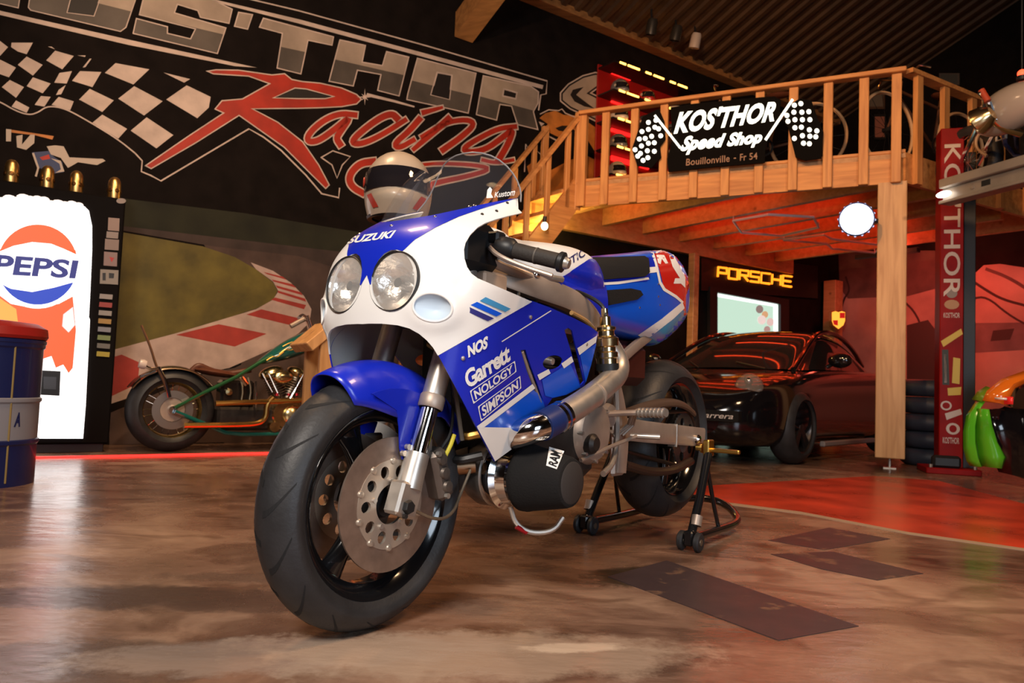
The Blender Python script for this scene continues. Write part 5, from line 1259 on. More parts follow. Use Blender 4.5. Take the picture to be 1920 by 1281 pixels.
for px in (450, 465): ct('oil_line', [(px, 708), (px + 6, 730), (px + 2, 756)], .006, mat('pale line', (.5, .46, .36), .3, .8), .12, 1)
ct('chrome_bracket', [(452, 708), (462, 722)], .02, chrome, .12, 0)
ct('exhaust_pipe', [(404, 757), (480, 754), (560, 751), (600, 742)], .021, g_gold, .17, 0); ct('exhaust_pipe', [(345, 798), (440, 797), (484, 795), (498, 785), (500, 757), (512, 745)], .021, g_gold, .17, 2)
ct('exhaust_bracket', [(480, 715), (480, 765)], .007, chrome, .17, 0)
for px in (519, 541, 556): lat('red_cap', px, 742, (0, 0, 1), [(0, .02), (.014, .018), (.016, 0)], mat('red anodised', (.45, .02, .03), .3, .8), .12, None, 12)
for o_ in (.06, -.06):
    a = cp_(575, 592, o_); MB().tube([a, V(c_r.x + 1.20, -o_, .50), V(c_f.x, -o_, .30)], .018, 12).obj('fork_tube', chrome, chop)
MB().tube([cp_(573, 594, .06), cp_(566, 590, .18), cp_(560, 596, .32)], .012, 10, smooth=1).obj('handlebar', chrome, chop); MB().tube([cp_(573, 594, -.06), cp_(566, 590, -.18), cp_(560, 596, -.32)], .012, 10, smooth=1).obj('handlebar', chrome, chop)
MB().tube([cp_(545, 612, 0), cp_(575, 596, 0)], .02, 10).obj('riser', alu_w, chop)

# red light strip lying along the floor in front of the wall
MB().box((-3.2, .925, .0), (4.2, .945, .012), M=Matrix(((WE.x, WN.x, 0, W0.x), (WE.y, WN.y, 0, W0.y), (0, 0, 1, 0), (0, 0, 0, 1)))).obj('led_strip', emitter('red led strip', (1.0, .02, .015), 3.2), None, smooth=0)
tag(bpy.data.objects['led_strip'], 'glowing red light strip on the floor along the mural wall', 'light strip')
# wooden trestle partly hidden behind the race bike's nose
tp = at_y(612, 660, 5.0)
tr = thing('wooden_trestle', 'raw timber trestle end standing between the chopper and the race bike', 'trestle', (tp.x, tp.y, 0), .5)
m_pine = wood_mat('orange pine', (.62, .33, .13), (.40, .19, .06), 1.0, 2)
hz = at_y(590, 622, 5.0).z
MB().box((-.045, -.03, 0), (.045, .03, hz - .05), bev=.006).obj('leg', m_pine, tr)
MB().box((-.045, .36, 0), (.045, .42, hz - .05), bev=.006).obj('leg', m_pine, tr)
M = Matrix.Translation((-.03, 0, hz - .02)) @ Matrix.Rotation(-.75, 4, 'Y')
MB().box((-.13, -.05, -.035), (.11, .44, .035), M=M, bev=.006).obj('top_board', m_pine, tr)
# ================================================================== TIMBER MEZZANINE
DK = ground(1668, 880); DE = Vector((-.893, .449, 0)).normalized(); DN = Vector((.449, .893, 0)).normalized()
def on_deck(px, py, off=0.0): return on_plane(px, py, DK + DN * off, DN)
def dk_s(px, py=300, off=0.0): return (on_deck(px, py, off) - DK).dot(DE)
m_pineH = wood_mat('orange pine along', (.66, .30, .095), (.44, .17, .05), 1.0, 0)
m_pineV = wood_mat('orange pine upright', (.66, .31, .10), (.45, .18, .055), 1.0, 2)
m_pineP = wood_mat('pale pine post', (.66, .40, .20), (.47, .25, .11), 1.0, 2)
mez = thing('timber_mezzanine', 'orange pine mezzanine with railing above the parked black sports car', 'mezzanine', (DK.x, DK.y, 0), math.atan2(DE.y, DE.x))
# local: x along the front towards the left, y towards the camera (-DN), z up
def ML(x, y, z): return V(x, -y, z)           # y given as depth behind the front
Z_RT, Z_FT, Z_FB = 3.47, 2.735, 2.468
S_L = dk_s(1092, 300); S_R = -.10
MB().box(ML(-.115, .22, .09), ML(.115, 0.0, Z_FB + .02), bev=.006).obj('post', m_pineP, mez)
pf = MB(); pf.cyl((0, -.11, .0), (0, -.11, .09), .012, n=10); pf.box((-.05, -.16, 0), (.05, -.06, .008)); pf.obj('post_foot', alu, mez)
bal_px = [1136, 1190, 1245, 1302, 1361, 1424, 1487, 1552, 1619, 1680]
edges = [S_L] + [dk_s(x) for x in bal_px]
for i, x in enumerate(bal_px):
    s_ = dk_s(x); MB().box(ML(s_ - .04, .0, Z_FB), ML(s_ + .04, -.045, Z_RT - .04), bev=.005).obj('baluster', m_pineV, mez)
for i in range(len(edges) - 1):
    a, b = sorted((edges[i], edges[i + 1])); MB().box(ML(a + .002, .04, Z_FB), ML(b - .002, .001, Z_FT), bev=.003).obj('fascia_board', m_pineH, mez)
MB().box(ML(S_R, .02, Z_RT - .04), ML(S_L + .03, -.09, Z_RT), bev=.006).obj('handrail', m_pineH, mez)
MB().box(ML(S_R, .05, Z_FT), ML(S_L, -.002, Z_FT + .03), bev=.004).obj('ledger', m_pineH, mez)
MB().box(ML(S_L - .05, .02, Z_FB), ML(S_L + .05, -.05, Z_RT - .02), bev=.005).obj('newel', m_pineV, mez)
# right-hand side, running back from the corner
SE = Vector((.861, .508, 0)).normalized()
def side_frame(x, y, z): # along the side, outwards, up -> mezzanine-local
    p = DK + DE * S_R + SE * x; o = Vector((SE.y, -SE.x, 0)); p = p + o * y; q = p - Vector((DK.x, DK.y, 0)); return V(q.dot(DE), -q.dot(DN), z)
def sbox(lo, hi): 
    vs = [side_frame(x, y, z) for x in (lo[0], hi[0]) for y in (lo[1], hi[1]) for z in (lo[2], hi[2])]
    return MB().add(vs, [(0, 1, 3, 2), (4, 6, 7, 5), (0, 4, 5, 1), (2, 3, 7, 6), (0, 2, 6, 4), (1, 5, 7, 3)])
sbox((0, -.05, Z_RT - .04), (3.2, .06, Z_RT)).obj('handrail', m_pineH, mez, smooth=0)
sbox((0, -.04, Z_FB), (3.2, 0, Z_FT)).obj('fascia_board', m_pineH, mez, smooth=0)
for x in (.14, .55, 1.0, 1.5, 2.0, 2.5): sbox((x - .04, 0, Z_FB), (x + .04, .045, Z_RT - .04)).obj('baluster', m_pineV, mez, smooth=0)
# floor of the deck, joists below (all real timber, lit from the red lamps underneath)
DL = S_L
def m_loc(p, z): q = p - DK; return V(q.dot(DE), -q.dot(DN), z)
def wsd(s_, d_): p = W0 + WE * s_ + WN * d_; return Vector((p.x, p.y, 0))
FLp = DK + DE * S_L; FRp = DK + DE * S_R
sd = lambda p: ((p - W0).dot(WE), (p - W0).dot(WN))
(sFL, dFL), (sFR, dFR) = sd(FLp), sd(FRp)
SEND = sFR + 3.2
fl = [m_loc(FRp, 0), m_loc(FLp, 0), m_loc(wsd(sFL, .02), 0), m_loc(wsd(SEND, .02), 0), side_frame(3.2, -.05, 0)]
MB().prism([[(p.x, p.y) for p in fl]], lambda u, v, t: V(u, v, t), Z_FT - .045, Z_FT - .005).obj('deck_floor', wood_mat('deck board', (.50, .27, .12), (.36, .18, .07), .7, 1), mez, smooth=0)
m_joist = wood_mat('joist timber', (.55, .29, .12), (.40, .19, .07), .8, 1)
def wbar(name, s0, s1, d0, d1, z0, z1, m):
    vs = [m_loc(wsd(s_, d_), z) for s_ in (s0, s1) for d_ in (d0, d1) for z in (z0, z1)]
    return MB().add(vs, [(0, 1, 3, 2), (4, 6, 7, 5), (0, 4, 5, 1), (2, 3, 7, 6), (0, 2, 6, 4), (1, 5, 7, 3)]).obj(name, m, mez, smooth=0)
js = sFL + .22; JS = []
while js < SEND - .1:
    d1 = dFL + (js - sFL) * (dFR - dFL) / (sFR - sFL) - .14 if js < sFR else dFR - .08
    wbar('joist', js - .035, js + .035, .10, d1, Z_FB + .03, Z_FT - .045, m_joist); JS.append((js, d1)); js += .66
wbar('wall_ledger', sFL + .05, SEND, .02, .10, Z_FB - .10, Z_FT - .045, m_joist)
# red tube lamps fixed under the deck floor, one beside each joist
m_rl = emitter('red tube lamp', (1.0, .06, .012), 14.0)
where = ['beside the staircase', 'second from the staircase', 'third from the staircase', 'over the car bonnet', 'over the car windscreen', 'over the car roof', 'behind the corner post', 'beyond the corner post', 'next to last', 'farthest right']
for k, (js, d1) in enumerate(JS[:-1]):
    d0, e0 = .25, min(d1 - .1, 2.4)
    if e0 - d0 < .3: continue
    p = wsd(js + .42, d0); t_ = thing('red_tube_lamp', 'red glowing tube lamp under the mezzanine floor, ' + where[k], 'lamp', (p.x, p.y, Z_FT - .085), math.atan2(WN.y, WN.x))
    MB().cyl((0, 0, 0), (e0 - d0, 0, 0), .010, n=8).obj('tube', m_rl, t_); MB().box((-.02, -.018, .010), (e0 - d0 + .02, .018, .038), bev=.002).obj('housing', alu, t_)
# hexagon of unlit neon tubes hung under the joists
def under(px, py): return ground(px, py, Z_FB - .03)
m_neon = mat('unlit neon tube', (.7, .62, .66), .3)
for pts, lab in (([(1375, 414), (1440, 402), (1525, 407), (1535, 426), (1465, 442), (1390, 436)], 'front unlit hexagon of grey neon tube under the mezzanine'), ([(1470, 450), (1550, 457), (1560, 466), (1640, 474), (1655, 460), (1560, 448), (1545, 440)], 'rear unlit hexagon of grey neon tube under the mezzanine')):
    P_ = [under(*q) for q in pts]; h_ = thing('neon_hexagon', lab, 'neon tube', P_[0]); MB().tube([p - P_[0] for p in P_], .014, 8, closed=True).obj('tube', m_neon, h_)
    MB().cyl(V(0, 0, 0), V(0, 0, .05), .006, n=6).obj('hanger', alu, h_); q = P_[3] - P_[0]; MB().cyl(q, q + V(0, 0, .05), .006, n=6).obj('hanger', alu, h_)
# ================================================================== staircase along the mural wall
st_o = DK + DE * (S_L + .02); 
stair = thing('timber_staircase', 'steep orange pine staircase with slatted railings along the mural wall', 'staircase', (st_o.x, st_o.y, 0), math.atan2(WE.y, WE.x))
# local x along the wall (up = +x), y across towards the wall, z up
SWD = .62; RISE, RUN = Z_FT, Z_FT / 1.25
def sz(x): return RISE + x * 1.25
nst = 11
for i in range(nst):
    z = RISE * (i + .5) / nst; x = (z - RISE) / 1.25
    MB().box((x - .11, .03, z - .02), (x + .10, SWD - .03, z + .018), bev=.004).obj('tread', m_pineH, stair)
for y in (0, SWD - .04):
    MB().add([V(x, yy, sz(x) + dz) for yy in (y, y + .04) for x, dz in ((-RUN, -.0), (-RUN + .22, -.27), (.0, -.27), (0, .10), (-RUN, .12))], [(0, 1, 2, 3, 4), (9, 8, 7, 6, 5)] + [(i, (i + 1) % 5, 5 + (i + 1) % 5, 5 + i) for i in range(5)]).obj('stringer', m_pineH, stair, smooth=0)
    vs = [V(x, yy, sz(x) + dz) for yy in (y - .02, y + .055) for x, dz in ((-RUN + .05, .70), (-RUN + .05, .76), (.0, .76), (0, .70))]
    MB().add(vs, [(0, 1, 2, 3), (7, 6, 5, 4)] + [(i, (i + 1) % 4, 4 + (i + 1) % 4, 4 + i) for i in range(4)]).obj('handrail', m_pineH, stair, smooth=0)
    for k in range(9):
        x = -.16 - k * .25
        if x > -RUN: MB().box((x - .028, y, sz(x) - .10), (x + .028, y + .04, sz(x) + .71), bev=.004).obj('baluster', m_pineV, stair)
    MB().box((-RUN + .0, y - .02, 0), (-RUN + .09, y + .06, .98), bev=.005).obj('newel', m_pineV, stair)
    MB().box((-.06, y - .005, RISE - .3), (.02, y + .045, RISE + .74), bev=.005).obj('newel', m_pineV, stair)

# ================================================================== lit shop sign hung on the railing
SO = -.075                                   # in front of the balusters
_so = on_deck(1360, 255, SO)
sign = thing('shop_sign', 'lit white lettered shop sign with two chequered flags on the mezzanine railing', 'sign', _so, math.atan2(DE.y, DE.x))
def sg(px, py): p = on_deck(px, py, SO) - _so; return (p.dot(DE), p.z)
def sface(name, loops, m, t0, t1, par=sign): return MB().prism([[sg(x, y) for x, y in l] for l in loops], lambda u, v, t: V(u, t, v), t0, t1).obj(name, m, par, smooth=0)
m_sblk = mat('black acrylic', (.004, .0035, .0035), .8, spec=.08); m_slit = emitter('lit cream letters', (1.0, .93, .74), 2.4)
bd = sface('board', [[(1258, 203), (1300, 196), (1400, 186), (1452, 182), (1464, 188), (1461, 236), (1438, 248), (1434, 306), (1340, 314), (1254, 323), (1252, 300), (1262, 262)]], m_sblk, 0, .02)
sface('flag_board', [[(1186, 280), (1198, 245), (1206, 220), (1236, 205), (1246, 228), (1248, 262), (1238, 276), (1240, 296), (1222, 316), (1196, 312)]], m_sblk, 0, .02)
sface('flag_board', [[(1484, 196), (1500, 186), (1522, 190), (1534, 225), (1544, 248), (1540, 298), (1510, 302), (1492, 296), (1478, 240), (1468, 226)]], m_sblk, 0, .02)
def stext(body, q, m, bold, shear, off=.022, par=bd):
    vs, fs = text2d(body, bold, shear, 1.06); f = quad(*q); MB().add([V(sg(*f(*v))[0], off, sg(*f(*v))[1]) for v in vs], fs).obj('lettering', m, par, smooth=0)
stext("KOS'THOR", [(1264, 253), (1452, 229), (1458, 190), (1269, 211)], m_slit, .045, .25)
stext('Speed Shop', [(1275, 293), (1430, 276), (1430, 246), (1281, 257)], m_slit, .05, .35)
_fq = quad((1287, 312), (1421, 300), (1421, 287), (1288, 299))
for wd_, u0, u1, v0, v1 in (('Bouillonville', 0, .61, 0, 1), ('-', .665, .70, .38, .52), ('Fr', .755, .845, 0, 1), ('54', .885, 1, 0, 1)):
    stext(wd_, [_fq(u0, v0), _fq(u1, v0), _fq(u1, v1), _fq(u0, v1)], mat('dull bronze print', (.30, .17, .11), .5), .012, 0)
for p0, p1 in (((1229, 218), (1277, 279)), ((1487, 188), (1436, 264))):
    d = Vector((p1[0] - p0[0], p1[1] - p0[1])).normalized(); n_ = Vector((-d.y, d.x)) * 2.2
    sface('flag_pole', [[(p0[0] + n_.x, p0[1] + n_.y), (p1[0] + n_.x, p1[1] + n_.y), (p1[0] - n_.x, p1[1] - n_.y), (p0[0] - n_.x, p0[1] - n_.y)]], m_slit, .02, .03)
def diamonds(cells, r):
    for x, y in cells: sface('flag_square', [[(x, y - r), (x + r, y), (x, y + r), (x - r, y)]] if False else [ellipse(x, y, r, r, 8)], m_slit, .021, .024)
cL = [(1217, 231), (1231, 227), (1205, 248), (1217, 244), (1229, 240), (1211, 261), (1223, 257), (1236, 243), (1200, 262), (1217, 270), (1228, 269), (1240, 256), (1192, 282), (1204, 275), (1202, 289), (1215, 284), (1228, 285), (1197, 294), (1207, 302), (1216, 297)]
cR = [(1490, 199), (1502, 196), (1476, 218), (1489, 212), (1504, 212), (1517, 211), (1478, 229), (1491, 226), (1505, 226), (1519, 226), (1491, 241), (1503, 240), (1518, 245), (1532, 247), (1490, 261), (1505, 256), (1519, 257), (1530, 258), (1507, 270), (1518, 271)]
diamonds(cL, 4.5); diamonds(cR, 4.7)

# ================================================================== helmet rack on the wall above the mezzanine
RKO = .30
_ro = on_wall(1145, 330, .02)
rack = thing('helmet_rack', 'wall rack with red glow and amber lit shelf edges above the mezzanine', 'rack', _ro, math.atan2(WE.y, WE.x))
def rk(px, py, out=RKO): p = on_wall(px, py, out + .02) - _ro; return V(p.dot(WE), -p.dot(WN), p.z)
r0, r1 = rk(1145, 340), rk(1304, 130)
zt = rk(1150, 104).z
MB().box((r0.x, -.02, min(rk(1145, 345).z, .0)), (r1.x, 0, zt), bev=.003).obj('back_panel', mat('red rack panel', (.30, .008, .006), .4), rack)
cellx = [r0.x, rk(1203, 150).x, rk(1250, 150).x, r1.x]
m_led = emitter('amber led edge', (1.0, .42, .06), 7.0); m_redl = emitter('red led edge', (1.0, .012, .01), 2.2)
hz_ = []
for r in range(5):
    zr = rk(1161, 117 + 53 * r).z
    hz_.append(zr)
    MB().box((r0.x, -RKO, zr - .012), (r1.x, -.02, zr + .006), bev=.002).obj('shelf', mat('black rack shelf', (.012, .008, .008), .3), rack)
    for (a, b) in ((1161, 1172), (1176, 1198), (1210, 1220), (1225, 1244), (1256, 1266), (1271, 1288)):
        MB().box((rk(a, 150).x, -RKO - .012, zr - .008), (rk(b, 150).x, -RKO, zr + .012)).obj('shelf_light', m_led, rack, smooth=0)
    for (xa, xb, ya, yb) in ((1145, 1181, 127, 152), (1199, 1215, 144, 160), (1246, 1267, 157, 172)):
        pa, pb = rk(xa, ya + 53 * r, .025), rk(xb, yb + 53 * r, .025)
        MB().box((pa.x, -.05, pb.z), (pb.x, -.022, pa.z), bev=.006).obj('red_light', m_redl, rack, smooth=0)
MB().box((r1.x - .008, -RKO, min(hz_) - .05), (r1.x + .008, -.02, zt - .25), bev=.002).obj('end_panel', mat('black rack shelf'), rack)
cols_h = [((.05, .05, .05), 'black'), ((.55, .45, .36), 'cream'), ((.35, .02, .015), 'red'), ((.12, .12, .13), 'grey')]
rown = ['top', 'second', 'third', 'fourth']; coln = ['left', 'middle', 'right']
proto = {}
n_h = 0
for r in range(1, 5):
    for c in range(3):
        if r == 4 and c > 0: continue
        ci = (r * 2 + c * 3 + 1) % 4; cc, cn = cols_h[ci]
        wx = (cellx[c] + cellx[c + 1]) / 2; p = _ro + WE * wx + WN * .16 + V(0, 0, hz_[r] + .006)
        lab = '%s helmet in the %s row of the glowing rack, %s column' % (cn, rown[r - 1] if r else 'top', coln[c])
        if ci not in proto:
            h_ = thing('helmet', lab, 'helmet', p, math.atan2(WE.y, WE.x), 'helmets in the wall rack'); helmet_parts(h_, mat('rack helmet ' + cn, cc, .2, coat=.6), m_visor, mat('rack stripe', (.5, .4, .3), .4), .82); proto[ci] = h_
        else:
            h_ = copy_tree(proto[ci]); h_['label'] = lab; h_.location = p
# ================================================================== things on the deck
def bicycle(name, label, c1, c2, base, ang, tyre, frame_m):
    b = thing(name, label, 'bicycle', base, ang); R = .34
    for x in (-.52, .52):
        w = MB().lathe([(R, -.018), (R + .018, -.010), (R + .022, 0), (R + .018, .010), (R, .018), (R - .01, 0), (R, -.018)], (x, 0, R + .022), (0, 1, 0), 44).obj('tyre', tyre, b)
        for k in range(14): a = 2 * PI * k / 14; MB().cyl((x, 0, R + .022), (x + R * math.cos(a), 0, R + .022 + R * math.sin(a)), .0018, n=4).obj('spoke', blackmt, w)
        MB().cyl((x, -.04, R + .022), (x, .04, R + .022), .022, n=12).obj('hub', blackmt, w)
    T = lambda pts, r=.014, nm='frame_tube', m=None: MB().tube(pts, r, 8, smooth=0).obj(nm, m or frame_m, b)
    T([(-.52, .0, .36), (-.12, 0, .30)]); T([(-.12, 0, .30), (-.22, 0, .78)]); T([(-.20, 0, .70), (.34, 0, .76)]); T([(-.12, 0, .30), (.36, 0, .70)]); T([(-.52, 0, .36), (-.20, 0, .70)])
    T([(.52, .0, .36), (.36, 0, .72), (.33, 0, .86)], .013, 'fork'); T([(.30, -.28, .90), (.35, -.2, .94), (.34, 0, .88), (.35, .2, .94), (.30, .28, .90)], .011, 'handlebar', chrome)
    MB().sphere((-.24, 0, .83), .1, 12, sc3=(1.3, .7, .3)).obj('saddle', brown, b); MB().lathe([(.07, -.004), (.09, -.004), (.09, .004), (.07, .004), (.07, -.004)], (-.12, .05, .30), (0, 1, 0), 24).obj('chainring', blackmt, b)
    return b
m_tan = mat('tan tyre', (.62, .38, .20), .6); m_ftan = mat('brown cycle frame', (.10, .04, .02), .35)
q = on_deck(1515, 240, .45)
bicycle('bicycle', 'old bicycle with tan tyres behind the lit shop sign', 0, 0, (q.x - .0, q.y, Z_FT - .005) if False else (q.x + DE.x * .52, q.y + DE.y * .52, Z_FT - .005), math.atan2(DE.y, DE.x), m_tan, m_ftan)
q = on_deck(1745, 250, .75)
bicycle('bicycle', 'old bicycle with chrome handlebar behind the corner of the railing', 0, 0, (q.x, q.y + .1, Z_FT - .005), math.radians(205), m_tan, m_ftan)
# framed posters on the back wall above the deck
def poster(px0, py0, px1, py1, label, c, c2):
    n = WE; P_ = [on_plane(x, y, CORNER - WE * .02, n) for x, y in ((px0, py1), (px1, py1), (px1, py0), (px0, py0))]
    o = thing('poster', label, 'poster', P_[0]); vs = [p - P_[0] for p in P_]; off = -WE * .02
    MB().add(vs + [v + off for v in vs], [(0, 1, 2, 3), (7, 6, 5, 4)] + [(i, (i + 1) % 4, 4 + (i + 1) % 4, 4 + i) for i in range(4)]).obj('frame', c, o, smooth=0)
    ctr = sum(vs, Vector()) / 4; MB().add([ctr + (v - ctr) * .82 + off * 1.1 for v in vs], [(0, 1, 2, 3)]).obj('print', c2, o, smooth=0)
poster(1628, 155, 1660, 205, 'small framed picture behind the railing near its corner', mat('frame brown', (.1, .05, .03), .5), mat('print brown', (.16, .12, .09), .6))
poster(1640, 215, 1662, 262, 'cream and red poster behind the railing', mat('frame black', (.012, .01, .01), .5), mat('print red', (.34, .12, .08), .6))
poster(1762, 138, 1800, 160, 'dim landscape picture above the side railing', mat('frame dim', (.09, .07, .06), .5), mat('print dim', (.06, .06, .055), .6))
# ceiling spotlights clamped to the eave beam
for px, py, lab, cc in ((1222, 50, 'small dark spotlight clamped to the eave beam, leftmost', (.03, .025, .02)), (1268, 62, 'small dark spotlight clamped to the eave beam, middle', (.03, .025, .02)), (1304, 76, 'white spotlight clamped to the eave beam', (.55, .45, .38))):
    p = on_wall(px, py, .55); t_ = thing('spotlight', lab, 'spotlight', p, random.random()); M = Matrix.Rotation(.6, 4, 'X')
    MB().lathe([(0, .09), (.05, .085), (.062, .05), (.065, -.09), (.058, -.09), (.05, -.06), (0, -.055)], (0, 0, 0), M @ V(0, .3, 1), 20).obj('can', mat('spot can %.2f' % cc[0], cc, .35), t_)
    MB().tube([V(0, 0, .05), V(0, .02, .2), V(0, .0, .42)], .012, 8).obj('bracket', blackmt, t_)
    MB().lathe([(0, -.052), (.045, -.056)], (0, 0, 0), M @ V(0, .3, 1), 20).obj('lens', mat('dim lamp lens', (.5, .35, .15), .2), t_)

# bare bulb hanging under the staircase
bp_ = at_y(1021, 424, 7.40)
bl = thing('bare_bulb', 'bare glowing bulb fixed to the side of the staircase', 'lamp', bp_)
MB().sphere((0, 0, 0), .035, 14, sc3=(1, 1, 1.2)).obj('bulb', emitter('warm bulb glass', (1.0, .85, .4), 9.0), bl); MB().cyl((0, 0, .035), (0, 0, .09), .018, n=12).obj('socket', blackmt, bl); MB().box((-.02, .0, .07), (.02, .12, .10), bev=.004).obj('bracket', blackmt, bl)
_ld = bpy.data.lights.new('bulb_light', 'POINT'); _ld.energy = 22; _ld.color = (1.0, .72, .18); _ld.shadow_soft_size = .04
_lo = bpy.data.objects.new('bulb_light', _ld); COL.objects.link(_lo); _lo.location = at_y(1021, 424, 8.05) + V(.05, -.06, -.08)
# ================================================================== UNDER THE DECK: sign wall, lit window, crest, sports car
m_pan = mat('black sign board', (.008, .006, .006), .4)
def wall_thing(name, label, cat, px, py, off):
    p = on_wall(px, py, off); return thing(name, label, cat, p, math.atan2(WE.y, WE.x)), p
def wl(o, px, py, off): p = on_wall(px, py, off) - o; return V(p.dot(WE), -p.dot(WN), p.z)
def wprism(loops, o, off, th, m, name, par):
    return MB().prism([[(wl(o, x, y, off).x, wl(o, x, y, off).z) for x, y in l] for l in loops], lambda u, v, t: V(u, wl(o, 1400, 520, off).y - t, v), 0, th).obj(name, m, par, smooth=0)
bs, bo = wall_thing('brand_sign', 'amber neon brand name sign on the black wall over the lit window', 'sign', 1415, 520, .03)
wprism([[(1312, 470), (1530, 500), (1530, 560), (1312, 545)]], bo, .03, .03, m_pan, 'board', bs)
m_amb = emitter('amber neon', (1.0, .22, .010), 2.6)
GL_ = {'P': [[(0, 0), (0, 1), (1, 1), (1, .45), (0, .45)]], 'O': [[(0, 0), (0, 1), (1, 1), (1, 0), (0, 0)]], 'R': [[(0, 0), (0, 1), (1, 1), (1, .5), (0, .5)], [(.45, .5), (1, 0)]], 'S': [[(0, 0), (1, 0), (1, .5), (0, .5), (0, 1), (1, 1)]],
       'C': [[(1, 0), (0, 0), (0, 1), (1, 1)]], 'H': [[(0, 0), (0, 1)], [(1, 0), (1, 1)], [(0, .5), (1, .5)]], 'E': [[(1, 0), (0, 0), (0, 1), (1, 1)], [(0, .5), (.9, .5)]]}
f = quad((1345, 519), (1485, 538), (1486, 519), (1346, 501))
for k, ch in enumerate('PORSCHE'):
    g = MB()
    for st_ in GL_[ch]: g.tube([wl(bo, *f((k + .04 + .80 * u) / 6.9, v), .075) for u, v in st_], .016, 6)
    g.obj('neon_letter', m_amb, bs)
win = struct(MB().prism([[(p.x, p.z) for p in [wl(bo, x, y, .03) for x, y in ((1326, 538), (1474, 562), (1474, 800), (1326, 800))]], [(p.x, p.z) for p in [wl(bo, x, y, .03) for x, y in ((1340, 549), (1458, 571), (1458, 790), (1340, 790))]]], lambda u, v, t: V(u, wl(bo, 1400, 520, .03).y - t, v), 0, .05).obj('window_1', mat('black window frame', (.015, .012, .012), .4), None, smooth=0))
win.location = bs.location; win.rotation_euler = bs.rotation_euler
def wpane(pts, off, th, m, nm): return MB().prism([[(wl(bo, x, y, off).x, wl(bo, x, y, off).z) for x, y in pts]], lambda u, v, t: V(u, wl(bo, 1400, 520, off).y - t, v), 0, th).obj(nm, m, win, smooth=0)
wpane([(1338, 547), (1460, 570), (1460, 792), (1338, 792)], .03, .012, emitter('lit pale green room', (.58, .80, .64), 1.0), 'pane')
wpane([(1341, 550), (1457, 571), (1457, 576), (1341, 556)], .043, .004, emitter('bright window edge', (1, 1, .98), 1.6), 'light_edge')
wpane([(1450, 572), (1458, 573), (1458, 640), (1450, 640)], .043, .004, emitter('bright window edge'), 'light_edge')
for k, (x, y, r, c) in enumerate([(1424, 580, 7, (.25, .22, .2)), (1434, 590, 6, (.6, .42, .22)), (1444, 604, 7, (.65, .6, .55)), (1428, 600, 8, (.75, .75, .7)), (1438, 618, 6, (.4, .3, .28))]):
    wpane(ellipse(x, y, r, r * 1.1, 10), .043, .003 + k * .0005, mat('shelf clutter %d' % k, c, .5, emit=c, es=.8), 'window_silhouette')
# corner timber and slim post
for px, pyt, wd, lab in ((1296, 470, .10, 'slim timber post left of the lit window'), (1560, 492, .20, 'timber post in the far corner under the mezzanine')):
    p = on_wall(px, 700, .18); p.z = 0; t_ = thing('timber_post', lab, 'post', p, math.atan2(WE.y, WE.x)); MB().box((-wd / 2, -wd / 2, 0), (wd / 2, wd / 2, Z_FB - .11), bev=.006).obj('shaft', m_joist, t_); MB().box((-wd / 2 - .01, -wd / 2 - .01, 0), (wd / 2 + .01, wd / 2 + .01, .04), bev=.004).obj('base_shoe', blackmt, t_)
# shield emblem
cs, co_ = wall_thing('shield_emblem', 'small lit amber shield emblem in the far corner', 'sign', 1567, 600, .42)
def shp(sx, sy, ox=0, oy=0): return [(1567 + ox + sx * x, 600 + oy + sy * y) for x, y in ((-12, -14), (-6, -16), (0, -14), (6, -16), (12, -14), (12, 2), (9, 10), (0, 17), (-9, 10), (-12, 2))]
wprism([shp(1.12, 1.1)], co_, .42, .04, mat('emblem rim', (.3, .12, .02), .3), 'back', cs)
def cprism(loops, th0, m, name): 
    return MB().prism([[(wl(co_, x, y, .42).x, wl(co_, x, y, .42).z) for x, y in l] for l in loops], lambda u, v, t: V(u, -t, v), .04, th0).obj(name, m, cs, smooth=0)
for o in [q for q in bpy.data.objects if q.parent == cs]: o.location.y = -wl(co_, 1400, 520, .42).y
cprism([shp(1, 1)], .046, emitter('lit amber emblem', (1.0, .38, .04), 1.6), 'face')
cprism([[(1569, 587), (1578, 587), (1578, 597), (1569, 597)]], .050, emitter('lit red emblem', (.7, .01, .01), .8), 'quarter'); cprism([[(1556, 601), (1565, 601), (1565, 611), (1558, 609)]], .050, emitter('lit red emblem'), 'quarter')
# ------------------------------------------------------------------ car bodies from lofted stations
def smoothstep(t): t = max(0, min(1, t)); return t * t * (3 - 2 * t)
def car_body(root, st, paint, name='body'):
    """st: stations (x, half width, z bottom, z belt, tuck of belt)"""
    rows = []
    for (x, w, zb, zt, crown, r) in st:
        row = [V(x, 0, zb), V(x, w * .80, zb), V(x, w * .95, zb + .05), V(x, w, zb + (zt - zb) * .30), V(x, w * 1.0, zb + (zt - zb) * .55), V(x, w * .985, zb + (zt - zb) * .78), V(x, w * .93, zt - .02), V(x, w * r, zt), V(x, w * r * .6, zt + crown * .7), V(x, 0, zt + crown)]
        rows.append(row + [V(p.x, -p.y, p.z) for p in row[-2:0:-1]])
    b = MB().grid(rows, closed_u=True); n = len(rows[0]); b.add(rows[0], [tuple(range(n))]); b.add(rows[-1], [tuple(range(n - 1, -1, -1))])
    o = b.obj(name, paint, root, smooth=50)
    s = o.modifiers.new('round', 'SUBSURF'); s.levels = 2; s.render_levels = 2
    return o
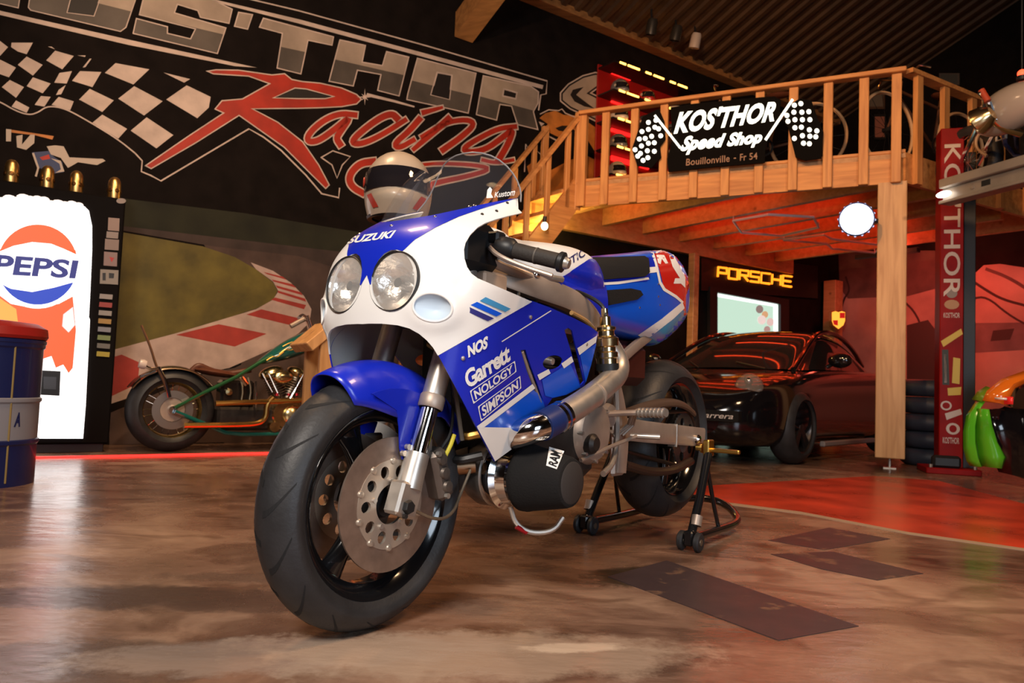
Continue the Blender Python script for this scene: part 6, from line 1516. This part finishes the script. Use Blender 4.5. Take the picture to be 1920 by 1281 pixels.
def cabin(root, st, m, name='greenhouse'):
    rows = []
    for (x, w0, z0, w1, z1) in st:
        row = [V(x, w0, z0), V(x, w0 * .45 + w1 * .55, z0 + (z1 - z0) * .55), V(x, w1, z0 + (z1 - z0) * .88), V(x, w1 * .8, z1 - .012), V(x, w1 * .4, z1), V(x, 0, z1 + .006)]
        rows.append(row + [V(p.x, -p.y, p.z) for p in row[-2::-1]])
    o = MB().grid(rows).obj(name, m, root, smooth=60); s = o.modifiers.new('round', 'SUBSURF'); s.levels = 2; s.render_levels = 2
    return o
def car_wheel(root, x, y, R, w, rimm):
    c = V(x, y, R); sy = 1 if y > 0 else -1
    t = MB().lathe(tyre_profile(R, w, R * .68), c, (0, 1, 0), 40).obj('wheel', rubber, root, smooth=60)
    MB().lathe([(R * .70, w * .40 * sy), (R * .66, w * .36 * sy), (R * .62, w * .1 * sy), (R * .62, -w * .3 * sy)], c, (0, 1, 0), 40).obj('rim', rimm, t)
    for k in range(5):
        a = 2 * PI * k / 5 + .3; d = V(math.cos(a), 0, math.sin(a)); q = V(-math.sin(a), 0, math.cos(a))
        MB().add([c + d * r_ + q * h + V(0, yy * sy, 0) for r_, h0 in ((.04, .03), (R * .66, .045)) for h in (-h0, h0) for yy in (w * .28, w * .36)], [(0, 1, 3, 2), (4, 6, 7, 5), (0, 4, 5, 1), (2, 3, 7, 6), (0, 2, 6, 4), (1, 5, 7, 3)]).obj('spoke', rimm, t, smooth=0)
    MB().lathe([(0, w * .38 * sy), (.05, w * .37 * sy), (.06, w * .28 * sy)], c, (0, 1, 0), 20).obj('cap', rimm, t)
carblk = mat('deep black car paint', (.006, .005, .006), .12, coat=.4)
glass_d = mat('dark car glass', (.012, .012, .013), .05, spec=.35)
CH = Vector((-.68, -.733, 0)).normalized(); CLf = Vector((-CH.y, CH.x, 0))
NOSE = Vector((1.28, 6.52, 0))
car = thing('sports_car', 'black low sports car with oval headlights parked under the mezzanine', 'car', NOSE, math.atan2(CH.y, CH.x))
car_body(car, [(-.02, .55, .24, .50, .02, .8), (-.10, .72, .17, .58, .03, .82), (-.28, .83, .14, .66, .035, .80), (-.60, .89, .13, .755, .01, .76), (-.95, .90, .13, .80, .0, .72), (-1.30, .885, .14, .835, .02, .74), (-1.9, .875, .14, .86, .03, .8), (-2.6, .89, .14, .875, .03, .8), (-3.1, .93, .14, .885, .03, .78), (-3.5, .945, .15, .88, .03, .74), (-3.9, .90, .18, .84, .03, .74), (-4.2, .80, .24, .76, .02, .75), (-4.3, .66, .32, .62, .02, .75)], carblk)
cabin(car, [(-1.18, .70, .82, .58, .84), (-1.40, .72, .84, .56, .98), (-1.70, .73, .85, .54, 1.14), (-2.0, .735, .86, .53, 1.255), (-2.3, .735, .865, .52, 1.29), (-2.7, .73, .87, .51, 1.275), (-3.1, .70, .875, .48, 1.19), (-3.5, .62, .875, .42, 1.05), (-3.85, .5, .86, .36, .90)], glass_d)
for sy in (1, -1):
    MB().tube([(-1.14, .70 * sy, .83), (-1.45, .655 * sy, .985), (-1.75, .61 * sy, 1.13), (-2.05, .565 * sy, 1.235), (-2.45, .54 * sy, 1.275), (-2.9, .52 * sy, 1.235), (-3.3, .50 * sy, 1.125), (-3.7, .46 * sy, .97)], .026, 10, smooth=2).obj('roof_pillar', carblk, car)
    lm = Matrix.Translation((-.33, .655 * sy, .625)) @ Matrix.Rotation(.32 * sy, 4, 'Z') @ Matrix.Rotation(-.62, 4, 'Y') @ Matrix.Diagonal((.085, .125, .165, 1))
    h_ = MB().sphere((0, 0, 0), 1, 22, M=lm).obj('headlight', mat('headlight glass', (.30, .26, .22), .08, alpha=.45, coat=.5), car)
    for k, (dz, r) in enumerate(((.35, .35), (-.35, .4))): MB().sphere(lm @ V(.55, 0, dz), .035, 12).obj('projector', chrome, h_)
    MB().sphere((0, 0, 0), 1, 14, M=Matrix.Translation((-1.45, 1.0 * sy, .93)) @ Matrix.Diagonal((.06, .11, .07, 1))).obj('door_mirror', carblk, car); MB().cyl((-1.45, .88 * sy, .87), (-1.45, .96 * sy, .91), .02, n=8).obj('mirror_stalk', carblk, car)
    for x in (-.88, -3.30): car_wheel(car, x, .80 * sy, .325, .24, mat('dark grey alloy', (.10, .09, .09), .3, .9))
    MB().lathe([(0, .02), (.035, .015), (.04, 0)], (-.07, .50 * sy, .32), (1, .35 * sy, 0), 16).obj('fog_light', chrome, car)
    MB().box((-.14, .40 * sy - .14, .24), (-.02, .40 * sy + .14, .33), bev=.03).obj('air_intake', blackmt, car)
    MB().box((-2.75, .88 * sy - .02, .14), (-1.35, .88 * sy + .03, .19), bev=.01).obj('side_sill', mat('grey sill', (.22, .2, .2), .4), car)
MB().box((-.13, .30, .36), (-.035, .70, .45), M=Matrix.Translation((.10, .03, .0)) @ Matrix.Rotation(.12, 4, 'Z'), bev=.004).obj('plate', mat('black plate', (.01, .01, .01), .3), car)
vs, fs = text2d('Carrera', .01, .3); MB().add([Matrix.Translation((.10, .03, 0)) @ Matrix.Rotation(.12, 4, 'Z') @ V(-.0335, .66 - .30 * (1 - u), .385 + .045 * v) for u, v in vs], fs).obj('plate_lettering', mat('silver script', (.55, .5, .46), .4), car, smooth=0)
for k in range(2): MB().tube([(-1.10 - .02 * k, .45 - .7 * k, .835), (-1.22, .1 - .5 * k, .90)], .008, 6).obj('wiper', blackmt, car)
# ================================================================== round lit sign on the post
rs_c = at_y(1606, 411, DK.y - .06)
rsg = thing('round_sign', 'round lit white sign with blue studded rim on the mezzanine post', 'sign', rs_c, 0)
rn = Vector((-.42, -.90, -.10)).normalized()
MB().lathe([(0, -.10), (.125, -.10), (.14, -.09), (.145, -.0), (.138, .012), (.132, .005)], (0, 0, 0), rn, 40).obj('housing', mat('blue enamel', (.02, .04, .2), .3), rsg)
MB().lathe([(0, .022), (.08, .018), (.132, .004)], (0, 0, 0), rn, 40).obj('lit_face', emitter('lit cool white disc', (.9, .96, 1.0), 4.0), rsg)
ax1 = rn.orthogonal().normalized(); ax2 = rn.cross(ax1)
for k in range(16): a = 2 * PI * k / 16; MB().sphere((ax1 * math.cos(a) + ax2 * math.sin(a)) * .143 + rn * -.03, .010, 8).obj('stud', emitter('blue white stud', (.6, .7, 1.0), 1.2), rsg)
MB().cyl(rn * -.09, V(.20, .03, .0), .02, n=10).obj('arm', blackmt, rsg)
# ================================================================== red car lift with its grey runway
LP = ground(1781, 888); lz = at_y(1781, 242, LP.y).z
lift = thing('lift_column', 'red steel lift column with vertical white lettering and stickers', 'lift', (LP.x, LP.y, 0), math.radians(-18))
m_lred = mat('red lift paint', (.24, .004, .004), .5, noise=.2, nscale=6, spec=.2)
LW = .088
MB().box((-LW, -.03, .05), (LW, .16, lz), bev=.006).obj('column', m_lred, lift)
MB().box((-.20, -.14, 0), (.20, .26, .05), bev=.006).obj('base_plate', m_lred, lift); MB().box((-.15, -.12, .05), (.06, -.03, .15), bev=.02).obj('foot_guard', blackmt, lift)
for dx in (-.16, .16): MB().cyl((dx, -.1, .05), (dx, -.1, .075), .014, n=8).obj('anchor_bolt', alu, lift)
def lz_(py): return at_y(1781, py, LP.y - .03).z
def ltext(body, z0, z1, x0, x1, m, rot=True, bold=.01):
    vs, fs = text2d(body, bold)
    f = (lambda u, v: V(x0 + (x1 - x0) * v, -.0325, z1 + (z0 - z1) * u)) if rot else (lambda u, v: V(x0 + (x1 - x0) * u, -.0325, z0 + (z1 - z0) * v))
    MB().add([f(*v) for v in vs], fs).obj('lettering', m, lift, smooth=0)
m_stw = mat('lift white vinyl', (.50, .42, .38), .4); m_sty = mat('lift yellow vinyl', (.55, .38, .03), .4)
ltext("KOS'THOR", lz_(556), lz_(270), -.062, .066, m_stw)
ltext("KOS'THOR", lz_(596), lz_(586), -.06, .06, m_stw, False); ltext("KOS'THOR", lz_(832), lz_(820), -.06, .06, m_stw, False)
def lst(poly, m, nm='sticker'): return MB().prism([poly], lambda u, v, t: V(u, -.0302 - t, v), 0, .002).obj(nm, m, lift, smooth=0)
def lp(px, py): return ((px - 1781) / 19.0 * LW, lz_(py))
lst([lp(*q) for q in ellipse(1781, 550, 9, 9, 14)], mat('sticker grey', (.2, .17, .16), .5)); lst([lp(*q) for q in ellipse(1781, 571, 12, 9, 14)], mat('sticker tan', (.36, .2, .1), .5))
lst([lp(*q) for q in ((1764, 640), (1796, 616), (1799, 626), (1768, 651))], m_sty); lst([lp(*q) for q in ((1766, 656), (1776, 656), (1778, 722), (1767, 722))], mat('sticker dark', (.03, .035, .03), .5))
lst([lp(*q) for q in ((1769, 664), (1773, 664), (1774, 718), (1770, 718))], m_stw); lst([lp(*q) for q in ((1784, 670), (1795, 672), (1794, 720), (1782, 718))], m_sty); lst([lp(*q) for q in ((1775, 728), (1797, 725), (1796, 740), (1776, 742))], m_sty)
lst([lp(*q) for q in ellipse(1773, 761, 9, 9, 16)], m_stw); lst([lp(*q) for q in ellipse(1773, 761, 6, 6, 16)], m_lred) .location.y = -.001
lst([lp(*q) for q in ((1771, 776), (1796, 766), (1798, 776), (1774, 788))], m_stw); lst([lp(*q) for q in ellipse(1784, 804, 11, 11, 16)], m_stw); lst([lp(*q) for q in ellipse(1784, 804, 6, 7, 16)], m_lred).location.y = -.001
MB().box((LW + .01, .02, .05), (LW + .10, .16, lz - .2), bev=.004).obj('guide_channel', mat('black channel', (.012, .01, .01), .4), lift)
RA = at_y(1775, 362, LP.y - .60); RB = at_y(1990, 322, LP.y - 1.45)
ru = thing('lift_runway', 'grey steel lift runway carrying a motorcycle at upper right', 'lift runway', (RA.x, RA.y, RA.z), math.atan2(RB.y - RA.y, RB.x - RA.x))
m_gst = mat('grey lift steel', (.33, .27, .21), .45, .3, noise=.2, nscale=5)
Lr = (RB - RA).length + .6
MB().box((-.02, -.02, -.06), (Lr, .06, .03), bev=.005).obj('beam_web', m_gst, ru); MB().box((-.02, -.06, .03), (Lr, .42, .10), bev=.006).obj('beam_top', m_gst, ru); MB().box((-.04, -.04, -.085), (Lr, .08, -.06), bev=.004).obj('beam_flange', m_gst, ru)
MB().box((.32, -.024, -.03), (.39, -.018, .01)).obj('slot', blackmt, ru); MB().cyl((.25, -.03, -.02), (.25, -.018, -.02), .012, n=8).obj('bolt', alu, ru)
MB().sphere((.02, -.05, -.02), .045, 14, sc3=(1.5, .6, .55)).obj('marker_lamp', emitter('lit marker lamp', (1, .97, .92), 5.0), ru)
# custom motorcycle on the runway, front towards the left
mbp = RA.lerp(RB, .62)
mb = thing('cafe_motorcycle', 'custom motorcycle with cream tank and brass headlight raised on the lift', 'motorcycle', (mbp.x + .55, mbp.y + .28, RA.z + .10 + (RB.z - RA.z) * 0), math.atan2(RB.y - RA.y, RB.x - RA.x) + PI)
def mbl(px, py, yy=None):
    q = at_y(px, py, mbp.y + .15) - mb.location; c_, s_ = math.cos(-mb.rotation_euler.z), math.sin(-mb.rotation_euler.z); return V(q.x * c_ - q.y * s_, q.x * s_ + q.y * c_, q.z)
m_cream = mat('cream tank paint', (.50, .38, .29), .25, coat=.5)
hl = mbl(1838, 226); MB().lathe([(0, -.10), (.05, -.09), (.085, -.04), (.10, .02), (.095, .03), (.07, .01), (0, .0)], hl, (.85, .2, -.35), 26).obj('headlight', brass, mb)
tkp = mbl(1893, 205); MB().sphere((0, 0, 0), 1, 22, M=Matrix.Translation(tkp) @ Matrix.Rotation(.2, 4, 'Y') @ Matrix.Diagonal((.28, .15, .16, 1))).obj('fuel_tank', m_cream, mb)
a0, a1, a2 = mbl(1846, 208), mbl(1860, 178), mbl(1876, 192)
MB().tube([a0, a0.lerp(a1, .6) + V(0, .05, .02), a1 + V(0, .12, 0)], .014, 10, smooth=1).obj('handlebar', chrome, mb); MB().cyl(a1 + V(0, .10, .02), a2 + V(-.02, .14, -.02), .022, n=12).obj('grip', mat('red grip', (.5, .06, .02), .5), mb)
MB().tube([mbl(1876, 195) + V(0, .1, 0), mbl(1886, 228) + V(0, .08, 0)], .02, 10).obj('brake_arm', chrome, mb)
MB().tube([a0, mbl(1880, 240), mbl(1915, 250)], .03, 12, smooth=1).obj('engine_head', brass, mb)
for yy in (.09, -.09): MB().tube([mbl(1862, 218) + V(0, yy, 0), V(.78, yy, .31)], .02, 10).obj('fork_leg', chrome, mb)
for x in (.80, -.62):
    w = MB().lathe(tyre_profile(.31, .11, .22), (x, 0, .31), (0, 1, 0), 40).obj('wheel', rubber, mb, smooth=60); MB().lathe([(.225, -.035), (.215, 0), (.225, .035)], (x, 0, .31), (0, 1, 0), 40).obj('rim', chrome, w)
    for k in range(12): a = 2 * PI * k / 12; MB().cyl((x, 0, .31), (x + .215 * math.cos(a), 0, .31 + .215 * math.sin(a)), .003, n=4).obj('spoke', chrome, w)
MB().tube([(.45, .06, .62), (.40, .06, .25), (.1, .07, .16), (-.3, .07, .2), (-.62, .07, .31)], .017, 10, smooth=1).obj('frame_tube', mat('blue frame', (.03, .035, .10), .3), mb); MB().tube([(.45, -.06, .62), (.40, -.06, .25), (.1, -.07, .16), (-.3, -.07, .2), (-.62, -.07, .31)], .017, 10, smooth=1).obj('frame_tube', mat('blue frame'), mb)
MB().box((-.1, -.13, .18), (.28, .13, .48), bev=.05).obj('engine', dark_eng, mb); MB().box((-.62, -.10, .60), (-.12, .10, .68), bev=.03).obj('seat', brown, mb)
e_ = [(.42, .14, .36), (.42, .14, .50), (.34, .14, .50), (.34, .14, .36)]; MB().tube(e_, .010, 8, closed=True).obj('carrier_loop', mat('pale wire', (.6, .55, .48), .35), mb)
MB().tube([(.55, .1, .52), (.62, .12, .46), (.62, .12, .36), (.54, .1, .28)], .012, 8, smooth=2).obj('hose', mat('tan hose', (.45, .3, .2), .4), mb)
# small red beacon above it
bq = at_y(1916, 138, mbp.y + .2); bc = thing('red_beacon', 'small glowing red beacon lamp at the upper right edge', 'lamp', bq); MB().sphere((0, 0, 0), .03, 14).obj('dome', emitter('red beacon glow', (1, .06, .02), 4.0), bc); MB().cyl((0, 0, -.05), (0, 0, -.02), .035, n=14).obj('base', blackmt, bc); MB().cyl((0, 0, .02), (.0, .0, WALL_H + .38 * (bq - W0).dot(WN) - bq.z - .08), .006, n=8).obj('cable', blackmt, bc)
# ================================================================== show car at the right edge
GH = Vector((.95, .31, 0)).normalized(); GL = Vector((-GH.y, GH.x, 0))
GO = ground(1812, 906) + GH * .02 - GL * .86
gcar = thing('show_car', 'black tuned car with lime green bumper corner and orange tail lamp', 'car', (GO.x, GO.y, 0), math.atan2(GH.y, GH.x))
def gl(px, py, y): # photograph -> car-local on the plane y = const
    p0 = Vector((GO.x, GO.y, 0)) + GL * y; q = on_plane(px, py, p0, GL) - Vector((GO.x, GO.y, 0)); return V(q.dot(GH), q.dot(GL), q.z)
def gr(px, py, x): # on the rear plane x = const
    p0 = Vector((GO.x, GO.y, 0)) + GH * x; q = on_plane(px, py, p0, GH) - Vector((GO.x, GO.y, 0)); return V(q.dot(GH), q.dot(GL), q.z)
car_body(gcar, [(.10, .60, .22, .72, .02, .85), (.16, .72, .16, .80, .02, .85), (.40, .80, .15, .86, .03, .85), (.9, .84, .15, .88, .03, .82), (1.6, .85, .15, .88, .03, .82), (2.4, .85, .15, .87, .03, .82), (3.0, .83, .15, .80, .03, .8), (3.5, .76, .16, .70, .03, .8), (3.72, .60, .22, .55, .02, .8)], carblk)
cabin(gcar, [(.30, .70, .86, .50, .90), (.62, .72, .87, .52, 1.12), (1.0, .74, .88, .54, 1.27), (1.6, .75, .88, .56, 1.33), (2.1, .74, .88, .55, 1.28), (2.5, .72, .87, .55, 1.08), (2.75, .70, .86, .55, .90)], glass_d)
for x in (.75, 2.95):
    for sy in (1, -1): car_wheel(gcar, x, .76 * sy, .30, .2, mat('dark grey alloy'))
lime = mat('lime green paint', (.075, .40, .015), .25, coat=.5); olens = mat('orange lamp lens', (.55, .12, .008), .15, coat=.5, emit=(1, .15, .01), es=.12)
# lime green bumper blades wrap the rear corner nearest the camera (the car's right side, y < 0 faces the camera)
def blade(px, thick, m, nm, d0=0.0):
    pts = [at_y(x, y, GO.y + yy) for x, y, yy in px]; n = len(pts) // 2; org = Vector((GO.x, GO.y, 0))
    rows = []
    for i in range(n):
        a, b = pts[i], pts[2 * n - 1 - i]; rows.append([(a.lerp(b, j / 4) + Vector((0, -.05 * math.sin(PI * j / 4), 0))) for j in range(5)])
    R = [[V((p - org).dot(GH), (p - org).dot(GL), p.z) for p in r] for r in rows]
    o = MB().grid(R).obj(nm, m, gcar, smooth=60); s = o.modifiers.new('t', 'SOLIDIFY'); s.thickness = thick; s.offset = 0
    return o
yb = -.12
blade([(1830, 757, yb), (1814, 780, yb), (1808, 810, yb), (1808, 840, yb), (1814, 864, yb), (1820, 872, yb), (1836, 876, yb), (1830, 850, yb), (1826, 820, yb), (1826, 790, yb), (1830, 765, yb), (1838, 748, yb)], .02, lime, 'bumper_blade')
blade([(1834, 766, yb - .05), (1832, 790, yb - .05), (1832, 820, yb - .05), (1836, 850, yb - .05), (1842, 874, yb - .05), (1876, 878, yb - .1), (1884, 858, yb - .1), (1868, 832, yb - .1), (1856, 800, yb - .1), (1848, 768, yb - .1)], .02, lime, 'bumper_blade')
blade([(1824, 750, yb), (1834, 736, yb), (1850, 726, yb), (1852, 740, yb), (1844, 748, yb), (1836, 756, yb)], .02, mat('olive green paint', (.12, .2, .01), .3), 'bumper_top')
blade([(1844, 752, yb - .06), (1852, 735, yb - .06), (1880, 714, yb - .06), (1925, 698, yb - .06), (1925, 712, yb - .08), (1896, 728, yb - .08), (1890, 748, yb - .08), (1884, 760, yb - .08)], .03, olens, 'tail_lamp')
MB().box((0, 0, 0), (.11, .03, .03), M=Matrix.Translation(gl(1866, 750, -.70) * 1.0), bev=.008).obj('lamp_reflector', mat('white reflector', (.7, .65, .6), .2), gcar) if False else None
blade([(1866, 745, yb - .14), (1866, 749, yb - .14), (1884, 751, yb - .14), (1884, 747, yb - .14)], .01, mat('white reflector', (.8, .75, .7), .15), 'lamp_reflector'); blade([(1884, 744, yb - .13), (1884, 758, yb - .13), (1893, 758, yb - .13), (1893, 744, yb - .13)], .01, mat('red reflector', (.6, .02, .02), .2, emit=(1, .03, .02), es=.2), 'lamp_reflector')
blade([(1840, 768, yb + .02), (1850, 830, yb + .02), (1872, 884, yb + .02), (1925, 900, yb + .02), (1925, 770, yb + .02), (1880, 764, yb + .02)], .03, carblk, 'rear_bumper')
# ================================================================== stacked tyres by the lift
ty = at_y(1746, 850, LP.y + .75)
for k in range(5):
    z = .22 * k * .62
    o = MB().lathe(tyre_profile(.27, .15, .17), (0, 0, 0), (0, 0, 1), 36).obj('stacked_tyre', mat('blue grey tyre', (.035, .045, .07), .5), None, smooth=60, loc=(ty.x, ty.y, .078 + .158 * k)) if k == 0 else share(bpy.data.objects['stacked_tyre'], 'stacked_tyre', None, Matrix.Translation((ty.x + .01 * (k % 2), ty.y, .078 + .158 * k)))
    tag(o, 'blue grey tyre in the stack behind the lift column, %s' % ['on the floor', 'second from the floor', 'in the middle', 'fourth from the floor', 'topmost'][k], 'tyre', 'tyres stacked by the lift')
# black cabinet / shelving in the dark behind the lift

# added red lamp under the far end of the deck, to redden the rock mural
ww = wsd(SEND - .4, 1.7)
wsh = thing('added_red_washer', 'added red wall washing lamp at the far end under the mezzanine', 'lamp', (ww.x, ww.y, Z_FB - .02), math.atan2(WE.y, WE.x))
MB().box((-.06, -.4, -.06), (.02, .4, .0), bev=.006).obj('housing', blackmt, wsh); MB().box((.02, -.38, -.05), (.026, .38, -.008)).obj('lens', emitter('added washer glow', (1, .06, .03), 6.0), wsh, smooth=0)
for tx, ty_, pw in ((2.2, 0.3, 24), (1.2, -2.4, 34)):
    lo = area_lamp('added_washer_light', Vector((ww.x, ww.y, Z_FB - .06)) + WE * .05, Vector((ww.x, ww.y, .9)) + WE * tx + WN * -ty_, .4, pw, (1.0, .10, .06))

def rockpaint(poly, m, off, nm): 
    vs, fs = tri2d([poly]); MB().add([on_plane(x, y, CORNER - WE * off, WE) for x, y in vs], fs).obj(nm, m, wall_back, smooth=0)
m_rk1 = mat('dark rock paint', (.10, .05, .042), .8, noise=.4, nscale=3); m_rk2 = mat('rock crack paint', (.035, .016, .014), .8); m_rk3 = mat('slate rock paint', (.14, .085, .08), .8, noise=.3, nscale=4)
rockpaint([(1572, 470), (1760, 470), (1760, 540), (1700, 556), (1640, 558), (1590, 560), (1574, 540)], m_rk1, .006, 'rock_layer')
rockpaint([(1820, 606), (1990, 604), (1990, 652), (1820, 662)], m_rk3, .006, 'rock_layer'); rockpaint([(1862, 620), (1902, 616), (1894, 637), (1857, 640)], m_rk2, .008, 'rock_dark_patch')  # grey band and black rectangle painted on the wall
rockpaint([(1700, 610), (1740, 600), (1770, 640), (1770, 720), (1700, 720)], m_rk2, .008, 'rock_dark_patch')  # dark patch painted on the wall
for pts, w in (([(1586, 520), (1594, 545), (1582, 560), (1576, 590)], 3.5), ([(1820, 525), (1850, 545), (1880, 562), (1930, 575)], 5), ([(1822, 560), (1850, 556), (1890, 590), (1930, 612)], 4), ([(1850, 505), (1890, 520), (1930, 545)], 6), ([(1690, 560), (1720, 590), (1735, 640)], 4)):
    vs, fs = ribbon(smooth2(pts, 2), w); MB().add([on_plane(x, y, CORNER - WE * .01, WE) for x, y in vs], fs).obj('rock_crack', m_rk2 if w != 6 else m_rk1, wall_back, smooth=0)
